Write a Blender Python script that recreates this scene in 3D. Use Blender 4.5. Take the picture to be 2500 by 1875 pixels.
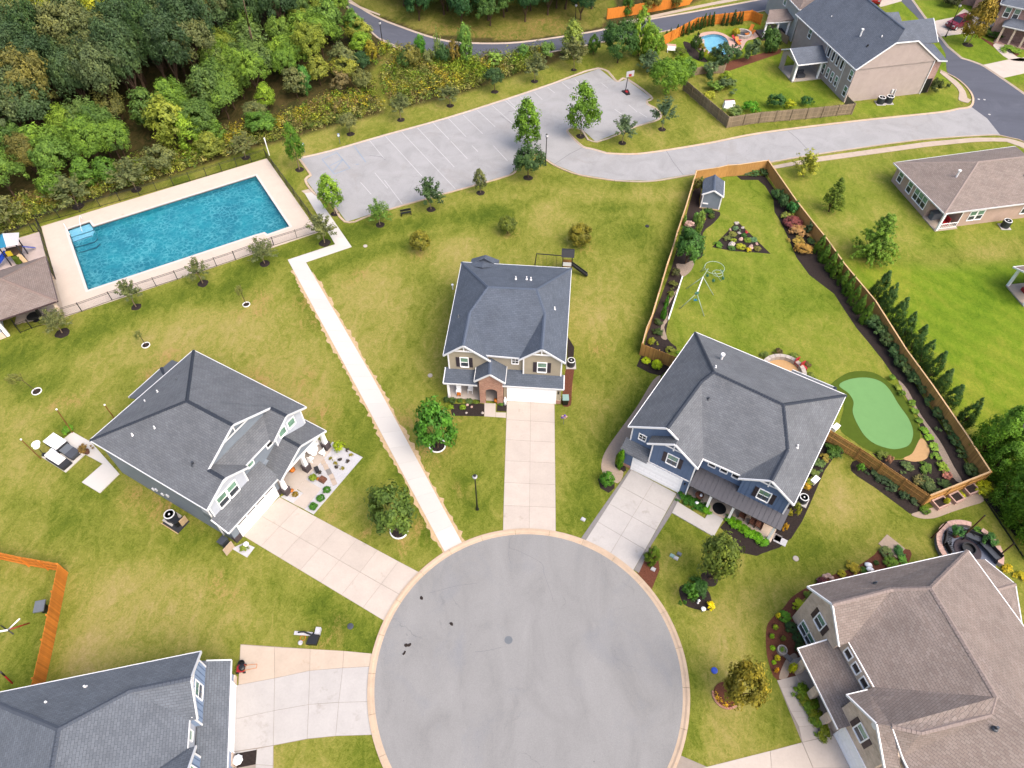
import bpy, bmesh, math, random
import numpy as np
from mathutils import Vector, Matrix

random.seed(7)
R = math.radians
scn = bpy.context.scene
col = scn.collection
for o in list(bpy.data.objects):
 bpy.data.objects.remove(o)

# ------------------------------------------------------------------ camera, sky, sun, exposure
F_PX, PITCH, CAM_H = 1733.0, 51.0, 58.0
cam = bpy.data.cameras.new('camera')
cam.sensor_fit = 'HORIZONTAL'
cam.sensor_width = 36.0
cam.lens = 36.0 * F_PX / 2500.0
cam.clip_start, cam.clip_end = 0.5, 3000.0
cam_o = bpy.data.objects.new('camera', cam)
cam_o.location = (0, 0, CAM_H)
cam_o.rotation_euler = (R(90 - PITCH), 0, 0)
col.objects.link(cam_o)
scn.camera = cam_o

SUN_EL, SUN_AZ = 54.0, 132.0          # elevation, and azimuth clockwise from +Y
world = bpy.data.worlds.new('World')
scn.world = world
world.use_nodes = True
wn = world.node_tree
wn.nodes.clear()
w_out = wn.nodes.new('ShaderNodeOutputWorld')
w_bg = wn.nodes.new('ShaderNodeBackground')
w_sky = wn.nodes.new('ShaderNodeTexSky')
w_sky.sky_type = 'NISHITA'
w_sky.sun_disc = False
w_sky.sun_elevation = R(SUN_EL)
w_sky.sun_rotation = R(SUN_AZ)
w_sky.air_density = 1.0
w_sky.dust_density = 6.0
w_sky.ozone_density = 0.6
w_bg.inputs['Strength'].default_value = 0.15
wn.links.new(w_sky.outputs[0], w_bg.inputs[0])
wn.links.new(w_bg.outputs[0], w_out.inputs[0])

sun = bpy.data.lights.new('sun', 'SUN')
sun.energy = 1.1
sun.angle = R(50)
sun.color = (1.0, 0.93, 0.83)
sun_o = bpy.data.objects.new('sun', sun)
d = Vector((math.sin(R(SUN_AZ)) * math.cos(R(SUN_EL)), math.cos(R(SUN_AZ)) * math.cos(R(SUN_EL)), math.sin(R(SUN_EL))))
sun_o.rotation_euler = d.to_track_quat('Z', 'Y').to_euler()
sun_o.location = (0, 0, 90)
col.objects.link(sun_o)

scn.view_settings.view_transform = 'Standard'
scn.view_settings.look = 'None'
scn.view_settings.gamma = 1.0
scn.view_settings.use_curve_mapping = False
scn.view_settings.exposure = 1.22
scn.cycles.max_bounces = 6
scn.cycles.diffuse_bounces = 3
scn.cycles.transmission_bounces = 6
scn.cycles.use_denoising = True

# ------------------------------------------------------------------ survey: sighting marks to ground metres
KEYS = {'W': (0, 0, 2212 / 2500), 'X': (0, 0, 1.0),
  'A1': (500, 960, 2212 / 420), 'B3': (1490, 1000, 2212 / 500), 'D4': (400, 1575, 1548 / 280),
  'E5': (1840, 1360, 2212 / 460), 'F5': (1840, 1560, 2212 / 420), 'G7': (2100, 0, 5.53),
  'P': (0, 540, 5.53), 'C2': (1060, 840, 2212 / 360), 'N1': (1620, 0, 2212 / 300),
  'N2': (1640, 400, 2212 / 300), 'N3': (1560, 600, 5.53), 'N4': (2260, 1240, 2212 / 240),
  'N5': (60, 1030, 2212 / 240), 'N6': (2300, 0, 11.06), 'N7': (2100, 380, 5.53), 'N8': (2360, 980, 893 / 140)}
for _i, _k in enumerate('abcdefghijklmnop'):
 KEYS[_k] = ((0, 620, 1240, 1860)[_i % 4], (0, 460, 920, 1395)[_i // 4], 2212 / 640)
CP, SP = math.cos(R(PITCH)), math.sin(R(PITCH))

def mark(k, u, v):
 x, y, s = KEYS[k]
 return x + u / s, y + v / s

def at(k, u, v, z=0.0):
 """Where the sight line of a survey mark meets the level plane at height z."""
 px, py = mark(k, u, v)
 x, y = px - 1250.0, 937.5 - py
 t = (CAM_H - z) / (F_PX * SP - y * CP)
 return (x * t, (F_PX * CP + y * SP) * t)

def height_at(Y, py):
 """Height of a vertical thing standing at distance Y whose tip is sighted at row py."""
 t = (937.5 - py) / F_PX
 return CAM_H + Y * (t * CP - SP) / (CP + t * SP)

def scale_at(Y, z=0.0):
 return F_PX / (Y * CP + (CAM_H - z) * SP)       # sighting units per metre

def pts(s, z=0.0):
 out, k, buf = [], None, []
 for t in s.split():
  if t in KEYS:
   k = t
  elif t[0] == 'z':
   z = float(t[1:])
  else:
   buf.append(float(t))
   if len(buf) == 2:
    out.append(at(k, buf[0], buf[1], z))
    buf = []
 return out

def smooth(P, closed=True, n=5):
 out = []
 N = len(P)
 rng = range(N if closed else N - 1)
 for i in rng:
  g = (lambda j: P[j % N]) if closed else (lambda j: P[min(max(j, 0), N - 1)])
  p0, p1, p2, p3 = g(i - 1), g(i), g(i + 1), g(i + 2)
  for k in range(n):
   t = k / n
   out.append(tuple(0.5 * (2 * p1[a] + (p2[a] - p0[a]) * t + (2 * p0[a] - 5 * p1[a] + 4 * p2[a] - p3[a]) * t * t
         + (3 * p1[a] - p0[a] - 3 * p2[a] + p3[a]) * t ** 3) for a in (0, 1)))
 if not closed:
  out.append(tuple(P[-1]))
 return out

def inside(p, poly):
 x, y = p
 c = False
 j = len(poly) - 1
 for i in range(len(poly)):
  xi, yi = poly[i]
  xj, yj = poly[j]
  if (yi > y) != (yj > y) and x < (xj - xi) * (y - yi) / (yj - yi) + xi:
   c = not c
  j = i
 return c

def dist_poly(x, y, poly, closed=True):
 """Distance from arrays x, y to a polyline."""
 best = np.full(np.shape(x), 1e9)
 n = len(poly)
 for i in range(n if closed else n - 1):
  ax, ay = poly[i]
  bx, by = poly[(i + 1) % n]
  dx, dy = bx - ax, by - ay
  L = dx * dx + dy * dy + 1e-9
  t = np.clip(((x - ax) * dx + (y - ay) * dy) / L, 0, 1)
  best = np.minimum(best, np.hypot(x - ax - t * dx, y - ay - t * dy))
 return best

def inside_np(x, y, poly):
 c = np.zeros(np.shape(x), bool)
 j = len(poly) - 1
 for i in range(len(poly)):
  xi, yi = poly[i]
  xj, yj = poly[j]
  if yi != yj:
   c ^= ((yi > y) != (yj > y)) & (x < (xj - xi) * (y - yi) / (yj - yi) + xi)
  j = i
 return c

# ------------------------------------------------------------------ objects
def tag(o, label=None, cat=None, group=None, kind=None):
 if label: o['label'] = label
 if cat: o['category'] = cat
 if group: o['group'] = group
 if kind: o['kind'] = kind
 return o

def thing(name, label, cat, loc=(0, 0, 0), rot=0.0, group=None):
 o = bpy.data.objects.new(name, None)
 o.empty_display_size = 0.3
 o.location = loc if len(loc) == 3 else (loc[0], loc[1], 0)
 o.rotation_euler = (0, 0, rot)
 col.objects.link(o)
 return tag(o, label, cat, group)

def inst(name, me, parent=None, loc=(0, 0, 0), rot=(0, 0, 0), scale=(1, 1, 1), color=None):
 o = bpy.data.objects.new(name, me)
 o.location = loc
 o.rotation_euler = rot
 o.scale = scale
 if color: o.color = (*color, 1)
 if parent: o.parent = parent
 col.objects.link(o)
 return o

KIDS = {}
def copy_tree(src, parent=None):
 c = src.copy()
 col.objects.link(c)
 if parent: c.parent = parent
 for ch in src.children:
  copy_tree(ch, c)
 return c

class MB:
 def __init__(self):
  self.v, self.f, self.uv = [], [], []

 def add(self, vs, fs):
  n = len(self.v)
  self.v += [tuple(p) for p in vs]
  self.f += [tuple(i + n for i in f) for f in fs]
  return self

 def box(self, x0, x1, y0, y1, z0, z1):
  return self.add([(x0, y0, z0), (x1, y0, z0), (x1, y1, z0), (x0, y1, z0), (x0, y0, z1), (x1, y0, z1), (x1, y1, z1), (x0, y1, z1)],
      [(3, 2, 1, 0), (4, 5, 6, 7), (0, 1, 5, 4), (1, 2, 6, 5), (2, 3, 7, 6), (3, 0, 4, 7)])

 def obox(self, c, hx, hy, z0, z1, a=0.0):
  ca, sa = math.cos(a), math.sin(a)
  P = [(c[0] + ca * x - sa * y, c[1] + sa * x + ca * y) for x, y in ((-hx, -hy), (hx, -hy), (hx, hy), (-hx, hy))]
  return self.prism(P, z0, z1)

 def prism(self, P, z0, z1):
  n = len(P)
  area = sum(P[i][0] * P[(i + 1) % n][1] - P[(i + 1) % n][0] * P[i][1] for i in range(n))
  if area < 0: P = P[::-1]
  return self.add([(x, y, z0) for x, y in P] + [(x, y, z1) for x, y in P],
      [tuple(range(n))[::-1], tuple(range(n, 2 * n))] + [(i, (i + 1) % n, n + (i + 1) % n, n + i) for i in range(n)])

 def prism_y(self, P, y0, y1):
  n = len(P)
  return self.add([(x, y0, z) for x, z in P] + [(x, y1, z) for x, z in P],
      [tuple(range(n)), tuple(range(n, 2 * n))[::-1]] + [(i, (i + 1) % n, n + (i + 1) % n, n + i)[::-1] for i in range(n)])

 def prism_x(self, P, x0, x1):
  n = len(P)
  return self.add([(x0, y, z) for y, z in P] + [(x1, y, z) for y, z in P],
      [tuple(range(n))[::-1], tuple(range(n, 2 * n))] + [(i, (i + 1) % n, n + (i + 1) % n, n + i) for i in range(n)])

 def face(self, P):
  return self.add(P, [tuple(range(len(P)))])

 def tube(self, p0, p1, r0, r1=None, n=8, caps=True):
  r1 = r0 if r1 is None else r1
  p0, p1 = Vector(p0), Vector(p1)
  a = (p1 - p0).normalized()
  t = Vector((0, 0, 1)) if abs(a.z) < 0.9 else Vector((1, 0, 0))
  e1 = a.cross(t).normalized()
  e2 = a.cross(e1)
  vs = []
  for p, r in ((p0, r0), (p1, r1)):
   vs += [p + r * (math.cos(2 * math.pi * i / n) * e1 + math.sin(2 * math.pi * i / n) * e2) for i in range(n)]
  fs = [(i, n + i, n + (i + 1) % n, (i + 1) % n) for i in range(n)]
  if caps: fs += [tuple(range(n)), tuple(range(n, 2 * n))[::-1]]
  return self.add(vs, fs)

 def path(self, P, r, n=6):
  for a, b in zip(P[:-1], P[1:]):
   self.tube(a, b, r, n=n)
  return self

 def beam(self, p0, p1, w, h):
  p0, p1 = Vector(p0), Vector(p1)
  a = p1 - p0
  s = Vector((-a.y, a.x, 0))
  s = s.normalized() * (w / 2) if s.length > 1e-6 else Vector((w / 2, 0, 0))
  u = s.cross(a).normalized() * (-h / 2)
  if u.z < 0: u = -u
  vs = [p + i * s + j * u for p in (p0, p1) for i, j in ((-1, -1), (1, -1), (1, 1), (-1, 1))]
  return self.add(vs, [(0, 1, 2, 3), (7, 6, 5, 4), (0, 4, 5, 1), (1, 5, 6, 2), (2, 6, 7, 3), (3, 7, 4, 0)])

 def lathe(self, prof, c=(0, 0), n=16, caps=True):
  vs = [(c[0] + r * math.cos(2 * math.pi * i / n), c[1] + r * math.sin(2 * math.pi * i / n), z) for r, z in prof for i in range(n)]
  m = len(prof)
  fs = [(k * n + i, k * n + (i + 1) % n, (k + 1) * n + (i + 1) % n, (k + 1) * n + i) for k in range(m - 1) for i in range(n)]
  if caps: fs += [tuple(range(n))[::-1], tuple(range((m - 1) * n, m * n))]
  return self.add(vs, fs)

 def blob(self, c, rx, ry, rz, seed=0, rough=0.25, n=8, m=5, cut=None):
  rnd = random.Random(seed)
  vs, fs = [], []
  for k in range(m + 1):
   th = math.pi * k / m
   for i in range(n):
    s = 1 + rough * (rnd.random() - 0.5) * 2 * (0 < k < m)
    z = math.cos(th) * s
    vs.append((c[0] + rx * s * math.sin(th) * math.cos(2 * math.pi * i / n), c[1] + ry * s * math.sin(th) * math.sin(2 * math.pi * i / n),
       c[2] + rz * (z if cut is None else max(z, cut))))
  for k in range(m):
   for i in range(n):
    fs.append((k * n + i, (k + 1) * n + i, (k + 1) * n + (i + 1) % n, k * n + (i + 1) % n))
  return self.add(vs, fs)

 def mesh(self, name, mat, smooth=False):
  me = bpy.data.meshes.new(name)
  me.from_pydata(self.v, [], self.f)
  if isinstance(mat, (list, tuple)):
   for m in mat: me.materials.append(m)
  elif mat: me.materials.append(mat)
  if self.uv:
   lay = me.uv_layers.new(name='slope')
   flat = [c for uv in self.uv for c in uv]
   lay.data.foreach_set('uv', flat)
  if smooth:
   me.polygons.foreach_set('use_smooth', [True] * len(me.polygons))
  me.update()
  return me

 def build(self, name, mat, parent=None, kind=None, smooth=False, loc=(0, 0, 0), rot=0.0, color=None):
  o = inst(name, self.mesh(name, mat, smooth), parent, loc, (0, 0, rot), color=color)
  if kind: o['kind'] = kind
  return o

# ------------------------------------------------------------------ materials
GAIN = 2.0

def lin(r, g, b):
 f = lambda c: (c / 255 / 12.92) if c <= 10 else ((c / 255 + 0.055) / 1.055) ** 2.4
 return (f(r), f(g), f(b))

def shade(r, g, b, k=1.0):
 return tuple(min(0.85, c * k / GAIN) for c in lin(r, g, b))

class NT:
 def __init__(self, name):
  self.m = bpy.data.materials.new(name)
  self.m.use_nodes = True
  self.t = self.m.node_tree
  self.b = self.t.nodes['Principled BSDF']

 def n(self, kind, **kw):
  nd = self.t.nodes.new(kind)
  for k, v in kw.items():
   if k.startswith('i_'):
    nd.inputs[k[2:].replace('_', ' ')].default_value = v
   else:
    setattr(nd, k, v)
  return nd

 def l(self, a, b):
  self.t.links.new(a, b)

 def noise(self, scale, detail=4, rough=0.6, vec=None, dist=0.0):
  nd = self.n('ShaderNodeTexNoise')
  nd.inputs['Scale'].default_value = scale
  nd.inputs['Detail'].default_value = detail
  nd.inputs['Roughness'].default_value = rough
  nd.inputs['Distortion'].default_value = dist
  if vec is not None: self.l(vec, nd.inputs['Vector'])
  return nd.outputs['Fac']

 def ramp(self, fac, stops):
  nd = self.n('ShaderNodeValToRGB')
  e = nd.color_ramp.elements
  while len(e) < len(stops): e.new(0.5)
  for el, (p, c) in zip(e, stops):
   el.position = p
   el.color = (*c, 1) if len(c) == 3 else c
  self.l(fac, nd.inputs[0])
  return nd.outputs[0]

 def mix(self, fac, a, b, mode='MIX'):
  nd = self.n('ShaderNodeMix', data_type='RGBA', blend_type=mode)
  for s, x in ((0, fac), (6, a), (7, b)):
   if hasattr(x, 'is_output'): self.l(x, nd.inputs[s])
   elif isinstance(x, tuple): nd.inputs[s].default_value = (*x, 1)
   else: nd.inputs[s].default_value = x
  return nd.outputs[2]

 def math(self, op, a, b=0.0, clamp=False):
  nd = self.n('ShaderNodeMath', operation=op, use_clamp=clamp)
  for s, x in ((0, a), (1, b)):
   if hasattr(x, 'is_output'): self.l(x, nd.inputs[s])
   else: nd.inputs[s].default_value = x
  return nd.outputs[0]

 def attr(self, name, kind='GEOMETRY'):
  return self.n('ShaderNodeAttribute', attribute_name=name, attribute_type=kind)

 def pos(self):
  return self.n('ShaderNodeNewGeometry').outputs['Position']

 def gen(self):
  return self.n('ShaderNodeTexCoord').outputs['Object']

 def bump(self, fac, strength=0.3, dist=0.02):
  nd = self.n('ShaderNodeBump')
  nd.inputs['Strength'].default_value = strength
  nd.inputs['Distance'].default_value = dist
  self.l(fac, nd.inputs['Height'])
  self.l(nd.outputs[0], self.b.inputs['Normal'])
  return nd

 def done(self, color, rough=0.8, spec=0.3, metal=0.0):
  if hasattr(color, 'is_output'): self.l(color, self.b.inputs['Base Color'])
  else: self.b.inputs['Base Color'].default_value = (*color, 1)
  self.b.inputs['Roughness'].default_value = rough
  self.b.inputs['Specular IOR Level'].default_value = spec
  self.b.inputs['Metallic'].default_value = metal
  return self.m

def mat(name, c, rough=0.8, spec=0.3, var=0.12, scale=3.0, bump=0.0, metal=0.0, spot=None, world_space=True):
 """A weathered plain surface: the colour c broken up by two sizes of mottling."""
 t = NT(name)
 v = t.pos() if world_space else t.gen()
 a = t.noise(scale, 5, 0.65, v)
 b = t.noise(scale * 9, 3, 0.6, v)
 lo = tuple(x * (1 - var) for x in c)
 hi = tuple(min(0.9, x * (1 + var)) for x in c)
 k = t.ramp(t.math('ADD', t.math('MULTIPLY', a, 0.65), t.math('MULTIPLY', b, 0.35)), [(0.3, lo), (0.7, hi)])
 if spot:
  s = t.noise(spot[1], 6, 0.7, v)
  k = t.mix(t.ramp(s, [(spot[2], (0, 0, 0)), (spot[2] + 0.12, (1, 1, 1))]), k, spot[0])
 rnd = t.n('ShaderNodeObjectInfo').outputs['Random']
 k = t.mix(1.0, k, t.ramp(rnd, [(0, (0.965, 0.965, 0.965)), (1, (1.035, 1.035, 1.035))]), 'MULTIPLY')
 if bump: t.bump(b, bump, 0.02)
 return t.done(k, rough, spec, metal)

def shingle(name, c1, c2, c3, bw=0.36, rh=0.19, mort=0.014):
 t = NT(name)
 uv = t.n('ShaderNodeUVMap', uv_map='slope').outputs[0]
 wob = t.n('ShaderNodeVectorMath', operation='ADD')
 nz = t.n('ShaderNodeTexNoise')
 nz.inputs['Scale'].default_value = 2.5
 t.l(uv, nz.inputs['Vector'])
 sc = t.n('ShaderNodeVectorMath', operation='SCALE')
 sc.inputs['Scale'].default_value = 0.05
 t.l(nz.outputs['Color'], sc.inputs[0])
 t.l(uv, wob.inputs[0]); t.l(sc.outputs[0], wob.inputs[1])
 br = t.n('ShaderNodeTexBrick', offset=0.5, squash=1.0)
 t.l(wob.outputs[0], br.inputs['Vector'])
 for k, v in (('Scale', 1.0), ('Brick Width', bw), ('Row Height', rh), ('Mortar Size', mort), ('Mortar Smooth', 0.3), ('Bias', 0.0)):
  br.inputs[k].default_value = v
 br.inputs['Color1'].default_value = (*c1, 1)
 br.inputs['Color2'].default_value = (*c2, 1)
 br.inputs['Mortar'].default_value = (*tuple(x * 0.5 for x in c1), 1)
 fine = t.noise(30, 3, 0.7, uv)
 big = t.noise(0.55, 4, 0.6, uv)
 k = t.mix(t.ramp(fine, [(0.45, (0, 0, 0)), (0.75, (1, 1, 1))]), br.outputs['Color'], c3)
 k = t.mix(1.0, k, t.ramp(big, [(0.3, (0.86, 0.86, 0.86)), (0.7, (1.12, 1.12, 1.12))]), 'MULTIPLY')
 t.bump(t.math('ADD', t.math('MULTIPLY', br.outputs['Fac'], -1.0), t.math('MULTIPLY', fine, 0.5)), 0.6, 0.015)
 return t.done(k, 0.82, 0.35)

def siding(name, c, step=0.16):
 t = NT(name)
 p = t.pos()
 sep = t.n('ShaderNodeSeparateXYZ'); t.l(p, sep.inputs[0])
 saw = t.math('FRACT', t.math('DIVIDE', sep.outputs['Z'], step))
 line = t.ramp(saw, [(0.0, (0.72, 0.72, 0.72)), (0.1, (1, 1, 1))])
 nz = t.noise(1.2, 4, 0.6, p)
 k = t.mix(1.0, t.ramp(nz, [(0.3, tuple(x * 0.92 for x in c)), (0.7, tuple(x * 1.07 for x in c))]), line, 'MULTIPLY')
 t.bump(saw, 0.4, 0.02)
 return t.done(k, 0.65, 0.35)

def brick(name, c1, c2, m, bw=0.21, rh=0.075):
 t = NT(name)
 g = t.gen()
 sep = t.n('ShaderNodeSeparateXYZ'); t.l(g, sep.inputs[0])
 cmb = t.n('ShaderNodeCombineXYZ')
 t.l(t.math('ADD', sep.outputs['X'], sep.outputs['Y']), cmb.inputs[0]); t.l(sep.outputs['Z'], cmb.inputs[1])
 br = t.n('ShaderNodeTexBrick', offset=0.5)
 t.l(cmb.outputs[0], br.inputs['Vector'])
 for k, v in (('Scale', 1.0), ('Brick Width', bw), ('Row Height', rh), ('Mortar Size', 0.008), ('Bias', 0.0)):
  br.inputs[k].default_value = v
 br.inputs['Color1'].default_value = (*c1, 1); br.inputs['Color2'].default_value = (*c2, 1); br.inputs['Mortar'].default_value = (*m, 1)
 nz = t.noise(1.6, 5, 0.7, g)
 k = t.mix(1.0, br.outputs['Color'], t.ramp(nz, [(0.3, (0.8, 0.8, 0.8)), (0.7, (1.18, 1.18, 1.18))]), 'MULTIPLY')
 t.bump(t.math('MULTIPLY', br.outputs['Fac'], -1.0), 0.5, 0.01)
 return t.done(k, 0.85, 0.2)

def wood(name, c, var=0.22):
 t = NT(name)
 g = t.gen()
 mp = t.n('ShaderNodeMapping'); mp.inputs['Scale'].default_value = (14, 14, 1.2); t.l(g, mp.inputs[0])
 nz = t.noise(1.0, 5, 0.6, mp.outputs[0])
 k = t.ramp(nz, [(0.3, tuple(x * (1 - var) for x in c)), (0.7, tuple(x * (1 + var) for x in c))])
 rnd = t.n('ShaderNodeObjectInfo').outputs['Random']
 k = t.mix(1.0, k, t.ramp(rnd, [(0, (0.8, 0.8, 0.8)), (1, (1.2, 1.18, 1.15))]), 'MULTIPLY')
 a = t.noise(0.35, 3, 0.5, t.pos())
 k = t.mix(1.0, k, t.ramp(a, [(0.3, (0.85, 0.85, 0.85)), (0.7, (1.12, 1.12, 1.12))]), 'MULTIPLY')
 return t.done(k, 0.75, 0.25)

def glass(name, c, rough=0.08):
 t = NT(name)
 nz = t.noise(1.3, 3, 0.5, t.pos())
 k = t.ramp(nz, [(0.35, tuple(x * 0.7 for x in c)), (0.65, tuple(x * 1.3 for x in c))])
 return t.done(k, rough, 0.8)

M = {}
M['roof_blue'] = shingle('slate_blue_shingle', shade(102, 109, 120, 1.05), shade(118, 125, 136, 1.05), shade(140, 148, 158, 1.05))
M['roof_slate'] = shingle('dark_slate_shingle', shade(86, 96, 112, 1.0), shade(100, 110, 126, 1.0), shade(120, 130, 146, 1.0))
M['roof_grey'] = shingle('charcoal_shingle', shade(104, 108, 116, 1.05), shade(120, 124, 131, 1.05), shade(142, 147, 154, 1.05))
M['roof_tan'] = shingle('weathered_wood_shingle', shade(144, 126, 118, 0.95), shade(162, 147, 140, 0.95), shade(186, 176, 170, 0.95))
M['roof_far'] = shingle('far_slate_shingle', shade(90, 98, 112, 1.2096), shade(102, 110, 124, 1.2096), shade(112, 120, 134, 1.2096))
M['roof_brown'] = shingle('brown_shingle', shade(140, 122, 115), shade(155, 140, 134), shade(170, 158, 152))
M['cap_dark'] = mat('dark_ridge_cap', shade(62, 70, 84), 0.85, var=0.25, scale=8)
M['cap_tan'] = mat('tan_ridge_cap', shade(168, 152, 146), 0.85, var=0.25, scale=8)
M['cap_slate'] = mat('slate_ridge_cap', shade(98, 110, 130), 0.85, var=0.2, scale=8)
M['trim'] = mat('white_trim', (0.66, 0.66, 0.67), 0.5, 0.4, var=0.04)
M['white'] = mat('white_paint', (0.80, 0.80, 0.81), 0.45, 0.4, var=0.03)
M['gutter'] = mat('pale_gutter', (0.50, 0.51, 0.53), 0.4, 0.5, var=0.05)
M['sid_tan'] = siding('tan_siding', shade(160, 150, 132, 1.725))
M['sid_grey'] = siding('grey_siding', shade(128, 138, 150, 1.5))
M['sid_pale'] = siding('pale_grey_siding', shade(188, 194, 206, 1.5))
M['sid_blue'] = siding('blue_siding', shade(98, 118, 150, 1.5))
M['batten'] = mat('blue_board_siding', shade(94, 114, 146, 1.5), 0.6, 0.35, var=0.07, scale=1)
M['batten4'] = mat('light_blue_board_siding', shade(138, 158, 188, 1.5), 0.6, 0.35, var=0.07, scale=1)
M['sid_pink'] = siding('pinkish_beige_siding', shade(184, 169, 164, 1.4))
M['sid_ranch'] = siding('warm_beige_siding', shade(176, 152, 140, 1.725))
M['sid_sage'] = siding('sage_siding', shade(166, 170, 166, 1.725))
M['brick_red'] = brick('red_brick', shade(160, 110, 92, 1.4), shade(186, 140, 120, 1.4), shade(196, 176, 160, 1.4))
M['brick_tan'] = brick('tan_brick', shade(196, 174, 156, 1.68), shade(212, 192, 174, 1.68), shade(206, 190, 176, 1.68))
M['brick_far'] = brick('brown_brick', shade(160, 125, 118, 1.4), shade(180, 146, 138, 1.4), shade(190, 170, 160, 1.4))
M['stone_dark'] = mat('dark_stacked_stone', shade(92, 82, 86), 0.85, var=0.35, scale=5, bump=0.5)
M['shutter'] = mat('dark_shutter', shade(62, 54, 62, 1.2), 0.5, var=0.1)
M['shutter_brown'] = mat('brown_shutter', shade(86, 70, 72, 1.2), 0.5, var=0.1)
M['pane_up'] = glass('upper_sash_glass', shade(104, 138, 120, 1.7))  # light green reflection painted into the glass colour
M['pane_lo'] = glass('screened_sash_glass', shade(58, 66, 76, 1.2), 0.3)
M['pane_dark'] = glass('dark_glass', shade(40, 44, 50))
M['metal_roof'] = mat('dark_metal_roof', shade(84, 84, 92, 1.2), 0.4, 0.5, var=0.08, scale=0.8, metal=0.3)
M['black'] = mat('black_metal', shade(30, 31, 35), 0.45, 0.5, var=0.1)
M['dark'] = mat('dark_fabric', shade(54, 56, 62), 0.8, var=0.12)
M['charcoal'] = mat('charcoal_cushion', shade(84, 88, 98), 0.8, var=0.1)
M['grey'] = mat('grey_paint', shade(120, 126, 134), 0.5, 0.4, var=0.08)
M['ac'] = mat('grey_condenser', shade(86, 92, 102), 0.45, 0.5, var=0.12, metal=0.3)
M['bark'] = mat('bark', shade(112, 92, 76, 0.8), 0.9, 0.1, var=0.3, scale=6, bump=0.5)
M['bark_pale'] = mat('pale_bark', shade(158, 138, 114), 0.9, 0.1, var=0.25, scale=6)
M['mulch'] = mat('dark_mulch', shade(62, 54, 52), 0.95, 0.1, var=0.45, scale=7, bump=0.8)
M['mulch_red'] = mat('red_mulch', shade(120, 76, 60), 0.95, 0.1, var=0.4, scale=7, bump=0.8)
M['gravel_white'] = mat('white_gravel', shade(216, 216, 222), 0.9, 0.2, var=0.2, scale=9, bump=0.6)
M['pebble'] = mat('pebble', shade(176, 158, 142), 0.9, 0.2, var=0.4, scale=9, bump=0.6)
M['rock'] = mat('pale_rock', shade(206, 196, 188), 0.9, 0.2, var=0.2, scale=5, bump=0.5)
M['rock_pink'] = mat('pink_rock', shade(220, 184, 172), 0.9, 0.2, var=0.2, scale=5, bump=0.5)
M['sand'] = mat('sand', shade(216, 176, 128), 0.95, 0.1, var=0.1, scale=4, bump=0.3)
M['concrete'] = mat('warm_concrete', shade(224, 212, 202, 0.927), 0.85, 0.25, var=0.09, scale=0.7, bump=0.1, spot=(shade(196, 184, 172, 0.927), 0.5, 0.62))
M['concrete_grey'] = mat('grey_concrete', shade(214, 210, 208, 0.927), 0.85, 0.25, var=0.09, scale=0.7, bump=0.1, spot=(shade(190, 184, 178, 0.927), 0.45, 0.6))
M['concrete_tan'] = mat('tan_concrete', shade(224, 206, 188, 0.92), 0.85, 0.25, var=0.09, scale=0.6, bump=0.1, spot=(shade(208, 186, 162, 0.92), 0.4, 0.6))
M['concrete_new'] = mat('new_white_concrete', shade(240, 236, 232, 0.9), 0.8, 0.25, var=0.03, scale=0.6, bump=0.05)
M['joint'] = mat('joint_filler', shade(176, 164, 154), 0.95, 0.1, var=0.15)
M['kerb'] = mat('kerb_concrete', shade(220, 196, 172, 0.945), 0.85, 0.2, var=0.14, scale=1.2, bump=0.2, spot=(shade(206, 160, 112, 0.945), 0.6, 0.62))
M['kerb_pale'] = mat('pale_kerb_concrete', shade(218, 200, 184, 0.9), 0.85, 0.2, var=0.12, scale=1.2)
M['deck'] = mat('pool_deck_concrete', shade(238, 222, 208, 0.9), 0.85, 0.2, var=0.06, scale=0.6, spot=(shade(214, 192, 174, 0.9), 0.7, 0.64))
M['paver'] = mat('grey_paver', shade(150, 146, 146), 0.85, 0.2, var=0.14, scale=5, bump=0.3)
M['paver_tan'] = mat('tan_paver', shade(190, 170, 152), 0.85, 0.2, var=0.16, scale=5, bump=0.3)
M['paint_line'] = mat('worn_white_line', shade(232, 232, 234, 0.85), 0.8, 0.2, var=0.1, scale=5)
M['paint_blue'] = mat('worn_blue_line', shade(160, 186, 214, 0.85), 0.8, 0.2, var=0.15, scale=5)
M['tar'] = mat('crack_sealer', shade(128, 128, 134), 0.7, 0.3, var=0.2)
M['clay'] = mat('red_clay', shade(200, 128, 84), 0.95, 0.1, var=0.2, scale=2, bump=0.4)
M['straw'] = mat('sandy_soil', shade(214, 186, 148), 0.95, 0.1, var=0.3, scale=3, bump=0.4)
M['cedar'] = wood('cedar_board', shade(198, 150, 88, 1.25))
M['cedar_orange'] = wood('orange_stained_board', shade(214, 132, 52, 1.35))
M['cedar_cap'] = wood('tan_fence_cap', shade(214, 180, 138, 1.2))  # cap boards in a paler tan than the fence boards
M['weathered'] = wood('weathered_board', shade(150, 134, 112, 1.25))
M['pole'] = wood('wooden_pole', shade(160, 116, 58))
M['pole_dark'] = wood('dark_wooden_pole', shade(100, 72, 48))
M['orange'] = mat('orange_plastic', shade(226, 130, 40), 0.5, var=0.08)
M['red'] = mat('red_paint', shade(190, 40, 48), 0.4, 0.5, var=0.08)
M['maroon'] = mat('maroon_car_paint', shade(130, 26, 52), 0.25, 0.6, var=0.05)
M['blue'] = mat('blue_plastic', shade(24, 82, 214), 0.4, 0.5, var=0.06)
M['teal'] = mat('teal_canvas', shade(24, 128, 168), 0.6, var=0.1)
M['green_pl'] = mat('green_plastic', shade(60, 120, 96), 0.5, var=0.1)
M['purple'] = mat('purple_plastic', shade(126, 84, 206), 0.5, var=0.1)
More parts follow.
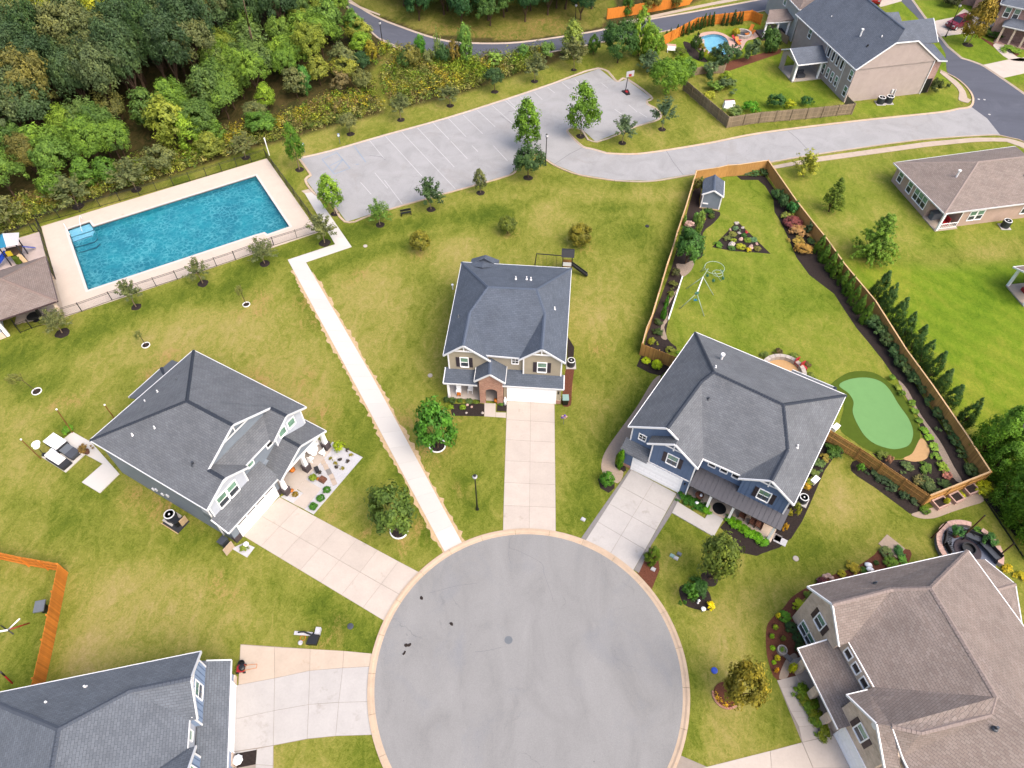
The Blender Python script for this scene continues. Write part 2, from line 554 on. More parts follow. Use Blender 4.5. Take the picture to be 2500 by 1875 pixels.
M['yellow'] = mat('yellow_plastic', shade(226, 200, 50), 0.5, var=0.1)
M['mint'] = mat('galvanised_tube', shade(176, 200, 178), 0.4, 0.5, var=0.1)
M['bin_green'] = mat('pale_green_bin', shade(160, 196, 190), 0.5, var=0.08)
M['terracotta'] = mat('brown_pot', shade(128, 84, 66), 0.7, var=0.15)
M['cushion'] = mat('white_cushion', (0.74, 0.74, 0.76), 0.8, var=0.04)
M['turf_dark'] = mat('fringe_turf', shade(88, 108, 36), 0.95, 0.1, var=0.16, scale=1.5, bump=0.6)

# ------------------------------------------------------------------ asphalt, grass and water surfaces
def asphalt(name, c, stain, crack=0.0, streak=(0.25, 0.6)):
 t = NT(name)
 p = t.pos()
 fine = t.noise(14, 3, 0.75, p)
 mp = t.n('ShaderNodeMapping'); mp.inputs['Scale'].default_value = (streak[1], streak[0], 1); mp.inputs['Rotation'].default_value = (0, 0, 0.35); t.l(p, mp.inputs[0])
 big = t.noise(0.6, 6, 0.65, mp.outputs[0], 0.8)
 k = t.ramp(big, [(0.3, tuple(x * 0.86 for x in c)), (0.5, c), (0.72, tuple(x * 1.1 for x in c))])
 s = t.noise(0.16, 5, 0.7, p, 1.0)
 k = t.mix(t.ramp(s, [(0.54, (0, 0, 0)), (0.74, (0.7, 0.7, 0.7))]), k, stain)
 k = t.mix(1.0, k, t.ramp(fine, [(0.25, (0.84, 0.84, 0.84)), (0.75, (1.14, 1.14, 1.14))]), 'MULTIPLY')
 dk = t.noise(3.4, 2, 0.5, p)
 k = t.mix(t.ramp(dk, [(0.775, (0, 0, 0)), (0.8, (0.8, 0.8, 0.8))]), k, tuple(x * 0.3 for x in c))
 if crack:
  wv = t.n('ShaderNodeTexVoronoi', feature='DISTANCE_TO_EDGE'); wv.inputs['Scale'].default_value = 0.22
  n2 = t.n('ShaderNodeTexNoise'); n2.inputs['Scale'].default_value = 0.8; n2.inputs['Detail'].default_value = 6; t.l(p, n2.inputs[0])
  ad = t.n('ShaderNodeVectorMath', operation='MULTIPLY_ADD'); t.l(n2.outputs['Color'], ad.inputs[0]); ad.inputs[1].default_value = (2.2, 2.2, 0); t.l(p, ad.inputs[2])
  t.l(ad.outputs[0], wv.inputs['Vector'])
  edge = t.ramp(wv.outputs['Distance'], [(0.0, (1, 1, 1)), (0.012, (0, 0, 0))])
  msk = t.ramp(t.noise(0.12, 3, 0.6, p), [(0.52, (0, 0, 0)), (0.64, (1, 1, 1))])
  k = t.mix(t.math('MULTIPLY', t.math('MULTIPLY', edge, msk), crack), k, tuple(x * 0.5 for x in c))
 t.bump(fine, 0.35, 0.012)
 return t.done(k, 0.88, 0.25)

M['asphalt_pale'] = asphalt('pale_asphalt', shade(174, 174, 175, 0.84), shade(160, 163, 170, 0.84), 0.7)
M['asphalt_lot'] = asphalt('lot_asphalt', shade(194, 194, 197, 0.86), shade(180, 176, 175, 0.86), 0.35, (0.5, 0.5))
M['asphalt_dark'] = asphalt('dark_asphalt', shade(100, 104, 118), shade(116, 120, 134), 0.0, (0.5, 0.12))

def lawn_material():
 t = NT('lawn')
 p = t.pos()
 A = {k: t.attr(k).outputs['Fac'] for k in ('lush', 'dry', 'clay', 'rye', 'floor')}
 mp = t.n('ShaderNodeMapping'); mp.inputs['Scale'].default_value = (1.0, 0.55, 1); mp.inputs['Rotation'].default_value = (0, 0, -0.3); t.l(p, mp.inputs[0])
 big = t.noise(0.16, 5, 0.62, mp.outputs[0], 0.6)
 mid = t.noise(0.75, 6, 0.7, mp.outputs[0], 1.6)
 fine = t.noise(3.4, 6, 0.8, p, 1.6)
 blade = t.noise(26, 2, 0.7, p)
 v = t.math('ADD', t.math('ADD', t.math('MULTIPLY', big, 0.36), t.math('MULTIPLY', mid, 0.38)), t.math('MULTIPLY', fine, 0.32))
 v = t.math('ADD', v, t.math('SUBTRACT', t.math('MULTIPLY', A['dry'], 0.14), t.math('ADD', t.math('MULTIPLY', A['lush'], 0.13), 0.045)))
 k = t.ramp(v, [(0.30, shade(84, 104, 28)), (0.41, shade(118, 131, 44)), (0.50, shade(146, 149, 64)), (0.60, shade(170, 162, 88)), (0.72, shade(190, 170, 116))])
 g = t.math('ADD', t.math('MULTIPLY', big, 0.45), t.math('MULTIPLY', mid, 0.3))
 g = t.math('ADD', g, t.math('MULTIPLY', fine, 0.25))
 rye = t.ramp(g, [(0.34, shade(84, 124, 20)), (0.5, shade(122, 150, 36)), (0.66, shade(166, 166, 62))])
 wv = t.n('ShaderNodeTexWave', wave_type='BANDS', bands_direction='DIAGONAL'); wv.inputs['Scale'].default_value = 0.28; wv.inputs['Distortion'].default_value = 1.5; t.l(mp.outputs[0], wv.inputs[0])
 rye = t.mix(1.0, rye, t.ramp(wv.outputs['Fac'], [(0.3, (0.94, 0.95, 0.92)), (0.7, (1.06, 1.05, 1.06))]), 'MULTIPLY')
 k = t.mix(A['rye'], k, rye)
 cl = t.math('MULTIPLY', A['clay'], t.ramp(t.math('ADD', t.math('MULTIPLY', mid, 0.6), t.math('MULTIPLY', fine, 0.4)), [(0.46, (0, 0, 0)), (0.64, (1, 1, 1))]))
 k = t.mix(cl, k, t.ramp(fine, [(0.35, shade(184, 126, 84)), (0.65, shade(202, 158, 112))]))
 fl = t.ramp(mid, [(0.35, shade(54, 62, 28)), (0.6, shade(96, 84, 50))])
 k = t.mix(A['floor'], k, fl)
 k = t.mix(1.0, k, t.ramp(t.math('ADD', t.math('MULTIPLY', fine, 0.55), t.math('MULTIPLY', blade, 0.45)), [(0.3, (0.58, 0.62, 0.52)), (0.5, (1, 1, 1)), (0.7, (1.34, 1.3, 1.36))]), 'MULTIPLY')
 t.bump(t.math('ADD', t.math('MULTIPLY', fine, 0.5), t.math('MULTIPLY', blade, 0.5)), 0.9, 0.06)
 return t.done(k, 0.95, 0.1)

def water_material(name, tint):
 t = NT(name)
 p = t.pos()
 ad = t.n('ShaderNodeVectorMath', operation='MULTIPLY_ADD')
 nz = t.n('ShaderNodeTexNoise'); nz.inputs['Scale'].default_value = 0.9; nz.inputs['Detail'].default_value = 3; t.l(p, nz.inputs[0])
 t.l(nz.outputs['Color'], ad.inputs[0]); ad.inputs[1].default_value = (0.9, 0.9, 0); t.l(p, ad.inputs[2])
 vo = t.n('ShaderNodeTexVoronoi', feature='SMOOTH_F1'); vo.inputs['Scale'].default_value = 1.25; vo.inputs['Smoothness'].default_value = 0.25
 t.l(ad.outputs[0], vo.inputs['Vector'])
 v2 = t.n('ShaderNodeTexVoronoi', feature='SMOOTH_F1'); v2.inputs['Scale'].default_value = 3.1; v2.inputs['Smoothness'].default_value = 0.3
 t.l(ad.outputs[0], v2.inputs['Vector'])
 h = t.math('ADD', t.math('MULTIPLY', vo.outputs['Distance'], 1.0), t.math('MULTIPLY', v2.outputs['Distance'], 0.35))
 t.bump(h, 0.5, 0.045)
 t.b.inputs['Transmission Weight'].default_value = 1.0
 t.b.inputs['IOR'].default_value = 1.33
 return t.done(tint, 0.02, 0.5)

def plaster_material(name, lo, hi, caustic, amt=0.55):
 """Pebble-finish pool plaster with a pale caustic light network painted into its colour."""
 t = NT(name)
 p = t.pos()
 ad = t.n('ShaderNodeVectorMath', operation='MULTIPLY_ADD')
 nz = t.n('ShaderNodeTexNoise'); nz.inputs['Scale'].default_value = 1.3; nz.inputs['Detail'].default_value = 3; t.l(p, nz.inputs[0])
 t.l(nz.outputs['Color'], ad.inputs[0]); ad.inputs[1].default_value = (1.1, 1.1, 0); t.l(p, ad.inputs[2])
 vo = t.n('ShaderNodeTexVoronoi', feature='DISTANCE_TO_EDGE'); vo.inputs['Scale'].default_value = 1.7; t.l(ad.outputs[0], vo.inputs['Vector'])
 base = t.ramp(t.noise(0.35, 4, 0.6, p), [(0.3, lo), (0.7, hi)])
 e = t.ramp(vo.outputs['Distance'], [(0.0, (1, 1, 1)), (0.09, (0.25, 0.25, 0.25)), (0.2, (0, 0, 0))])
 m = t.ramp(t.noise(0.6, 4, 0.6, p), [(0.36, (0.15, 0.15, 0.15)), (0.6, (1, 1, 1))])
 k = t.mix(t.math('MULTIPLY', t.math('MULTIPLY', e, m), amt), base, caustic)
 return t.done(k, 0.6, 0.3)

M['lawn'] = lawn_material()
M['water'] = water_material('pool_water', (0.72, 0.94, 0.98))
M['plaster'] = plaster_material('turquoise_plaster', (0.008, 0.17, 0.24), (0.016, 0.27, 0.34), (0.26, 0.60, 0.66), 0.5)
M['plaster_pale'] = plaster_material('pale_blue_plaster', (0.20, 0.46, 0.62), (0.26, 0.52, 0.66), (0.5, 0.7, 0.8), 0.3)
M['tile_band'] = mat('navy_waterline_tile', (0.012, 0.055, 0.10), 0.3, 0.5, var=0.3, scale=8)

# ------------------------------------------------------------------ outlines shared by ground and surfaces
DECK = pts('e 350 325 b 110 1340 f 545 372 P 885 1292')
POOL = pts('e 570 345 a 1993 1594 b 15 1485 f 300 325 f 115 390 e 745 860')
GREEN_IN = smooth(pts('l 650 72 l 740 22 l 880 8 l 1000 40 l 1080 115 l 1150 230 l 1240 360 l 1275 470 l 1250 565 l 1180 603 l 1080 608 l 950 565 l 860 490 l 790 370 l 765 290 l 772 210 l 730 140'), n=4)
GREEN_OUT = smooth(pts('h 560 1690 h 700 1568 h 830 1542 h 960 1562 h 1080 1640 l 1160 110 l 1245 260 l 1310 380 l 1335 500 l 1300 615 l 1190 685 l 1080 682 l 900 620 l 760 530 l 655 430 l 690 230'), n=4)
KPOOL = smooth(pts('N1 640 690 N1 760 640 N1 880 618 N1 1010 630 N1 1110 680 N1 1160 745 N1 1180 820 N1 1250 930 N1 1180 990 N1 960 985 N1 800 920 N1 700 800'), n=4)
KS = smooth(pts('N1 590 690 N1 660 610 N1 800 575 N1 960 575 N1 1100 620 N1 1220 690 N1 1330 690 N1 1470 600 N1 1750 545 N1 1800 600 N1 1640 700 N1 1500 740 N1 1400 900 N1 1240 960 N1 1150 1020 N1 940 1010 N1 770 950 N1 560 850'), n=3)
WOOD_EDGE = pts('e -900 420 e 0 440 e 330 270 a 1150 1590 a 1900 1340 b 0 1255 b 260 1190 b 700 1060 b 1250 920 b 1650 830 b 2212 640 c 330 560')

# ------------------------------------------------------------------ the ground: one sheet to the horizon
xs = np.concatenate([[-1500, -600, -300, -180], np.arange(-130, 130.1, 0.8), [180, 300, 600, 1500]])
ys = np.concatenate([[-600, -200, -60, -20], np.arange(0, 150.1, 0.8), [170, 210, 300, 600, 1500]])
GX, GY = np.meshgrid(xs, ys, indexing='ij')
W = {k: np.zeros(GX.shape) for k in ('lush', 'dry', 'clay', 'rye', 'floor')}
rng = np.random.default_rng(3)

def blobs(kind, s, amp=1.0):
 """Soft patches: mark-key u v radius(m) ..."""
 k = None
 buf = []
 for t_ in s.split():
  if t_ in KEYS: k = t_
  else:
   buf.append(float(t_))
   if len(buf) == 3:
    X, Y = at(k, buf[0], buf[1])
    r = buf[2]
    W[kind] = np.maximum(W[kind], amp * (0.8 if kind == 'clay' else 1) * np.exp(-((GX - X) ** 2 + (GY - Y) ** 2) / (r * r)))
    buf = []

def streak(kind, s, width, amp=1.0):
 W[kind] = np.maximum(W[kind], amp * np.exp(-(dist_poly(GX, GY, pts(s), False) / width) ** 2))

streak('lush', 'e 0 1500 e 700 1250 e 1300 980 e 1900 850 f 0 640', 2.2, 0.9)
streak('lush', 'f 300 560 f 800 380 f 1500 280 f 2212 180 g 300 60', 2.0, 1.0)
streak('lush', 'f 500 740 f 800 600 f 1300 460 f 1800 340', 1.3, 0.8)
streak('lush', 'f 330 760 f 430 960 j 900 60 j 1500 1350', 1.0, 0.9)
streak('lush', 'g 500 160 g 1400 160 g 1460 350 g 1120 1300 g 1240 1600', 1.5, 0.9)
streak('lush', 'k 1250 60 k 830 560 k 700 860 k 640 1200', 1.6, 0.9)
streak('lush', 'k 520 300 k 650 900 k 480 1300', 1.5, 0.6)
streak('lush', 'j 800 760 j 1000 560 j 800 300', 1.6, 0.6)
streak('lush', 'n 150 150 n 500 280 n 900 520 n 1030 650', 1.8, 0.9)
streak('lush', 'i 0 900 i 500 1150 i 900 1480 i 1700 1380', 2.2, 0.55)
streak('lush', 'i 300 720 i 480 800 i 880 1010', 0.9, 0.8)
streak('lush', 'm 330 420 m 260 900 m 0 1020', 1.2, 0.8)
streak('lush', 'm 450 1000 m 480 700 m 560 300', 0.8, 0.6)
streak('lush', 'n 350 1550 n 700 1500 n 1050 1640', 1.4, 0.6)
streak('lush', 'o 1240 100 o 1420 420 o 1540 800 o 1560 1300 o 1480 1640', 1.3, 0.75)
streak('lush', 'k 1300 1250 k 1600 1350 k 1500 1600 o 1700 60', 1.8, 0.75)
streak('lush', 'l 150 1500 l 600 1430 l 1100 1180 l 1700 1170', 1.8, 0.7)
streak('lush', 'p 80 1300 p 250 1420', 1.5, 0.8)
streak('lush', 'p 0 600 p 60 900 p 320 1440', 1.3, 0.7)
streak('lush', 'c 60 1600 c 400 1500 c 900 1560 c 1500 1560', 1.5, 0.6)
streak('lush', 'h 1050 640 h 1500 560 h 2000 680 h 2212 700', 1.5, 0.5)
blobs('lush', 'a 1500 1540 1.5 i 560 420 1.5 i 300 80 2.0 j 1850 1100 2.0 j 1750 850 1.5 h 1500 400 3 g 1000 350 3.5')
blobs('dry', 'e 1500 1300 5 e 1900 1250 5 i 300 700 5 i 200 450 4 j 350 200 5 f 700 1350 5 f 300 1500 5 f 1100 900 5 m 900 100 5 m 700 600 4 m 1500 350 5 m 800 1300 4 n 100 200 4 n 450 1520 3 o 1700 600 5 o 1800 1250 4 g 700 1150 4 g 300 120 5 f 1700 480 4 k 700 250 3 l 700 1150 4 k 1450 1500 3', 0.8)
blobs('dry', 'h 1500 480 5 h 1900 620 4 d 1300 1530 5 h 600 300 3 h 1050 220 3 c 700 1560 6 c 1250 1590 6 b 1500 880 3 b 500 1230 4', 0.5)
blobs('clay', 'e 2190 1640 1.2 i 2160 20 1.5 j 60 20 1.3 j 90 40 1.6 j 430 180 0.9 j 550 320 1.5 j 1270 1420 0.9 j 1400 1280 1.4 j 950 1310 0.8 j 1300 350 1.3 j 1500 600 1.9 j 1530 720 1.2 j 1690 340 0.9 e 1280 1570 1.0 e 1440 1430 1.6 f 50 920 1.4 f 40 1040 0.9 f 490 1130 1.2 f 430 960 1.3 f 820 790 0.5 f 890 720 0.9 f 420 1620 1.4 j 1720 960 0.8 j 700 1150 0.7')
blobs('clay', 'i 1380 1090 1.5 i 1130 1010 1.0 i 1260 1130 0.9 m 1840 90 0.9 m 1850 170 0.7 m 1960 230 0.7 n 610 560 1.1 n 660 470 0.9 n 600 600 0.9 i 1600 1300 0.8 e 2020 1060 0.6 e 2180 1050 0.8 k 500 80 0.9 f 1400 560 0.9 i 610 210 1.0 i 480 230 0.9 f 2180 380 0.8 g 620 490 1.1 h 920 600 1.2 h 570 200 0.9 g 750 1360 0.9')
streak('clay', 'c 0 310 c 200 250 c 400 180 c 420 300 b 1950 330 b 1600 270', 4.0, 1.0)
streak('clay', 'b 1180 430 b 1100 540', 1.2, 0.9)
RYE = pts('h 640 560 h 1000 620 h 1500 660 h 2212 620 h 2900 700 l 2900 900 l 2250 720 l 1700 380 l 1350 0')
BACKYARD = pts('c 1760 1480 c 2150 1400 h 300 120 h 820 880 h 1400 1640 l 1300 620 l 640 440 g 2212 1420 g 1420 1420 g 1360 1000 g 1480 600')
TOPLAWN = pts('d -300 540 d 200 440 d 700 850 d -20 960 c 1890 960')
for P_, a_, w_ in ((RYE, 0.95, 2.5), (BACKYARD, 0.45, 0.6), (TOPLAWN, 0.65, 0.6), (pts('d 1000 0 d 2500 0 d 2600 700 d 1500 700'), 0.75, 1.5),
     (pts('c 1350 330 c 2150 190 c 2100 480 c 1500 590'), 0.9, 0.5), (pts('d 60 1420 d 2212 1200 d 2700 1900 d 900 2250 d 300 1800'), 0.35, 1.5),
     (pts('d 0 1000 d 1650 960 d 1650 700 d 1400 800 d 780 880'), 0.55, 0.8), (pts('c 1500 0 c 2212 -300 c 860 -300 c 860 60'), 0.8, 1)):
 dd = dist_poly(GX, GY, P_)
 ins = inside_np(GX, GY, P_)
 W['rye'] = np.maximum(W['rye'], a_ * np.clip(0.5 + np.where(ins, dd, -dd) / w_, 0, 1))
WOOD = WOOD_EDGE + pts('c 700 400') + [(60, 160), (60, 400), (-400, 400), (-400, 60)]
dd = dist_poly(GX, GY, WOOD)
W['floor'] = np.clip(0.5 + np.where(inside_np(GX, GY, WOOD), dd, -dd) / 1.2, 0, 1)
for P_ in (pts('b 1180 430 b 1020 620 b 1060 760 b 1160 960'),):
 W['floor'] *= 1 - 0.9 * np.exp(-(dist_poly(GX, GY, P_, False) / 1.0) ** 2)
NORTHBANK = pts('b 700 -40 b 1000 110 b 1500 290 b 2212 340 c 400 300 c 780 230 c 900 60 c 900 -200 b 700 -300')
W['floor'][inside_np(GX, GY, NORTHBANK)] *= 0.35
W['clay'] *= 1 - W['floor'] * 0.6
hole = (dist_poly(GX, GY, DECK) > 0.02) & inside_np(GX, GY, DECK)
khole = inside_np(GX, GY, KS)
nx, ny = GX.shape
vid = np.arange(nx * ny).reshape(nx, ny)
fq = np.stack([vid[:-1, :-1], vid[1:, :-1], vid[1:, 1:], vid[:-1, 1:]], -1).reshape(-1, 4)
drop = (hole[:-1, :-1] & hole[1:, :-1] & hole[1:, 1:] & hole[:-1, 1:]) | (khole[:-1, :-1] & khole[1:, :-1] & khole[1:, 1:] & khole[:-1, 1:])
fq = fq[~drop.reshape(-1)]
gm = bpy.data.meshes.new('ground')
gm.from_pydata(np.stack([GX, GY, np.zeros_like(GX)], -1).reshape(-1, 3).tolist(), [], fq.tolist())
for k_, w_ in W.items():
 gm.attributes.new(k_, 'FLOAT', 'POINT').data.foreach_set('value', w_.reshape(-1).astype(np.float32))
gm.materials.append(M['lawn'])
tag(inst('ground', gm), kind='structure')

# ------------------------------------------------------------------ roads, kerbs, paving
def sheet(name, P, z, m, parent=None, kind='structure', base=-0.05):
 b = MB()
 b.prism(P, base, z)
 return b.build(name, m, parent, kind=kind if parent is None else None)

def offset(P, d, closed=False):
 out = []
 n = len(P)
 for i in range(n):
  a = Vector(P[(i - 1) % n] if (closed or i > 0) else P[i])
  b = Vector(P[i])
  c = Vector(P[(i + 1) % n] if (closed or i < n - 1) else P[i])
  t1 = (b - a).normalized() if (b - a).length > 1e-6 else (c - b).normalized()
  t2 = (c - b).normalized() if (c - b).length > 1e-6 else t1
  n1, n2 = Vector((-t1.y, t1.x)), Vector((-t2.y, t2.x))
  m = (n1 + n2)
  m = m.normalized() if m.length > 1e-6 else n1
  k = d / max(0.35, m.dot(n1))
  out.append((b.x + m.x * k, b.y + m.y * k))
 return out

def resample(P, step):
 out = [P[0]]
 left = step
 for a, b in zip(P[:-1], P[1:]):
  a, b = Vector(a), Vector(b)
  L = (b - a).length
  pos_ = 0
  while L - pos_ >= left:
   pos_ += left
   p = a + (b - a) * (pos_ / L)
   out.append((p.x, p.y))
   left = step
  left -= L - pos_
 if (Vector(out[-1]) - Vector(P[-1])).length > 1e-3: out.append(tuple(P[-1]))
 return out

def kerb(parent, P, width, h=0.11, seg=3.0, m=None, side=1, closed=False, name='kerb_stone'):
 """A run of kerb built stone by stone along P; it lies on the left (side 1) or right of P."""
 if closed: P = list(P) + [P[0]]
 P = resample(P, 0.6)
 Q = offset(P, width * side, False)
 if closed: Q[0] = Q[-1] = ((Q[0][0] + Q[-1][0]) / 2, (Q[0][1] + Q[-1][1]) / 2)
 per = max(1, int(round(seg / 0.6)))
 i = 0
 while i < len(P) - 1:
  j = min(i + per, len(P) - 1)
  if len(P) - 1 - j < 2: j = len(P) - 1
  A = [Vector(p) for p in P[i:j + 1]]
  B = [Vector(p) for p in Q[i:j + 1]]
  g = 0.012
  for L in (A, B):
   if (L[1] - L[0]).length > 3 * g: L[0] = L[0] + (L[1] - L[0]).normalized() * g
   if (L[-2] - L[-1]).length > 3 * g: L[-1] = L[-1] + (L[-2] - L[-1]).normalized() * g
  mb = MB()
  n = len(A)
  prof = ((0.0, 0.02), (0.35, 0.035), (0.62, h), (1.0, h), (1.0, -0.03), (0.0, -0.03))
  vs = []
  for a, b in zip(A, B):
   for s, z in prof:
    p = a + (b - a) * s
    vs.append((p.x, p.y, z))
  k = len(prof)
  fs = [(q * k + r, q * k + (r + 1) % k, (q + 1) * k + (r + 1) % k, (q + 1) * k + r) for q in range(n - 1) for r in range(k)]
  fs += [tuple(range(k))[::-1], tuple(range((n - 1) * k, n * k))]
  mb.add(vs, fs)
  mb.build(name, m or M['kerb'], parent)
  i = j

def slabs(parent, rows, z, m, gap=0.018, name='slab', base=0.0):
 """Concrete slabs from a lattice: rows is a list of point lists of equal length."""
 for r0, r1 in zip(rows[:-1], rows[1:]):
  for i in range(len(r0) - 1):
   Q = [Vector(r0[i]), Vector(r0[i + 1]), Vector(r1[i + 1]), Vector(r1[i])]
   c = sum(Q, Vector((0, 0))) / 4
   Q = [p + (c - p).normalized() * gap for p in Q]
   MB().prism([tuple(p) for p in Q], base, z).build(name, m, parent)

def lattice(a, b, c, d, nu, nv):
 """Lattice over a quad a-b (near edge) d-c (far edge)."""
 a, b, c, d = map(Vector, (a, b, c, d))
 return [[tuple((a + (b - a) * (i / nu)) * (1 - j / nv) + (d + (c - d) * (i / nu)) * (j / nv)) for i in range(nu + 1)] for j in range(nv + 1)]

# the cul-de-sac
CC = np.array(pts('n 1470 10 n 1200 350 n 1060 690 n 1020 1000 n 1050 1370 n 1150 1640 o 990 0 o 1230 280 o 1400 620 o 1470 900 o 1470 1200 o 1400 1520 j 2212 1325 j 1800 1430 k 180 1325 k 480 1370'))
_s = np.linalg.lstsq(np.c_[2 * CC, np.ones(len(CC))], (CC ** 2).sum(1), rcond=None)[0]
CX, CY = _s[0], _s[1]
CR = math.sqrt(_s[2] + CX * CX + CY * CY)
ring = [(CX + CR * math.cos(t), CY + CR * math.sin(t)) for t in np.linspace(R(-62), R(242), 90)]
cds = sheet('cul_de_sac', ring + [(CX + CR * math.cos(R(242)), -60), (CX + CR * math.cos(R(-62)), -60)], 0.02, M['asphalt_pale'])
kerb(cds, ring, 0.55, 0.10, 3.0, side=-1)
MB().lathe([(0.33, 0.0), (0.33, 0.03), (0.29, 0.034), (0.27, 0.028), (0.02, 0.03)], at('n', 2148, 580), 20).build('manhole_cover', M['grey'], cds)
for s_ in ('n 1880 100 n 1800 110 n 1700 125 n 1480 185', 'o 300 0 o 340 120 o 370 200 o 380 260', 'k 20 1360 k 10 1440 k 90 1470 k 280 1570 k 300 1650', 'j 2160 1400 j 2150 1500 j 2170 1580', 'n 1860 680 n 1960 670 n 2090 640'):
 P_ = smooth(pts(s_), False, 4)
 b = MB()
 for p, q_ in zip(P_[:-1], P_[1:]): b.beam((*p, 0.021), (*q_, 0.021), 0.022, 0.006)
 b.build('crack_seal', M['tar'], cds)

def onto_ring(p, r=None):
 r = CR + 0.5 if r is None else r
 v = Vector((p[0] - CX, p[1] - CY)).normalized() * r
 return (CX + v.x, CY + v.y)

# driveways
def driveway(name, quad, nu, nv, m, z=0.035):
 """quad: house-left, house-right, street-right, street-left"""
 a, b, c, d_ = quad
 L = lattice(a, b, c, d_, nu, nv)
 L[-1] = [onto_ring(p, CR + 0.52) for p in L[-1]]
 base = sheet(name, [*L[0], *[r[-1] for r in L[1:-1]], *L[-1][::-1], *[r[0] for r in L[1:-1]][::-1]], 0.012, M['joint'], base=-0.04)
 slabs(base, L, z, m)
 return base

dv = driveway('centre_driveway', [at('k', -8, 200), at('k', 393, 226), at('k', 404, 1303), at('j', 2100, 1290)], 2, 6, M['concrete'])
slabs(dv, [pts('j 1945 222 j 2040 226'), pts('j 1943 336 j 2040 341')], 0.035, M['concrete'])
slabs(dv, [pts('j 2040 300 j 2128 303'), pts('j 2040 341 j 2128 348')], 0.035, M['concrete'])
dv = driveway('left_driveway', [at('i', 2040, 1335), at('A1', 960, 1337), at('j', 1400, 1655), at('n', 1105, 420)], 2, 7, M['concrete'])
dv3 = driveway('blue_house_driveway', [at('B3', 228, 648), at('B3', 716, 908), at('k', 1062, 1630), at('k', 655, 1382)], 2, 4, M['concrete_grey'])
for s_ in ('k 1032 770 k 1040 790 k 655 1382 k 618 1362', 'k 1430 985 k 1480 1000 k 1210 1420 k 1105 1655 k 1062 1630'):
 sheet('paver_edging', pts(s_), 0.03, M['paver'], base=-0.02)
dv4 = sheet('wide_driveway', pts('D4 970 540 m 2010 960 m 2030 615 n 480 655 n 1005 695 n 985 800 n 968 1100 n 1000 1380 n 690 1390 n 450 1415 n 165 1470 n 165 1900 m 1985 1900 D4 940 1450'), 0.012, M['joint'])
# lattice columns: garage side to street
cols_top = [at('m', 2030, 618), at('n', 175, 640), at('n', 475, 656), at('n', 757, 672), at('n', 1005, 695)]
cols_up = [at('m', 2014, 958), at('n', 175, 902), at('n', 472, 838), at('n', 750, 815), at('n', 985, 803)]
cols_mid = [at('D4', 950, 1003), at('n', 170, 1176), at('n', 462, 1124), at('n', 716, 1106), at('n', 966, 1100)]
cols_low = [at('D4', 935, 1440), at('n', 163, 1468), at('n', 450, 1412), at('n', 690, 1388), at('n', 1000, 1378)]
cols_m2 = [at('D4', 968, 545)] + cols_up[1:]
slabs(dv4, [cols_top, cols_up], 0.04, M['concrete_tan'])
slabs(dv4, [cols_m2, cols_mid, cols_low], 0.032, M['concrete_grey'])
slabs(dv4, [pts('D4 1260 1400 n 163 1470'), pts('D4 1240 1610 n 160 1640'), pts('D4 1230 1900 n 158 1900')], 0.032, M['concrete_grey'])
slabs(dv4, [pts('D4 940 1445 D4 1255 1400'), pts('D4 945 1470 D4 1255 1412')], 0.03, M['concrete_grey'])
dv5 = sheet('brick_house_driveway', pts('F5 620 1330 F5 1040 1235') + pts('F5 1240 1659 F5 1300 1900') + [onto_ring(at('o', 1500, 1900)), onto_ring(at('o', 1640, 1652))] + pts('o 1680 1650 o 2212 1515'), 0.012, M['joint'])
slabs(dv5, [pts('o 1600 1670 o 2212 1515 F5 620 1330'), pts('o 1650 2000 p 100 1900 F5 760 1660'), pts('o 1700 2300 p 150 2200 F5 860 1900')], 0.035, M['concrete'])
slabs(dv5, [pts('F5 625 1330 F5 1035 1240'), pts('F5 765 1660 F5 1240 1660'), pts('F5 865 1900 F5 1300 1900')], 0.035, M['concrete'])
walk = sheet('brick_house_walk', pts('F5 300 535 F5 600 460 F5 800 430 F5 1000 1000 F5 1040 1238 F5 620 1330'), 0.012, M['joint'])
LP = pts('F5 300 535 F5 345 630 F5 388 735 F5 478 935 F5 520 1015 F5 580 1128 F5 625 1328')
RP = pts('F5 600 460 F5 620 600 F5 660 735 F5 720 930 F5 760 1010 F5 800 1110 F5 870 1270')
for i_ in range(len(LP) - 1):
 slabs(walk, [[LP[i_], RP[i_]], [LP[i_ + 1], RP[i_ + 1]]], 0.03, M['concrete'])

# the white footpath
PL = pts('f 428 42 f 685 472 f 285 603 j 820 0 j 1610 1478')
PR = pts('f 508 32 f 826 495 f 440 625 j 1000 0 j 1757 1402')
fp = sheet('footpath', PL + PR[::-1], 0.015, M['joint'], base=-0.04)
def seg_slabs(a0, b0, a1, b1, n):
 for i in range(n):
  f = lambda p, q_, t: tuple(Vector(p) + (Vector(q_) - Vector(p)) * t)
  slabs(fp, [[f(a0, a1, i / n), f(b0, b1, i / n)], [f(a0, a1, (i + 1) / n), f(b0, b1, (i + 1) / n)]], 0.035, M['concrete_new'], gap=0.008)
seg_slabs(PL[0], PR[0], PL[1], PR[1], 7)
seg_slabs(PL[1], PR[1], PL[2], PR[2], 4)
seg_slabs(PL[2], PR[2], PL[3], PR[3], 11)
seg_slabs(PL[3], PR[3], PL[4], PR[4], 11)
slabs(fp, [pts('f 400 22 f 490 0'), pts('f 426 44 f 508 32')], 0.032, M['concrete_tan'])
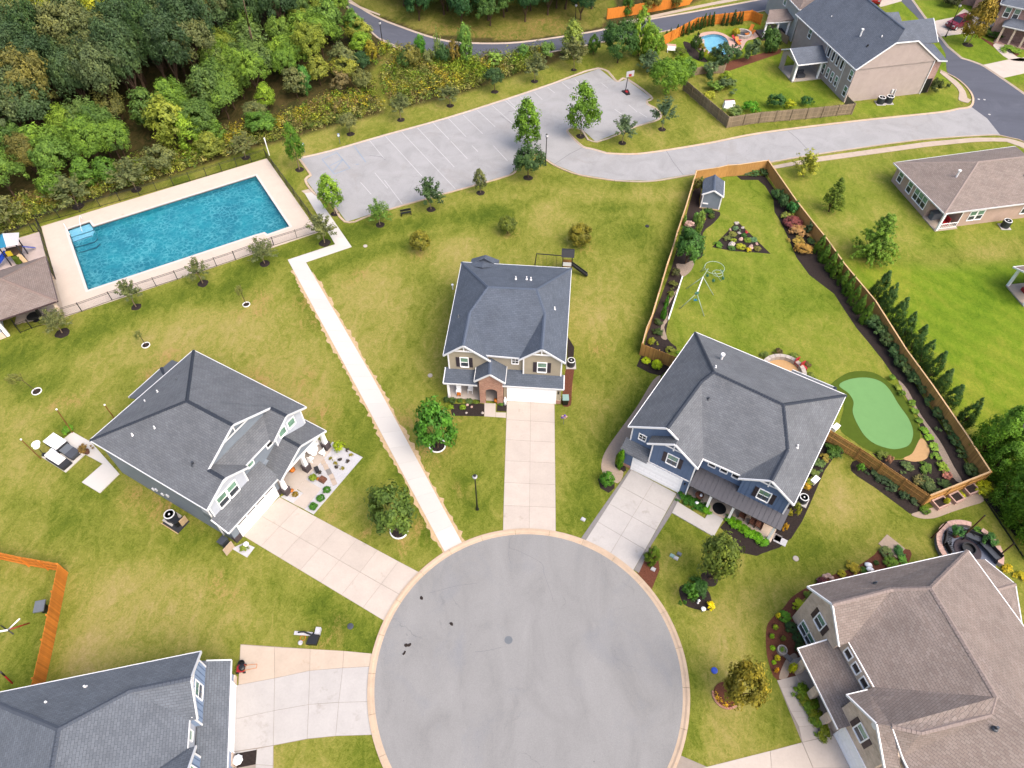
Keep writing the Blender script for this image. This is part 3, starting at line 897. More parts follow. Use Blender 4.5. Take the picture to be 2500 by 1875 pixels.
for side_, P_ in ((1, [PL[2], PL[3], PL[4]]), (-1, [PR[2], PR[3], PR[4]])):
 Q_ = resample(P_, 0.35)[6:]
 rr = random.Random(5 + side_)
 w_ = [0.12 + 0.34 * rr.random() ** 2.2 + 0.12 * math.sin(i * 0.13) ** 2 for i in range(len(Q_))]
 out_ = [tuple(np.array(p) + np.array(o_) * 1.0) for p, o_ in zip(Q_, [np.array(a) - np.array(b) for a, b in zip(offset(Q_, 1.0), Q_)])]
 E_ = [(p[0] + (o_[0] - p[0]) * w * -side_, p[1] + (o_[1] - p[1]) * w * -side_) for p, o_, w in zip(Q_, out_, w_)]
 MB().prism([(p[0] + (o_[0] - p[0]) * 0.05 * side_, p[1] + (o_[1] - p[1]) * 0.05 * side_) for p, o_ in zip(Q_, out_)] + E_[::-1], -0.03, 0.012).build('bare_soil_verge', M['straw'])['kind'] = 'structure'

# car park, its road and the far streets
LOT = pts('b 395 1340 b 640 1283 b 1100 1150 b 1640 1000 b 2212 818 c 400 705 c 770 580 c 905 688 c 945 690 c 1000 672 c 1205 822 c 1165 850 c 1172 885 c 1245 925 c 1275 1000 c 1080 1062 c 740 1195 c 640 1105 c 590 1078 c 530 1074 c 495 1092 c 500 1125 c 620 1240 c 700 1262 c 830 1300')
SOUTH = pts('c 900 1518 c 600 1470 c 400 1392 c 310 1330 c 245 1290 c 160 1330 c 60 1430 b 2150 1475 b 1750 1590 f 1430 88 f 1000 213 f 782 282 f 662 118 b 530 1640 b 442 1522 b 490 1483 b 480 1460')
NRD = pts('c 830 1300 c 1000 1308 c 1200 1295 c 1700 1215 d 0 1128 d 800 1028 d 1500 955 d 1660 925')
SRD = pts('d 2010 1138 d 1900 1135 d 1300 1178 d 450 1298 d 60 1365 c 1590 1462 c 1200 1524 c 900 1518')
lot = sheet('car_park', LOT + NRD[1:] + pts('d 1770 905 d 1900 1000') + SRD + SOUTH[1:], 0.02, M['asphalt_lot'])
kerb(lot, smooth(LOT, False, 3), 0.32, 0.1, 3.0, M['kerb_pale'], side=1)
kerb(lot, smooth(NRD, False, 4), 0.32, 0.1, 3.0, M['kerb'], side=1)
kerb(lot, smooth(SRD, False, 4), 0.32, 0.1, 3.0, M['kerb_pale'], side=1)
kerb(lot, smooth(SOUTH, False, 3), 0.32, 0.1, 3.0, M['kerb'], side=1)
kerb(lot, pts('b 480 1460 b 395 1340'), 0.32, 0.1, 3.0, M['kerb'], side=1)
for s_ in ('b 975 1185 b 1100 1340', 'b 1110 1150 b 1420 1490', 'b 1245 1113 b 1700 1595', 'b 1380 1080 b 1690 1410', 'b 1510 1035 b 1660 1190', 'b 1640 1000 b 1790 1155', 'b 1765 970 b 1930 1130', 'b 1885 930 b 2035 1070',
   'b 2010 890 b 2190 1050', 'b 2120 850 b 2260 970', 'c 0 842 c 80 920', 'c 100 815 c 165 870', 'c 225 780 c 290 842', 'c 335 737 c 395 785', 'c 455 697 c 520 750', 'c 565 668 c 605 708', 'c 790 702 c 845 746',
   'c 1020 885 c 1090 945', 'c 900 922 c 960 964', 'c 1110 950 c 1175 992', 'b 1650 1180 b 1800 1340', 'f 1100 -70 f 1250 130', 'b 1020 1460 b 1130 1590', 'b 900 1540 b 990 1640', 'b 2020 1230 b 2140 1360', 'b 1840 1230 b 1890 1280'):
 P_ = pts(s_)
 MB().beam((*P_[0], 0.023), (*P_[1], 0.023), 0.085, 0.008).build('parking_line', M['paint_line'], lot)
for s_ in ('b 575 1345 b 680 1470', 'b 680 1470 b 812 1420', 'b 812 1420 b 700 1288', 'b 700 1288 b 575 1345', 'b 640 1400 b 750 1345', 'b 670 1440 b 750 1350', 'b 845 1232 b 945 1370', 'b 860 1390 b 885 1385'):
 P_ = pts(s_)
 MB().beam((*P_[0], 0.024), (*P_[1], 0.024), 0.10, 0.008).build('parking_line', M['paint_blue'], lot)['label'] = 'faded blue accessible bay line'
for s_ in ('c 395 1385 c 520 1300 c 630 1245', 'c 1335 1270 c 1395 1370 c 1480 1478', 'd 220 1105 d 300 1170 d 410 1290', 'b 975 1312 b 1080 1325 b 1110 1350', 'c 0 945 c 80 930', 'b 2080 975 b 2212 1075'):
 P_ = pts(s_)
 b = MB()
 for p, q_ in zip(P_[:-1], P_[1:]): b.beam((*p, 0.024), (*q_, 0.024), 0.06, 0.006)
 b.build('crack_seal', M['tar'], lot)
FOOT = pts('d 85 1402 d 300 1360 d 470 1325 d 1400 1198 d 1800 1163 d 2070 1165 d 2212 1205 d 2400 1290')
FOOT2 = pts('d 110 1425 d 320 1390 d 470 1366 d 1400 1238 d 1800 1197 d 2050 1192 d 2180 1240 d 2380 1330')
sw = sheet('roadside_pavement', FOOT + FOOT2[::-1], 0.02, M['joint'])
A_, B_ = resample(FOOT, 1.8), resample(FOOT2, 1.8)
n_ = min(len(A_), len(B_))
for i_ in range(n_ - 1): slabs(sw, [[A_[i_], B_[i_]], [A_[i_ + 1], B_[i_ + 1]]], 0.05, M['kerb_pale'], gap=0.012)
W1 = smooth(pts('d 900 -260 d 1480 330 d 1560 600 d 1650 660 d 1750 750 d 1790 830 d 1770 905'), False, 3)
E1 = smooth(pts('d 1050 -300 d 1560 395 d 1850 552 d 2212 800 d 2700 1150'), False, 3)
dr = sheet('dark_street', W1 + pts('d 1900 1000 d 2010 1138 d 2212 1195 d 2700 1500') + E1[::-1], 0.016, M['asphalt_dark'])
kerb(dr, smooth(pts('d 1510 590 d 1650 660 d 1750 750 d 1792 830 d 1770 905 d 1660 925'), False, 4), 0.35, 0.1, 3.0, M['kerb'], side=-1)
kerb(dr, E1, 0.35, 0.1, 3.0, M['kerb_pale'], side=1)
kerb(dr, smooth(pts('d 2010 1138 d 2100 1160 d 2212 1190 d 2500 1330'), False, 3), 0.3, 0.1, 3.0, M['kerb'], side=-1)
C1 = pts('d 1500 615 d 1620 715 d 1665 780 d 1660 845 d 1740 870')
C2 = pts('d 1512 592 d 1650 690 d 1715 770 d 1735 830 d 1768 840')
cw = sheet('corner_pavement', smooth(C1, False, 3) + smooth(C2, False, 3)[::-1], 0.02, M['joint'])
A_, B_ = smooth(C1, False, 2), smooth(C2, False, 2)
for i_ in range(len(A_) - 1): slabs(cw, [[A_[i_], B_[i_]], [A_[i_ + 1], B_[i_ + 1]]], 0.05, M['kerb_pale'], gap=0.012)
for s_ in ('d 1850 552 d 2080 503 d 2260 480 d 2300 600 d 2040 658', 'G7 1000 285 G7 1270 232 G7 1400 120 G7 1800 330 G7 1700 440 G7 1380 458 G7 1035 500'):
 sheet('far_driveway', pts(s_), 0.03, M['concrete'])
sheet('far_driveway', smooth(pts('G7 1800 600 G7 1900 580 G7 2000 660 G7 2120 770 G7 2300 800 G7 2200 830 G7 2000 800 G7 1830 660'), n=3), 0.03, M['concrete'])
sheet('far_driveway', pts('d 960 0 d 1000 60 d 1180 10 d 1180 -100 d 900 -100'), 0.03, M['concrete'])
NB = smooth(pts('b 745 -30 b 1000 135 b 1250 238 b 1500 322 b 1720 364 c 0 371 c 400 325 c 780 262 c 1130 182 c 1640 92 c 2212 -15 c 2800 -150'), False, 4)
SB = smooth(pts('b 690 -30 b 880 130 b 1055 318 b 1280 410 b 1500 480 b 1900 505 c 0 492 c 420 425 c 800 350 c 1240 275 c 1800 160 c 2212 75 c 2800 -50'), False, 4)
fs_ = sheet('far_street', NB + SB[::-1], 0.016, M['asphalt_dark'])
kerb(fs_, NB, 0.4, 0.1, 4.0, M['kerb_pale'], side=1)
kerb(fs_, SB, 0.4, 0.1, 4.0, M['kerb_pale'], side=-1)
sheet('far_pavement', pts('c 945 185 c 1130 148 c 1530 62 c 1850 -5 c 1990 -5 c 1700 48 c 1150 166 c 975 197'), 0.04, M['kerb_pale'])
sheet('far_pavement', pts('b 750 0 b 900 75 b 1060 132 b 1066 122 b 905 58 b 770 0'), 0.04, M['kerb_pale'])
sheet('far_pavement', pts('b 1060 340 b 1240 425 b 1240 405 b 1068 322'), 0.04, M['kerb_pale'])

# ------------------------------------------------------------------ the swimming pool
deck = thing('swimming_pool', 'large rectangular turquoise pool with corner steps in pale concrete deck', 'swimming pool', at('e', 1400, 400))
ox_, oy_ = deck.location.x, deck.location.y
def loc_(P): return [(x - ox_, y - oy_) for x, y in P]
STEP = pts('e 570 345 e 755 283 e 785 325')
WATER = pts('e 572 348 e 755 285 e 786 326 b 15 1486 f 300 325 f 115 390 f 92 372 f 0 398 e 745 860')
ZD = 0.08
def ccw(P): return P if sum(P[i][0] * P[(i + 1) % len(P)][1] - P[(i + 1) % len(P)][0] * P[i][1] for i in range(len(P))) > 0 else P[::-1]
def annulus(outer, inner, z0, z1, mb):
 """Ring slab between two outlines, stitched by bridging an n-gon slit."""
 k = min(range(len(inner)), key=lambda i: (inner[i][0] - outer[0][0]) ** 2 + (inner[i][1] - outer[0][1]) ** 2)
 inn = inner[k:] + inner[:k]
 area = lambda P: sum(P[i][0] * P[(i + 1) % len(P)][1] - P[(i + 1) % len(P)][0] * P[i][1] for i in range(len(P)))
 o = outer if area(outer) > 0 else [outer[0]] + outer[:0:-1]
 i_ = inn if area(inn) < 0 else [inn[0]] + inn[:0:-1]
 loop = o + [o[0]] + i_ + [i_[0]]
 n = len(loop)
 mb.add([(x, y, z1) for x, y in loop], [tuple(range(n))])
 for L in (o, i_):
  m = len(L)
  mb.add([(x, y, z0) for x, y in L] + [(x, y, z1) for x, y in L], [(j, (j + 1) % m, m + (j + 1) % m, m + j) for j in range(m)])
DL, WL = loc_(DECK), loc_(WATER)
# deck in cast bays: each side of the pool is its own row of bays
dmb = MB()
annulus(DL, WL, -0.1, ZD, dmb)
dmb.build('pool_deck', M['deck'], deck)
b = MB()
n_ = len(WL)
b.add([(x, y, -1.25) for x, y in WL], [tuple(range(n_))])
b.add([(x, y, -1.25) for x, y in WL] + [(x, y, -0.28) for x, y in WL], [(j, (j + 1) % n_, n_ + (j + 1) % n_, n_ + j) for j in range(n_)])
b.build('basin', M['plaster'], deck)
b = MB()
b.add([(x, y, -0.28) for x, y in WL] + [(x, y, ZD) for x, y in WL], [(j, (j + 1) % n_, n_ + (j + 1) % n_, n_ + j) for j in range(n_)])
b.build('waterline_tile', M['tile_band'], deck)
b = MB(); b.add([(x, y, -0.03) for x, y in ccw(WL)], [tuple(range(n_))])
b.build('water', M['water'], deck)
C_ = MB(); annulus(offset(WL, 0.3 if sum(WL[i][0] * WL[(i + 1) % n_][1] - WL[(i + 1) % n_][0] * WL[i][1] for i in range(n_)) < 0 else -0.3, True), WL, ZD - 0.02, ZD + 0.012, C_)
C_.build('coping', M['concrete_new'], deck)
for i_, s_ in enumerate(('e 578 352 e 752 292 e 785 335 e 790 345 e 600 405', 'e 590 385 e 785 345 e 770 385 e 720 400 e 610 440', 'e 600 425 e 790 350 e 815 405 e 790 430 e 620 478', 'e 618 465 e 805 400 e 830 440 e 800 470 e 650 515')):
 P_ = loc_(pts(s_))
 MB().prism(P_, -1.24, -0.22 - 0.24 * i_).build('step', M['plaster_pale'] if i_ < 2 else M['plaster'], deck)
 b = MB()
 b.beam((*P_[-1], -0.20 - 0.24 * i_), (*P_[-2], -0.20 - 0.24 * i_), 0.09, 0.03)
 b.beam((*P_[-2], -0.20 - 0.24 * i_), (*P_[-3], -0.20 - 0.24 * i_), 0.09, 0.03)
 b.build('step_edge', M['tile_band'], deck)
for s_ in (('e 560 335', 'e 590 390'), ('e 700 270', 'e 690 360')):
 p_, q_ = [Vector(loc_(pts(x))[0]) for x in s_]
 d_ = q_ - p_
 P3 = [(*p_, 0.05), (*p_, 0.75), (*(p_ + d_ * 0.12), 0.88), (*(p_ + d_ * 0.5), 0.82), (*(p_ + d_ * 0.95), 0.2), (*(p_ + d_ * 0.97), -0.5)]
 MB().path(P3, 0.035, 8).build('handrail', M['trim'], deck, smooth=True)
sheet('playground_pad', pts('P -400 420 P 0 305 P 530 145 P 690 760 P -400 1100'), 0.03, M['sid_pink'])
sheet('pool_house_apron', pts('P 200 1400 P 700 1290 P 885 1292 P 760 780 P 300 900'), 0.06, M['concrete_tan'])

# kidney pool of the house at the top
kp = thing('garden_pool', 'small kidney-shaped pale blue pool with pink paved surround', 'swimming pool', at('N1', 950, 800))
def kl(P): return [(x - kp.location.x, y - kp.location.y) for x, y in P]
b = MB(); annulus(kl(KS), kl(KPOOL), -0.1, 0.06, b); b.build('paved_surround', M['rock_pink'], kp)
KL = kl(KPOOL); n_ = len(KL)
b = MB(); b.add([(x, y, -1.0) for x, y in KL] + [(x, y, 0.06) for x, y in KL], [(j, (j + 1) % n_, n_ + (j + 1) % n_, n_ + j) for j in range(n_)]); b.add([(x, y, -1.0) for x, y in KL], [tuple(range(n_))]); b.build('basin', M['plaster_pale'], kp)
b = MB(); b.add([(x, y, -0.05) for x, y in ccw(KL)], [tuple(range(n_))]); b.build('water', M['water'], kp)

# putting green, sand trap, planting beds
sheet('putting_green', GREEN_IN, 0.04, None)
bpy.data.objects['putting_green'].data.materials.append(mat('putting_turf', shade(128, 176, 112), 0.95, 0.1, var=0.05, scale=1.2))
sheet('green_fringe', GREEN_OUT, 0.022, M['turf_dark'])
sheet('sand_trap', smooth(pts('l 1340 520 l 1400 580 l 1412 650 l 1370 702 l 1280 716 l 1192 690 l 1270 645'), n=4), 0.028, M['sand'])
H3O, H3A = (10.528, 37.493), R(-32.2)
BEDS = [
 ('mulch', 'N2 1165 215 N2 1250 290 N2 1550 290 N2 1680 400 N2 1830 640 N2 1850 870 h 140 250 h 210 390 h 290 580 h 400 730 h 610 890 h 700 1030 h 800 1180 h 900 1300 h 1020 1450 h 1110 1580 l 1160 40 l 1245 190 l 1320 340 l 1345 480 l 1420 600 l 1350 720 l 1190 700 l 1080 700 l 930 640 z1.7 l 1400 985 l 1900 800 l 1380 20 h 960 900 h 500 400 h 280 110 N2 1735 20'),
 ('mulch', 'N2 440 300 N2 560 330 N2 500 760 N2 870 870 N2 760 1060 N2 560 1250 N2 560 1659 N3 720 200 N3 600 420 N3 400 1000 N3 380 1250 N3 510 1400 N3 60 1400 N3 440 300'),
 ('mulch', 'N2 1180 1035 N2 1780 1620 N2 1560 1600 N2 1100 1570 N2 728 1500'),
 ('mulch', 'l 755 795 l 960 940 l 1190 1110 l 1265 1155 l 1350 1090 l 1200 970 l 1000 830 l 800 702'),
 ('mulch', 'l 700 640 l 600 690 l 530 790 l 460 950 l 400 1090 l 340 1220 l 250 1360 l 150 1440 l 0 1492 k 2100 1512 k 1960 1482 k 1890 1370 k 1790 1270 k 1840 1215 H 9.0 -0.7 H 15.1 -0.7 H 15.0 13.6'),
 ('mulch', 'g 1130 1400 g 1400 1490 g 1290 1580 g 1200 1560 g 1085 1500'),
 ('mulch', 'C2 225 900 C2 690 890 C2 770 905 C2 745 1085 C2 270 1075'),
 ('mulch', 'C2 950 880 C2 1105 880 C2 1095 1015 C2 935 1005'),
 ('mulch_red', 'g 500 1480 g 560 1490 k 540 90 k 530 240 k 455 235 k 465 110'),
 ('mulch', 'g 505 1250 g 560 1340 g 555 1420 g 500 1430'),
 ('mulch_red', 'p 130 915 p 60 780 p 35 640 p 40 470 p 90 390 p 180 310 p 250 220 p 390 130 p 600 30 l 800 1600 l 950 1500 l 1000 1460 l 1250 1460 l 1200 1600 l 900 1680 p 420 180 p 280 390 p 400 620 p 330 720 p 325 870'),
 ('mulch_red', 'k 1090 1655 k 1200 1420 k 1270 1540 k 1280 1630 o 1215 150'),
 ('mulch', 'o 1450 130 o 1560 100 o 1680 150 o 1720 260 o 1690 330 o 1520 300 o 1460 230'),
 ('mulch', 'k 760 860 k 900 860 k 900 940 k 850 980 k 780 940'),
 ('mulch', 'k 900 740 k 990 740 k 1000 790 k 960 810 k 910 780'),
 ('mulch_red', 'N1 1060 1320 N1 1600 1130 N1 2100 960 N1 2150 870 N1 1100 1120'),
 ('mulch', 'N1 350 760 N1 470 1000 N1 680 1110 N1 800 1100 N1 620 930 N1 480 780'),
 ('mulch', 'N8 280 1520 N8 450 1480 N8 893 2000 N8 760 2100'),
 ('mulch', 'D4 975 1460 D4 1255 1405 D4 1240 1610 D4 985 1659'),
 ('mulch_red', 'G7 1560 470 G7 1830 600 G7 1800 640 G7 1620 510'),
 ('mulch_red', 'G7 1900 630 G7 1960 600 G7 2150 730 G7 2100 770'),
]
for m_, s_ in BEDS:
 P_ = pts(s_.split(' H ')[0])
 P_ += [(H3O[0] + math.cos(H3A) * float(q_.split()[0]) - math.sin(H3A) * float(q_.split()[1]), H3O[1] + math.sin(H3A) * float(q_.split()[0]) + math.cos(H3A) * float(q_.split()[1])) for q_ in s_.split(' H ')[1:]]
 sheet('planting_bed', P_ if (len(P_) < 6 or len(P_) > 20 or ' H ' in s_) else smooth(P_, n=3), 0.012 + 0.002 * (BEDS.index((m_, s_)) % 4), M[m_])
sheet('white_gravel_bed', pts('A1 1640 625 A1 1760 690 A1 2030 825 A1 1400 1560 A1 1285 1497 A1 1500 1228 A1 1275 1108 A1 1300 1060 A1 1560 760'), 0.03, M['gravel_white'])
sheet('white_gravel_bed', pts('A1 975 1335 A1 1135 1418 A1 1265 1285 A1 1170 1235'), 0.03, M['gravel_white'])
sheet('white_gravel_bed', pts('i 1955 1450 i 2060 1400 i 2150 1440 i 2085 1525'), 0.03, M['gravel_white'])
sheet('entry_walk', pts('A1 1160 1215 A1 1290 1108 A1 1500 1228 A1 1285 1495 A1 1130 1420 A1 1268 1285'), 0.034, M['concrete'])
sheet('pebble_bed', smooth(pts('N3 500 250 N3 620 250 N3 740 180 N3 750 230 N3 700 340 N3 610 415 N3 570 400'), n=3), 0.03, M['pebble'])
sheet('pebble_bed', smooth(pts('N3 560 560 N3 400 800 N3 390 1000 N3 340 1100 N3 380 1260 N3 300 1240 N3 300 1080 N3 380 940 N3 420 700'), n=3), 0.028, M['pebble'])
sheet('pebble_bed', smooth(pts('l 1150 30 l 1230 110 l 1340 320 l 1500 540 l 1620 760 l 1690 880 l 1640 880 l 1540 740 l 1440 520 l 1300 300 l 1210 160'), n=3), 0.03, M['pebble'])
sheet('flagstone_path', smooth(pts('p 275 690 p 215 730 p 170 810 p 145 905 p 215 895 p 240 820 p 300 740'), n=3), 0.035, M['paver_tan'])
sheet('curved_paver_path', smooth(pts('k 1290 0 k 1180 180 k 1045 370 k 1045 470 k 1000 560 k 960 620 k 915 660 k 905 760 k 975 805 k 925 900 k 800 810 k 795 700 k 840 600 k 930 470 k 1090 250 k 1225 30'), n=3), 0.03, M['paver_tan'])
sheet('front_walk', pts('k 1430 1058 k 1383 1150 k 1735 1352 k 1818 1205 k 1705 1130 k 1660 1200'), 0.1, M['concrete_grey'])
sheet('planter_walk', smooth(pts('l 1260 1160 l 1320 1190 l 1400 1198 l 1480 1186 l 1600 1142 l 1740 1096 l 1870 1050 l 1825 985 l 1740 1010 l 1600 1050 l 1470 1095 l 1350 1130'), n=3), 0.03, M['paver_tan'])

# ------------------------------------------------------------------ houses
class House:
 def __init__(self, name, label, cat, o, ang, group=None):
  self.e = thing(name, label, cat, (o[0], o[1], 0), R(ang), group)
  self.n = 0

 def part(self, name, mb, m, parent=None, **k):
  return mb.build(name, m, parent or self.e, **k)

 def roof(self, faces, m, trims=(), caps=(), capm=None, thick=0.12, name='roof', trimm=None, tw=0.10):
  b = MB()
  for P in faces:
   P = [Vector(p) for p in P]
   nrm = Vector((0, 0, 0))
   for i in range(len(P)):
    a, c = P[i], P[(i + 1) % len(P)]
    nrm += Vector(((a.y - c.y) * (a.z + c.z), (a.z - c.z) * (a.x + c.x), (a.x - c.x) * (a.y + c.y)))
   if nrm.z < 0:
    P = P[::-1]; nrm = -nrm
   nrm.normalize()
   hx = Vector((0, 0, 1)).cross(nrm)
   hx = hx.normalized() if hx.length > 1e-4 else Vector((1, 0, 0))
   up = nrm.cross(hx)
   n = len(P)
   k = len(b.v)
   b.v += [tuple(p) for p in P] + [(p.x, p.y, p.z - thick) for p in P]
   b.f.append(tuple(range(k, k + n)))
   b.uv += [(p.dot(hx), p.dot(up)) for p in P]
   b.f.append(tuple(range(k + n, k + 2 * n))[::-1])
   b.uv += [(p.dot(hx), p.dot(up)) for p in P[::-1]]
  r = self.part(name, b, m)
  for p, q in trims:
   mb = MB()
   mb.beam((p[0], p[1], p[2] - 0.075), (q[0], q[1], q[2] - 0.075), tw, 0.17)
   mb.build('fascia', trimm or M['gutter'], r)
  if caps and capm:
   mb = MB()
   rr = random.Random(1)
   for p, q in caps:
    p, q = Vector(p), Vector(q)
    L = (q - p).length
    k = max(1, int(L / 0.26))
    s = Vector((-(q - p).y, (q - p).x, 0)).normalized()
    for i in range(k):
     a, c = p + (q - p) * (i / k), p + (q - p) * ((i + 0.92) / k)
     w = 0.16 + 0.02 * rr.random()
     h0, h1 = 0.035 + 0.01 * rr.random(), 0.05 + 0.012 * rr.random()
     dz = 0.085
     vs = [a - s * w + Vector((0, 0, h0 - dz)), a + Vector((0, 0, h0 + 0.01)), a + s * w + Vector((0, 0, h0 - dz)),
       c - s * w + Vector((0, 0, h1 - dz)), c + Vector((0, 0, h1 + 0.01)), c + s * w + Vector((0, 0, h1 - dz))]
     mb.add(vs, [(0, 1, 4, 3), (1, 2, 5, 4), (3, 4, 5), (0, 2, 1)])
   mb.build('ridge_cap', capm, r, kind='stuff')
  return r

 def vent(self, roof, p, h=0.35, r=0.06, m=None):
  MB().lathe([(r * 2.2, p[2] - 0.05), (r * 1.6, p[2] + 0.05), (r, p[2] + 0.08), (r, p[2] + h)], (p[0], p[1]), 10).build('vent_pipe', m or M['grey'], roof)

 def flue(self, roof, p, h=1.0):
  MB().lathe([(0.11, p[2] - 0.1), (0.11, p[2] + h), (0.2, p[2] + h), (0.2, p[2] + h + 0.16), (0.05, p[2] + h + 0.2)], (p[0], p[1]), 12).build('flue', M['trim'], roof, smooth=False)

 def window(self, c, w, h, face, shutters=None, style='sash', fr=None, fw=0.09, parent=None, name='window'):
  """c: centre of the opening on the wall plane; face: 's','n','e','w' outward direction in house axes."""
  rot = {'s': 0, 'e': R(90), 'n': R(180), 'w': R(-90)}[face]
  fr = fr or M['white']
  b = MB()
  b.box(-w / 2 - fw, -w / 2, -0.06, 0.05, -h / 2 - fw, h / 2 + fw)
  b.box(w / 2, w / 2 + fw, -0.06, 0.05, -h / 2 - fw, h / 2 + fw)
  b.box(-w / 2, w / 2, -0.06, 0.05, h / 2, h / 2 + fw)
  b.box(-w / 2 - fw * 0.3, w / 2 + fw * 0.3, -0.10, 0.05, -h / 2 - fw, -h / 2)
  if style == 'sash': b.box(-w / 2, w / 2, -0.045, 0.04, -0.03, 0.03)
  if style == 'grid':
   b.box(-w / 2, w / 2, -0.045, 0.04, -0.02, 0.02); b.box(-0.02, 0.02, -0.046, 0.04, -h / 2, h / 2)
  o = b.build(name, fr, parent or self.e)
  o.location = c
  o.rotation_euler = (0, 0, rot)
  up = M['pane_up'] if style in ('sash', 'pale') else M['pane_dark']
  lo = M['pane_lo'] if style in ('sash',) else up
  MB().box(-w / 2, w / 2, -0.02, 0.03, 0, h / 2).build('pane', up, o)
  MB().box(-w / 2, w / 2, -0.015, 0.03, -h / 2, 0).build('pane', lo, o)
  if shutters:
   for s in (-1, 1):
    x = s * (w / 2 + fw + 0.2)
    b = MB().box(x - 0.18, x + 0.18, -0.05, 0.02, -h / 2 - 0.05, h / 2 + 0.05)
    for k in range(2):
     z = -h / 2 + 0.06 + k * h / 2
     b.box(x - 0.13, x + 0.13, -0.06, -0.05, z, z + h / 2 - 0.12)
    sh = b.build('shutter', shutters, parent or self.e)
    sh.location = c
    sh.rotation_euler = (0, 0, rot)
  return o

 def garage(self, c, w, h, face, slots=False, cols=4):
  rot = {'s': 0, 'e': R(90), 'n': R(180), 'w': R(-90)}[face]
  b = MB()
  b.box(-w / 2 - 0.11, -w / 2, -0.07, 0.03, 0, h + 0.12); b.box(w / 2, w / 2 + 0.11, -0.07, 0.03, 0, h + 0.12); b.box(-w / 2, w / 2, -0.07, 0.03, h, h + 0.12)
  o = b.build('garage_door', M['white'], self.e)
  o.location = c; o.rotation_euler = (0, 0, rot)
  for r in range(4):
   z0, z1 = r * h / 4 + 0.008, (r + 1) * h / 4 - 0.008
   MB().box(-w / 2 + 0.01, w / 2 - 0.01, -0.03, 0.02, z0, z1).build('door_panel', M['white'], o)
   if slots and r == 3:
    for k in range(cols):
     x = -w / 2 + (k + 0.5) * w / cols
     MB().box(x - w / cols * 0.42, x + w / cols * 0.42, -0.036, 0.0, z0 + 0.16, z1 - 0.12).build('pane', M['pane_dark'], o)
   else:
    b = MB()
    for k in range(cols * 2):
     x = -w / 2 + (k + 0.5) * w / cols / 2
     b.box(x - w / cols * 0.19, x + w / cols * 0.19, -0.038, -0.02, z0 + 0.1, z1 - 0.1)
    b.build('raised_panel', M['white'], o)
  return o

 def column(self, x, y, z0, z1, w=0.22, taper=1.0, base=None, m=None):
  b = MB()
  zb = z0 + (base or 0)
  b.add([(x - w, y - w, zb), (x + w, y - w, zb), (x + w, y + w, zb), (x - w, y + w, zb)] +
    [(x + s * w * taper, y + t * w * taper, z1) for s, t in ((-1, -1), (1, -1), (1, 1), (-1, 1))],
    [(3, 2, 1, 0), (4, 5, 6, 7), (0, 1, 5, 4), (1, 2, 6, 5), (2, 3, 7, 6), (3, 0, 4, 7)])
  b.box(x - w * 1.2, x + w * 1.2, y - w * 1.2, y + w * 1.2, z1 - 0.1, z1)
  o = b.build('column', m or M['white'], self.e)
  if base:
   MB().box(x - w * 1.6, x + w * 1.6, y - w * 1.6, y + w * 1.6, z0, zb - 0.06).box(x - w * 1.75, x + w * 1.75, y - w * 1.75, y + w * 1.75, zb - 0.06, zb).build('column_base', M['stone_dark'], o)
  return o

def wall(h, m, *boxes, name='wall'):
 for bx in boxes:
  h.part(name, MB().box(*bx), m)

# --- the tan house at the head of the cul-de-sac
h2 = House('tan_house', 'two-storey tan house with slate blue roof and arched brick entry facing the cul-de-sac', 'house', (-6.755, 46.062), -4.8)
BL, BR, FL, FR = (0.05, 13.75, 5.6), (12.15, 13.75, 5.6), (0, 0, 5.6), (12, 0, 5.58)
RL, RR, JL, JR = (3.75, 7.1, 8.4), (8.65, 7.2, 8.4), (2.15, 4.5, 7.25), (9.65, 4.8, 7.4)
PLk, PRk, VL, VR = (2.05, 0, 7.2), (9.65, 0, 7.38), (4.2, 0.35, 5.62), (7.5, 0.2, 5.66)
GL, GR = (4.65, 0, 5.17), (7.42, 0, 5.62)
r2 = h2.roof([(BL, BR, RR, RL), (FL, PLk, JL, RL, BL), (FR, BR, RR, JR, PRk), (RL, RR, JR, VR, VL, JL), (PLk, JL, VL, GL), (PRk, GR, VR, JR)], M['roof_slate'],
    [(BL, BR), (FL, BL), (FR, BR), (FL, PLk), (PLk, GL), (GR, PRk), (PRk, FR), (VL, VR)], [(BL, RL), (BR, RR), (RL, RR), (RR, JR), (RL, JL), (PLk, JL), (PRk, JR)], M['cap_slate'])
h2.roof([((1.2, 13.7, 5.5), (3.9, 13.7, 5.5), (2.55, 13.7, 6.4), (2.55, 13.7, 6.4)), ((1.0, 15.2, 4.9), (2.55, 15.2, 5.55), (2.55, 12.0, 6.5), (1.0, 12.9, 5.9)), ((2.55, 15.2, 5.55), (4.1, 15.2, 4.9), (4.1, 12.9, 5.9), (2.55, 12.0, 6.5))], M['roof_slate'], name='rear_roof')
wall(h2, M['sid_tan'], (0.35, 11.75, 1.2, 13.4, 0, 5.6), (1.2, 3.9, 13.4, 14.8, 0, 4.9))
h2.part('gable_wall', MB().prism_y([(0.35, 2.9), (4.4, 2.9), (4.4, 5.2), (2.05, 7.0), (0.35, 5.72)], 0.3, 1.3), M['sid_tan'])
h2.part('gable_wall', MB().prism_y([(7.85, 2.9), (11.7, 2.9), (11.7, 5.68), (9.65, 7.2), (7.85, 5.8)], 0.3, 1.3), M['sid_tan'])
for x0, x1 in ((0.35, 0.49), (7.83, 7.97), (11.58, 11.72)):
 h2.part('corner_board', MB().box(x0, x1, 0.265, 0.32, 3.0, 5.7), M['trim'])
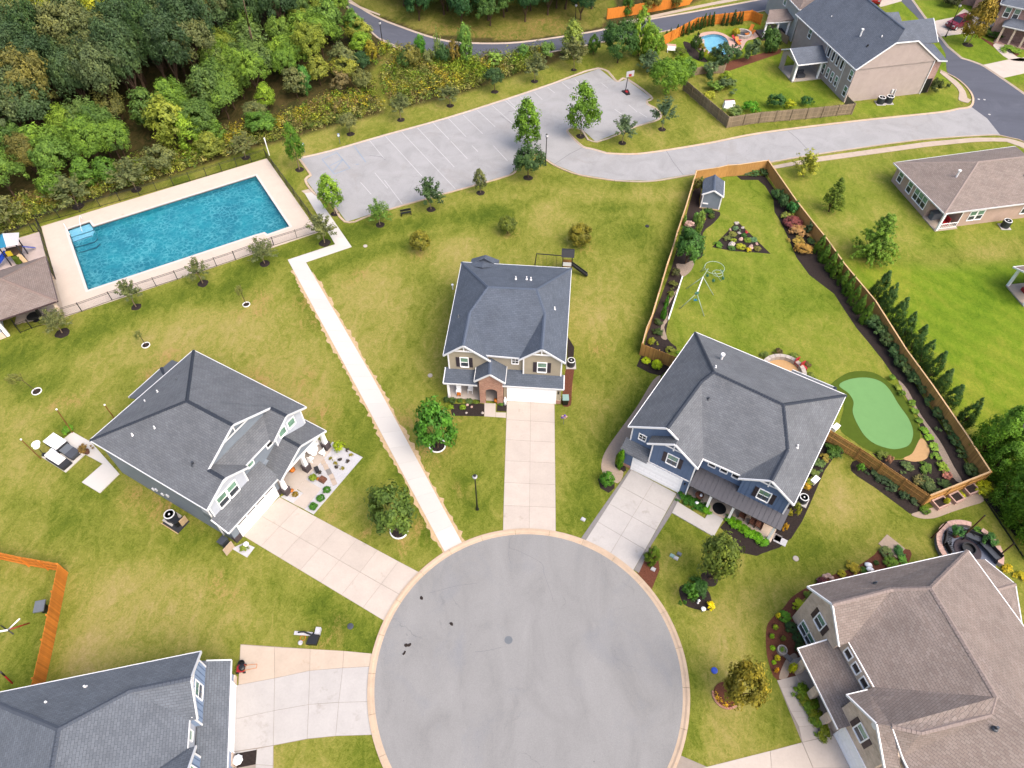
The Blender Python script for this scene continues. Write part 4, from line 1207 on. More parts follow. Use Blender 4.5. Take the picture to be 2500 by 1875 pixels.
for cx, cz in ((2.05, 7.0), (9.65, 7.18)):
 h2.part('gable_brace', MB().box(cx - 0.95, cx + 0.95, 0.05, 0.14, cz - 0.8, cz - 0.66).box(cx - 0.06, cx + 0.06, 0.06, 0.15, cz - 0.66, cz - 0.1), M['trim'])
h2.window((2.0, 0.3, 4.42), 0.72, 1.3, 's', M['shutter'])
h2.window((9.74, 0.3, 4.38), 0.82, 1.35, 's', M['shutter'])
h2.part('wall', MB().box(4.2, 7.95, 0.62, 1.3, 2.9, 5.5), M['sid_tan'])
h2.window((7.05, 0.62, 4.72), 0.6, 0.72, 's', None, 'grid')
wall(h2, M['sid_tan'], (6.0, 11.8, -0.72, 1.25, 0, 2.72))
wall(h2, M['brick_red'], (11.35, 11.86, -0.78, -0.3, 0, 0.6))
h2.garage((8.84, -0.74, 0), 4.8, 2.12, 's')
h2.part('wall_light', MB().box(11.5, 11.62, -0.86, -0.72, 1.7, 2.0), M['black'])
pr = [((-0.05, -1.2, 2.75), (3.4, -1.2, 2.75), (3.4, 0.42, 3.35), (0.0, 0.42, 3.35))]
h2.roof(pr, M['roof_slate'], [((-0.05, -1.2, 2.75), (3.4, -1.2, 2.75)), ((-0.05, -1.2, 2.75), (0, 0.42, 3.35))], name='porch_roof')
gr = [((5.6, -1.0, 2.68), (12.05, -0.95, 2.68), (12.0, 0.42, 3.28), (7.8, 0.42, 3.28), (7.8, 1.3, 3.6), (4.2, 1.3, 3.6), (4.2, 0.4, 3.28), (5.6, 0.4, 3.28))]
h2.roof([((5.6, -1.0, 2.68), (12.05, -0.95, 2.68), (12.0, 0.42, 3.28), (5.6, 0.4, 3.28)), ((4.2, 0.4, 3.28), (7.84, 0.4, 3.28), (7.84, 1.3, 3.66), (4.2, 1.3, 3.66))], M['roof_slate'], [((5.6, -1.0, 2.68), (12.05, -0.95, 2.68)), ((12.05, -0.95, 2.68), (12.0, 0.42, 3.28))], name='garage_roof')
ER, EF = (4.55, 1.25, 5.0), (4.72, -1.55, 5.0)
E1, E2, E3, E4 = (3.15, -1.55, 3.78), (6.22, -1.55, 3.78), (3.15, 0.4, 3.78), (6.22, 1.25, 3.78)
h2.roof([(EF, E1, E3, (4.55, 0.4, 5.0)), (EF, (4.55, 1.25, 5.0), E4, E2)], M['roof_slate'], [(EF, E1), (EF, E2), (E1, E3), (E2, E4)], [(EF, (4.6, 0.4, 5.0))], M['cap_slate'], name='entry_roof')
h2.part('entry_gable', MB().prism_y([(3.6, 2.42), (3.6, 3.95), (4.72, 4.85), (5.9, 3.95), (5.9, 2.42)], -1.32, -1.0), M['brick_red'])
for k in range(7):
 a0, a1 = math.pi * k / 7, math.pi * (k + 1) / 7
 f = lambda a: (4.78 - 0.6 * math.cos(a), 2.0 + 0.42 * math.sin(a))
 p, q = f(a0), f(a1)
 h2.part('arch_brick', MB().prism_y([(p[0], p[1]), (q[0], q[1]), (q[0], 2.42), (p[0], 2.42)], -1.34, -1.02), M['brick_red'])
wall(h2, M['brick_red'], (3.6, 4.18, -1.32, -0.85, 0, 2.42), (5.38, 5.95, -1.32, -0.85, 0, 2.42), (5.6, 5.95, -0.85, 1.2, 0, 3.3), (3.6, 3.8, -0.85, -0.2, 0, 3.3), name='brick_pier')
wall(h2, M['brick_red'], (0.35, 3.7, 1.14, 1.2, 0, 2.9))
h2.part('porch_floor', MB().box(0.15, 6.0, -0.95, 1.2, 0, 0.12), M['concrete'])
h2.column(0.35, -0.8, 0.12, 2.6, 0.11)
h2.window((1.2, 1.14, 1.7), 0.9, 1.3, 's', None, 'dark'); h2.window((2.75, 1.14, 1.7), 0.9, 1.3, 's', None, 'dark')
h2.part('front_door', MB().box(4.3, 5.25, 1.1, 1.2, 0.12, 2.25), M['black'])
for p in ((6.38, 9.5, 7.5), (7.95, 9.5, 7.5), (7.5, 9.6, 7.45)): h2.vent(r2, p, 0.32, 0.06, M['trim'])
h2.vent(r2, (10.6, 6.2, 6.65), 0.35, 0.07, M['trim']); h2.vent(r2, (0.95, 4.6, 6.35), 0.3, 0.06)

# --- the grey-blue house on the left
h1 = House('grey_house', 'two-storey grey house with charcoal roof, stacked gables and white gravel front bed', 'house', (-37.715, 35.974), -29.8)
A, B, C, D = (0, 0, 5.6), (14.25, 0.05, 5.6), (0.05, 12.45, 5.6), (14.35, 12.5, 5.6)
H0, PK = (7.2, 6.25, 9.0), (12.55, 6.3, 9.0)
LR, LP_ = (12.5, 2.6, 7.0), (14.3, 2.6, 7.0)
RR_, RP = (12.55, 10.2, 6.95), (14.4, 10.25, 6.95)
v1, v2, v3, v4 = (12.15, 3.35, 6.58), (12.15, 9.45, 6.55), (13.95, 4.95, 5.6), (13.95, 8.0, 5.6)
g1, g2 = (14.3, 4.95, 5.6), (14.4, 8.05, 5.6)
r1 = h1.roof([(A, B, LP_, LR, PK, H0), (C, H0, PK, RR_, RP, D), (A, H0, C), (LP_, g1, v3, v1, LR), (RP, RR_, v2, v4, g2), (v1, v3, v4, v2)], M['roof_grey'],
    [(A, B), (A, C), (C, D), (B, LP_), (LP_, g1), (g2, RP), (RP, D), (PK, LR), (PK, RR_), (v3, v4)],
    [(A, H0), (C, H0), (H0, PK), (LR, LP_), (RR_, RP)], M['cap_dark'])
wall(h1, M['sid_grey'], (0.4, 12.1, 0.35, 12.1, 0, 5.6), (12.0, 13.5, 0.36, 12.05, 2.4, 5.45))
h1.part('gable_wall', MB().prism_x([(2.3, 5.5), (10.3, 5.5), (10.2, 6.8), (6.28, 8.85), (2.4, 6.8)], 11.8, 12.2), M['sid_grey'])
h1.part('gable_wall', MB().prism_x([(0.36, 3.2), (4.55, 3.2), (4.55, 5.65), (2.6, 6.85), (0.36, 5.65)], 12.4, 13.9), M['sid_pale'])
h1.part('gable_wall', MB().prism_x([(8.5, 3.2), (12.1, 3.2), (12.1, 5.65), (10.22, 6.8), (8.5, 5.8)], 12.4, 13.9), M['sid_pale'])
for y, z in ((0.36, 5.5), (4.45, 5.5), (8.5, 5.5), (12.0, 5.5)):
 h1.part('corner_board', MB().box(13.86, 13.935, y, y + 0.12, 3.3, z), M['trim'])
for (y, z, w_) in ((2.6, 6.9, 0.9), (10.22, 6.85, 0.9)):
 h1.part('gable_brace', MB().box(14.0, 14.08, y - w_, y + w_, z - 0.62, z - 0.5).box(14.0, 14.07, y - 0.05, y + 0.05, z - 0.5, z - 0.05), M['trim'])
h1.part('gable_brace', MB().box(12.4, 12.46, 4.6, 8.0, 7.9, 8.0).box(12.4, 12.46, 6.23, 6.33, 8.0, 8.8), M['trim'])
for y in (1.75, 2.95): h1.window((13.9, y, 4.5), 0.95, 1.45, 'e')
for y in (9.5, 10.7): h1.window((13.9, y, 5.0), 0.8, 0.85, 'e', None, 'pale')
h1.window((13.5, 5.6, 4.75), 0.62, 0.8, 'e', None, 'pale'); h1.window((13.5, 8.05, 4.75), 0.62, 0.8, 'e', None, 'dark')
wall(h1, M['sid_grey'], (12.0, 15.05, 0.36, 6.3, 0, 2.75), (12.0, 13.8, 6.3, 12.1, 0, 3.3))
h1.part('stone_base', MB().box(14.7, 15.12, 0.32, 1.0, 0, 0.75), M['stone_dark'])
h1.part('stone_base', MB().box(14.7, 15.12, 5.9, 6.35, 0, 0.75), M['stone_dark'])
h1.garage((15.08, 3.45, 0), 4.6, 2.15, 'e', True)
h1.roof([((13.85, 0.0, 3.7), (15.5, 0.0, 2.78), (15.5, 6.5, 2.78), (13.45, 6.5, 3.93), (13.45, 8.6, 3.93), (13.45, 8.6, 3.93), (13.45, 4.4, 3.93), (13.85, 4.4, 3.7))], M['roof_grey'], [((15.5, 0, 2.78), (15.5, 6.5, 2.78)), ((13.85, 0, 3.7), (15.5, 0, 2.78))], name='garage_roof')
PB, PF = (12.6, 9.35, 4.35), (15.95, 9.35, 4.35)
h1.roof([(PB, PF, (15.95, 6.2, 2.85), (12.6, 6.2, 2.85)), (PB, (12.6, 12.55, 2.85), (15.95, 12.55, 2.85), PF)], M['roof_grey'],
  [(PF, (15.95, 6.2, 2.85)), (PF, (15.95, 12.55, 2.85)), ((15.95, 12.55, 2.85), (12.9, 12.55, 2.85))], [((13.9, 9.35, 4.35), PF)], M['cap_dark'], name='porch_roof')
h1.part('porch_gable', MB().prism_x([(6.9, 2.8), (11.9, 2.8), (9.35, 4.15)], 15.45, 15.6), M['sid_grey'])
h1.part('porch_beam', MB().box(15.4, 15.66, 6.2, 12.5, 2.55, 2.8), M['trim'])
h1.part('porch_floor', MB().box(13.6, 16.1, 6.3, 12.6, 0, 0.1), M['concrete'])
for y in (6.45, 9.35, 12.25): h1.column(15.55, y, 0.1, 2.6, 0.2, 0.7, 0.85)
h1.part('front_door', MB().box(13.78, 13.86, 7.0, 8.0, 0.1, 2.2), M['black'])
h1.window((13.8, 10.5, 1.6), 1.6, 1.3, 'e')
h1.part('porch_table', MB().lathe([(0.3, 0.1), (0.06, 0.14), (0.06, 0.75), (0.55, 0.76), (0.55, 0.8)], (14.9, 11.1), 14), M['white'])
for a in range(4):
 ca, sa = math.cos(a * 1.57 + 0.4) * 0.85, math.sin(a * 1.57 + 0.4) * 0.85
 h1.part('porch_chair', MB().obox((14.9 + ca, 11.1 + sa), 0.23, 0.23, 0.42, 0.48, a * 1.57).obox((14.9 + ca * 1.25, 11.1 + sa * 1.25), 0.03, 0.23, 0.1, 0.95, a * 1.57 + 0.4), M['white'])
h1.part('rear_porch_roof', MB().add([(-0.3, 6.4, 4.6), (-0.3, 12.3, 4.6), (-3.4, 11.6, 3.0), (-3.4, 6.4, 3.0), (-1.2, 11.2, 4.2)], [(0, 3, 2, 4, 1)]), M['roof_grey'])
h1.roof([((0.3, 6.0, 4.8), (-3.4, 6.0, 3.0), (-3.5, 10.3, 3.0), (-1.0, 9.2, 4.2), (0.3, 9.2, 4.8)), ((0.3, 9.2, 4.8), (-1.0, 9.2, 4.2), (-3.5, 10.3, 3.0), (-0.6, 12.3, 3.0), (0.3, 12.3, 3.0))], M['roof_grey'], [((-3.4, 6.0, 3.0), (-3.5, 10.3, 3.0))], [((-1.0, 9.2, 4.25), (-3.5, 10.3, 3.05))], M['cap_dark'], name='rear_roof')
for p in ((3.9, 2.0, 6.65), (5.6, 3.3, 7.35)): h1.vent(r1, p, 0.3, 0.06, M['trim'])
h1.vent(r1, (1.6, 5.3, 6.25), 0.3, 0.06, M['trim']); h1.vent(r1, (1.9, 6.6, 6.45), 0.3, 0.06, M['trim']); h1.vent(r1, (10.9, 2.4, 6.85), 0.4, 0.1, M['ac']); h1.vent(r1, (2.6, 8.4, 6.75), 0.3, 0.06)
for x, z in ((5.6, 1.2), (6.3, 1.0), (7.2, 1.5), (5.0, 0.8)):
 h1.part('utility_box', MB().box(x, x + 0.22, 0.22, 0.36, z, z + 0.3), M['gutter'])
h1.part('downpipe', MB().box(13.5, 13.6, 0.26, 0.36, 0.1, 5.5), M['trim'])
h1.part('louvre', MB().box(3.6, 4.7, 0.3, 0.37, 4.9, 5.35), M['shutter_brown'])

# --- the blue craftsman house on the right
h3 = House('blue_house', 'blue craftsman house with grey shingle roof and dark metal porch roof beside the putting green', 'house', (10.528, 37.493), -32.2)
A, B, C, D = (0, 0, 5.6), (15.3, 0.1, 5.6), (0.5, 14.15, 5.6), (15.7, 14.15, 5.6)
RL, RR = (4.52, 7.3, 8.8), (11.07, 7.05, 8.8)
KL_, KR, PL_, PR_ = (3.95, 6.1, 8.32), (12.98, 3.8, 7.42), (3.45, -0.15, 8.1), (12.85, 0.05, 7.42)
NL, NPk, NR, NB_ = (2.25, -0.75, 5.58), (4.62, -0.75, 7.26), (7.1, -0.78, 5.5), (7.1, 0.35, 5.62)
VR_, GL_ = (10.45, 0.4, 5.72), (10.45, 0.05, 5.68)
r3 = h3.roof([(C, D, RR, RL), (A, PL_, KL_, RL, C), (D, B, PR_, KR, RR), (RL, RR, KR, VR_, NB_, KL_), (PL_, (4.62, -0.15, 7.26), NPk, NR, NB_, KL_), (PR_, GL_, VR_, KR), (NPk, NL, (2.25, 0.3, 5.58), (4.62, 0.3, 7.26))], M['roof_grey'],
    [(C, D), (A, C), (B, D), (A, PL_), (PL_, (4.62, -0.15, 7.26)), (NL, NPk), (NPk, NR), (NR, NB_), (NB_, VR_), (GL_, PR_), (PR_, B)],
    [(C, RL), (D, RR), (RL, RR), (RL, KL_), (RR, KR), (PL_, KL_), (PR_, KR)], M['cap_dark'], trimm=M['trim'])
wall(h3, M['sid_blue'], (0.4, 14.95, 0.9, 13.75, 0, 5.6), (0.35, 2.8, 0.3, 1.0, 0, 5.55))
h3.part('gable_wall', MB().prism_y([(0.4, 5.3), (6.0, 5.3), (6.0, 6.1), (4.5, 7.15), (3.45, 7.95), (0.4, 5.8)], 0.25, 0.9), M['batten'])
h3.part('gable_wall', MB().prism_y([(2.7, 2.6), (6.85, 2.6), (6.85, 5.55), (4.62, 7.05), (2.7, 5.75)], -0.42, 0.9), M['batten'])
h3.part('gable_wall', MB().prism_y([(10.8, 2.8), (14.95, 2.8), (14.95, 5.75), (12.85, 7.25), (10.8, 5.75)], 0.4, 0.95), M['batten'])
for x in np.arange(3.0, 6.8, 0.43):
 zt = 5.5 + (min(x - 2.7, 6.85 - x)) * 0.7
 h3.part('batten', MB().box(x - 0.025, x + 0.025, -0.445, -0.42, 2.7, zt), M['sid_blue'])
for x in np.arange(11.1, 14.9, 0.43):
 zt = 5.6 + (min(x - 10.8, 14.95 - x)) * 0.72
 h3.part('batten', MB().box(x - 0.025, x + 0.025, 0.375, 0.4, 2.8, zt), M['sid_blue'])
for x in np.arange(2.0, 4.6, 0.4):
 h3.part('batten', MB().box(x - 0.025, x + 0.025, 0.225, 0.25, 5.6, 6.6), M['sid_blue'])
for x0, y0, z0, z1 in ((2.66, -0.46, 2.6, 5.7), (6.78, -0.46, 0.3, 5.5), (0.33, 0.26, 2.8, 5.6), (14.88, 0.36, 3.3, 5.65)):
 h3.part('corner_board', MB().box(x0, x0 + 0.12, y0, y0 + 0.06, z0, z1), M['trim'])
h3.part('belt_board', MB().box(2.7, 6.85, -0.47, -0.42, 2.5, 2.64), M['trim'])
for cx, cz, y in ((4.62, 7.1, -0.62), (12.85, 7.28, 0.18)):
 w_ = 1.15
 h3.part('gable_brace', MB().box(cx - w_, cx + w_, y, y + 0.07, cz - 0.85, cz - 0.73).box(cx - 0.06, cx + 0.06, y - 0.01, y + 0.06, cz - 1.05, cz - 0.1), M['trim'])
h3.window((4.75, -0.42, 4.45), 0.95, 1.35, 's', M['shutter']); h3.window((12.9, 0.4, 4.55), 0.95, 1.35, 's', M['shutter'])
h3.window((1.45, 0.3, 4.6), 0.62, 0.72, 's', None, 'grid')
for x in (7.95, 9.05, 10.15): h3.window((x, 0.9, 4.75), 0.58, 0.7, 's', None, 'dark')
wall(h3, M['sid_blue'], (0.3, 6.85, -0.36, 1.0, 0, 2.66))
wall(h3, M['brick_red'], (0.26, 1.2, -0.42, -0.2, 0, 0.35), (6.15, 6.9, -0.42, -0.2, 0, 0.35), name='brick_base')
h3.garage((3.7, -0.38, 0), 4.75, 2.2, 's')
h3.roof([((-0.05, -0.8, 2.8), (2.68, -0.85, 2.8), (2.68, 0.35, 3.45), (-0.05, 0.35, 3.45))], M['roof_grey'], [], name='visor_roof')
n_p = 20
for i in range(n_p):
 x0, x1 = 6.95 + (15.35 - 6.95) * i / n_p, 6.95 + (15.35 - 6.95) * (i + 1) / n_p
 b = MB().add([(x0, -0.92, 2.78), (x1, -0.92, 2.78), (x1, 0.95, 3.5), (x0, 0.95, 3.5), (x0, -0.92, 2.7), (x1, -0.92, 2.7), (x1, 0.95, 3.42), (x0, 0.95, 3.42)],
     [(0, 1, 2, 3), (7, 6, 5, 4), (0, 4, 5, 1), (1, 5, 6, 2), (2, 6, 7, 3), (3, 7, 4, 0)])
 b.beam((x0, -0.92, 2.80), (x0, 0.95, 3.52), 0.035, 0.05)
 h3.part('metal_panel', b, M['metal_roof'])
h3.part('porch_beam', MB().box(6.95, 15.2, -0.6, -0.42, 2.45, 2.68), M['trim'])
h3.part('porch_floor', MB().box(6.9, 15.2, -0.75, 0.95, 0, 0.15), M['concrete_tan'])
for x in (9.02, 11.15, 14.88): h3.column(x, -0.52, 0.15, 2.5, 0.11)
wall(h3, M['brick_red'], (11.5, 14.95, 0.78, 0.9, 0, 0.9), name='brick_base')
h3.part('front_door', MB().box(9.6, 10.6, 0.82, 0.92, 0.15, 2.3), M['black'])
h3.part('door_mat', MB().lathe([(0.62, 0.152), (0.62, 0.17)], (10.05, 0.0), 20), M['black'])
h3.window((12.9, 0.9, 1.8), 1.6, 1.2, 's')
h3.part('wall_light', MB().box(6.4, 6.52, -0.48, -0.36, 1.75, 2.0), M['black'])
h3.roof([((9.9, 13.6, 4.5), (15.2, 13.6, 4.5), (14.7, 16.9, 3.2), (10.4, 16.9, 3.2)), ((15.2, 13.6, 4.5), (15.6, 13.6, 3.2), (14.7, 16.9, 3.2))], M['roof_grey'], [((14.7, 16.9, 3.2), (10.4, 16.9, 3.2))], [((15.2, 13.6, 4.5), (14.7, 16.9, 3.25))], M['cap_dark'], name='rear_roof')
h3.flue(r3, (4.35, 10.5, 7.2), 0.7); h3.vent(r3, (4.4, 8.3, 8.3), 0.3, 0.07, M['trim']); h3.vent(r3, (5.2, 5.0, 7.7), 0.3, 0.09, M['ac']); h3.vent(r3, (13.6, 4.8, 6.95), 0.35, 0.07, M['trim'])

# --- the house at the bottom left
h4 = House('corner_house', 'large blue-grey house with broad charcoal roof and white garage door at the wide driveway', 'house', (-22.646, 17.390), -78)
RF, KN, HE, HF = (2.45, 0.05, 7.35), (2.4, -4.0, 7.25), (4.5, -7.5, 8.8), (8.0, -7.5, 8.8)
K2, R2 = (8.9, -4.0, 7.25), (8.9, 0.05, 7.35)
r4 = h4.roof([((0, 0, 5.6), RF, KN, HE, (0, -15, 5.6)), (RF, (4.68, 0.05, 5.6), (4.65, -0.5, 5.55), KN), (KN, (4.65, -0.5, 5.55), (6.45, -0.5, 5.55), K2, HF, HE), (R2, K2, (6.45, -0.5, 5.55), (6.42, 0.05, 5.6)),
    (HE, HF, (12.5, -15, 5.6), (0, -15, 5.6)), ((11.6, 0.05, 5.5), (12.5, -15, 5.6), HF, K2, R2)], M['roof_blue'],
    [((0, 0, 5.6), (0, -15, 5.6)), ((0, 0, 5.6), RF), (RF, (4.68, 0.05, 5.6)), ((4.65, -0.5, 5.55), (6.45, -0.5, 5.55)), ((6.42, 0.05, 5.6), R2), (R2, (11.6, 0.05, 5.5))],
    [(RF, KN), (KN, HE), (HE, HF), (HE, (0, -15, 5.6))], M['roof_blue'] and mat('blue_ridge_cap', shade(92, 100, 114), 0.85, var=0.2, scale=8))
wall(h4, M['sid_pale'], (0.4, 12.0, -14.6, -0.72, 0, 5.6))
h4.part('gable_wall', MB().prism_y([(0.35, 3.3), (4.55, 3.3), (4.55, 5.6), (2.45, 7.2), (0.35, 5.75)], -0.9, -0.3), M['batten4'])
h4.part('gable_wall', MB().prism_y([(6.6, 3.3), (11.2, 3.3), (11.2, 5.6), (8.9, 7.2), (6.6, 5.65)], -0.9, -0.3), M['batten4'])
h4e = h4.e
def face_n(h, c, *a, **k): return h.window(c, *a, 'n', **k)
for x in list(np.arange(0.75, 4.5, 0.42)) + list(np.arange(6.9, 9, 0.42)):
 h4.part('batten', MB().box(x - 0.025, x + 0.025, -0.3, -0.275, 3.4, 5.6), M['sid_blue'])
for x in (0.34, 4.45, 6.58): h4.part('corner_board', MB().box(x, x + 0.12, -0.32, -0.26, 3.3, 5.7), M['trim'])
h4.part('gable_brace', MB().box(1.6, 3.3, -0.1, -0.02, 6.5, 6.62).box(2.4, 2.5, -0.1, -0.02, 6.6, 7.2), M['trim'])
face_n(h4, (2.45, -0.3, 4.75), 0.95, 1.4); face_n(h4, (8.0, -0.3, 4.75), 0.95, 1.4)
face_n(h4, (5.35, -0.72, 4.7), 0.6, 0.75, style='pale')
wall(h4, M['batten4'], (0.35, 12.0, -0.75, 0.84, 0, 2.75))
h4.garage((3.45, 0.86, 0), 4.75, 2.15, 'n')
h4.roof([((-0.05, -0.6, 3.75), (-0.05, 1.28, 2.72), (12.2, 1.28, 2.72), (12.2, -0.6, 3.75))], M['roof_blue'], [((-0.05, 1.28, 2.72), (12.2, 1.28, 2.72)), ((-0.05, 1.28, 2.72), (-0.05, -0.3, 3.6))], name='garage_roof')
wall(h4, M['brick_tan'], (0.32, 1.0, 0.8, 0.94, 0, 0.55), (5.95, 6.85, 0.8, 0.94, 0, 0.55), name='brick_base')
h4.part('wall_light', MB().box(0.62, 0.74, 0.84, 0.98, 1.7, 1.95), M['black']); h4.part('wall_light', MB().box(6.2, 6.32, 0.84, 0.98, 1.7, 1.95), M['black'])
for p in ((1.2, -7.4, 6.35), (1.9, -9.6, 6.75), (4.7, -12.2, 7.0), (5.6, -12.3, 7.0)): h4.vent(r4, p, 0.3, 0.08, M['trim'])

# --- the tan brick house at the bottom right
h5 = House('brick_house', 'large pale brick house with mottled brown roof and red mulch front garden', 'house', (23.369, 21.948), -75.5)
A, P1, R1 = (-0.5, -0.45, 5.6), (1.8, -0.45, 7.65), (4.15, -0.45, 5.5)
BK, BK2 = (0.0, 13.5, 5.6), (17, 13.7, 5.6)
HA, HB, HC = (2.75, 6.6, 8.6), (10.4, 6.2, 8.6), (11.2, 5.5, 8.1)
R1b = (1.9, 4.4, 7.75)
V1 = (4.1, 0.35, 5.55)
Lb, L2, P2_, PE, RE = (7.4, -0.1, 5.45), (7.3, -1.65, 5.32), (9.7, -1.6, 7.1), (10.1, -0.8, 7.25), (10.95, 0.7, 7.5)
r5 = h5.roof([(A, P1, R1b, HA, BK), (BK, HA, HB, (14, 8, 8.2), BK2), (P1, R1, V1, R1b), (R1b, V1, (7.35, 0.4, 5.55), HB, HA), (L2, P2_, PE, RE, HC, HB, (7.35, 0.4, 5.55), Lb),
    (PE, (11.8, -0.3, 5.55), HC, RE), (HC, (11.8, -0.3, 5.55), (17.5, -0.3, 5.0), (17.5, 9, 7.4), (14, 8, 8.2)), (HB, HC, (14, 8, 8.2)), (P2_, (12.1, -1.6, 5.1), (12.5, -0.6, 5.1), PE)], M['roof_tan'],
    [(A, BK), (BK, BK2), (A, P1), (P1, R1), (V1, (7.35, 0.4, 5.55)), (L2, P2_), (L2, Lb), (P2_, (12.1, -1.6, 5.1)), (PE, (11.8, -0.3, 5.55)), ((11.8, -0.3, 5.55), (17.5, -0.3, 5.0))],
    [(P1, R1b), (R1b, HA), (BK, HA), (HA, HB), (HB, HC), (RE, HC), (RE, PE)], M['cap_tan'], trimm=M['trim'])
wall(h5, M['brick_tan'], (-0.1, 17, 0.3, 13.1, 0, 5.5), (-0.12, 3.85, -0.1, 0.4, 0, 5.5), (7.65, 17, -0.3, 0.4, 0, 5.0), (7.7, 11.75, -1.42, 0.3, 0, 5.1))
h5.part('gable_wall', MB().prism_y([(-0.12, 5.4), (3.85, 5.4), (3.8, 5.75), (1.8, 7.5), (-0.1, 5.8)], -0.1, 0.4), M['brick_tan'])
h5.part('gable_wall', MB().prism_y([(7.7, 5.0), (11.75, 5.0), (11.7, 5.3), (9.7, 6.95), (7.7, 5.5)], -1.42, -1.0), M['brick_tan'])
h5.part('gable_wall', MB().prism_y([(10.2, 5.0), (12.0, 5.0), (11.6, 5.6), (10.15, 7.1)], -0.5, -0.3), M['brick_tan'])
h5.window((1.8, -0.1, 4.0), 0.85, 1.35, 's', M['shutter_brown']); h5.window((9.62, -1.42, 4.1), 0.9, 1.35, 's', M['shutter_brown'])
h5.window((1.25, -0.1, 1.0), 0.85, 1.3, 's', fr=M['white']); h5.window((2.2, -0.1, 1.0), 0.85, 1.3, 's')
for x in (4.7, 5.75, 6.8): h5.window((x, 0.3, 4.75), 0.62, 0.78, 's', None, 'dark')
for x, y in ((1.8, -0.13), (9.7, -1.45)):
 h5.part('gable_vent', MB().prism_y([(x + 0.24 * math.cos(a), 6.75 - (0 if x < 5 else 0.5) + 0.24 * math.sin(a)) for a in np.linspace(0, 6.283, 9)[:-1]], y, y + 0.1), M['trim'])
h5.garage((11.3, -1.44, 0), 4.9, 2.2, 's')
h5.roof([((2.95, -2.2, 2.8), (8.85, -2.25, 2.8), (8.9, -1.4, 3.15), (7.6, -1.4, 3.2), (7.65, 0.3, 3.95), (3.9, 0.3, 3.95), (3.85, -0.1, 3.75), (3.1, -0.1, 3.7))], M['roof_tan'], [((2.95, -2.2, 2.8), (8.85, -2.25, 2.8)), ((2.95, -2.2, 2.8), (3.1, -0.1, 3.7))], name='porch_roof', trimm=M['trim'])
for x in (3.9, 5.89, 7.77): h5.column(x, -1.85, 0.0, 2.65, 0.26, 1.0, None, M['brick_tan'])
h5.part('porch_floor', MB().box(3.0, 8.3, -2.1, 0.3, 0, 0.06), M['concrete'])
h5.part('front_door', MB().box(5.3, 6.3, 0.22, 0.32, 0.06, 2.2), M['shutter_brown'])
h5.roof([((-0.1, 13.3, 4.1), (3.0, 13.3, 4.1), (2.8, 17.2, 3.2), (0.3, 16.3, 3.1)), ((3.0, 13.3, 4.1), (6.2, 13.3, 4.1), (6.1, 15.3, 3.1), (2.8, 17.2, 3.2))], M['roof_tan'], [((0.3, 16.3, 3.1), (2.8, 17.2, 3.2)), ((2.8, 17.2, 3.2), (6.1, 15.3, 3.1))], [((3.0, 13.3, 4.1), (2.8, 17.2, 3.25))], M['cap_tan'], name='rear_roof')
h5.column(0.7, 15.9, 0, 3.05, 0.14); h5.column(5.8, 15.0, 0, 3.05, 0.14)
h5.vent(r5, (0.9, 4.0, 6.8), 0.3, 0.07, M['ac']); h5.vent(r5, (9.9, 2.9, 7.2), 0.35, 0.1, M['ac']); h5.vent(r5, (12.0, 5.3, 7.9), 0.35, 0.1, M['ac'])

# --- single-storey ranch house
h6 = House('ranch_house', 'single-storey beige ranch house with brown hip roof and corner porch', 'house', (53.778, 72.006), 10.6)
A, B, C, D = (-0.6, 11.2, 2.75), (0, 0, 2.75), (18, 0, 2.75), (17.9, 11.7, 2.75)
E1_, E2_ = (7.2, 6.15, 5.25), (14.2, 6.1, 5.25)
r6 = h6.roof([(A, B, E1_), (B, C, E2_, E1_), (C, D, E2_), (D, A, E1_, E2_)], M['roof_tan'], [(A, B), (B, C), (A, D)], [(A, E1_), (B, E1_), (E1_, E2_)], M['cap_tan'])
wall(h6, M['sid_ranch'], (0.1, 17.5, 2.85, 10.9, 0, 2.72), (3.1, 17.5, 0.35, 2.85, 0, 2.72))
h6.part('porch_floor', MB().box(0.0, 3.1, -0.1, 2.85, 0, 0.12), M['concrete_tan'])
h6.column(0.25, 0.05, 0.12, 2.7, 0.12); h6.part('corner_board', MB().box(3.05, 3.17, 0.3, 0.36, 0, 2.7), M['trim'])
h6.part('porch_rail', MB().box(0.4, 2.9, 0.0, 0.06, 0.95, 1.02).box(0.4, 2.9, 0.0, 0.06, 0.25, 0.3), M['white'])
for k in range(10): h6.part('baluster', MB().box(0.5 + k * 0.25, 0.53 + k * 0.25, 0.01, 0.05, 0.3, 0.95), M['white'])
for y in (9.6, 7.3): h6.window((0.1, y, 1.55), 0.85, 1.55, 'w')
for y in (3.9, 4.8, 5.7): h6.window((0.1, y, 1.55), 0.8, 1.55, 'w')
for x in (4.7, 5.75): h6.window((x, 0.35, 1.5), 0.85, 1.35, 's')
h6.window((12.2, 0.35, 1.6), 0.85, 1.55, 's'); h6.window((2.2, 2.85, 1.3), 1.2, 2.0, 's', None, 'pale')
h6.flue(r6, (4.0, 5.0, 4.0), 1.0)
for x, y, z in ((12.6, 3.6, 4.2), (13.2, 3.6, 4.2)): h6.vent(r6, (x, y, z), 0.3, 0.08, M['ac'])
h6.part('gas_grill', MB().box(0.6, 1.9, 1.9, 2.6, 0.12, 0.9).box(0.55, 1.95, 1.85, 2.65, 0.9, 1.15), M['grey'])
h6.part('porch_chair', MB().box(1.4, 2.2, 0.6, 1.4, 0.12, 0.5).box(2.1, 2.2, 0.6, 1.4, 0.5, 1.1), M['red'])

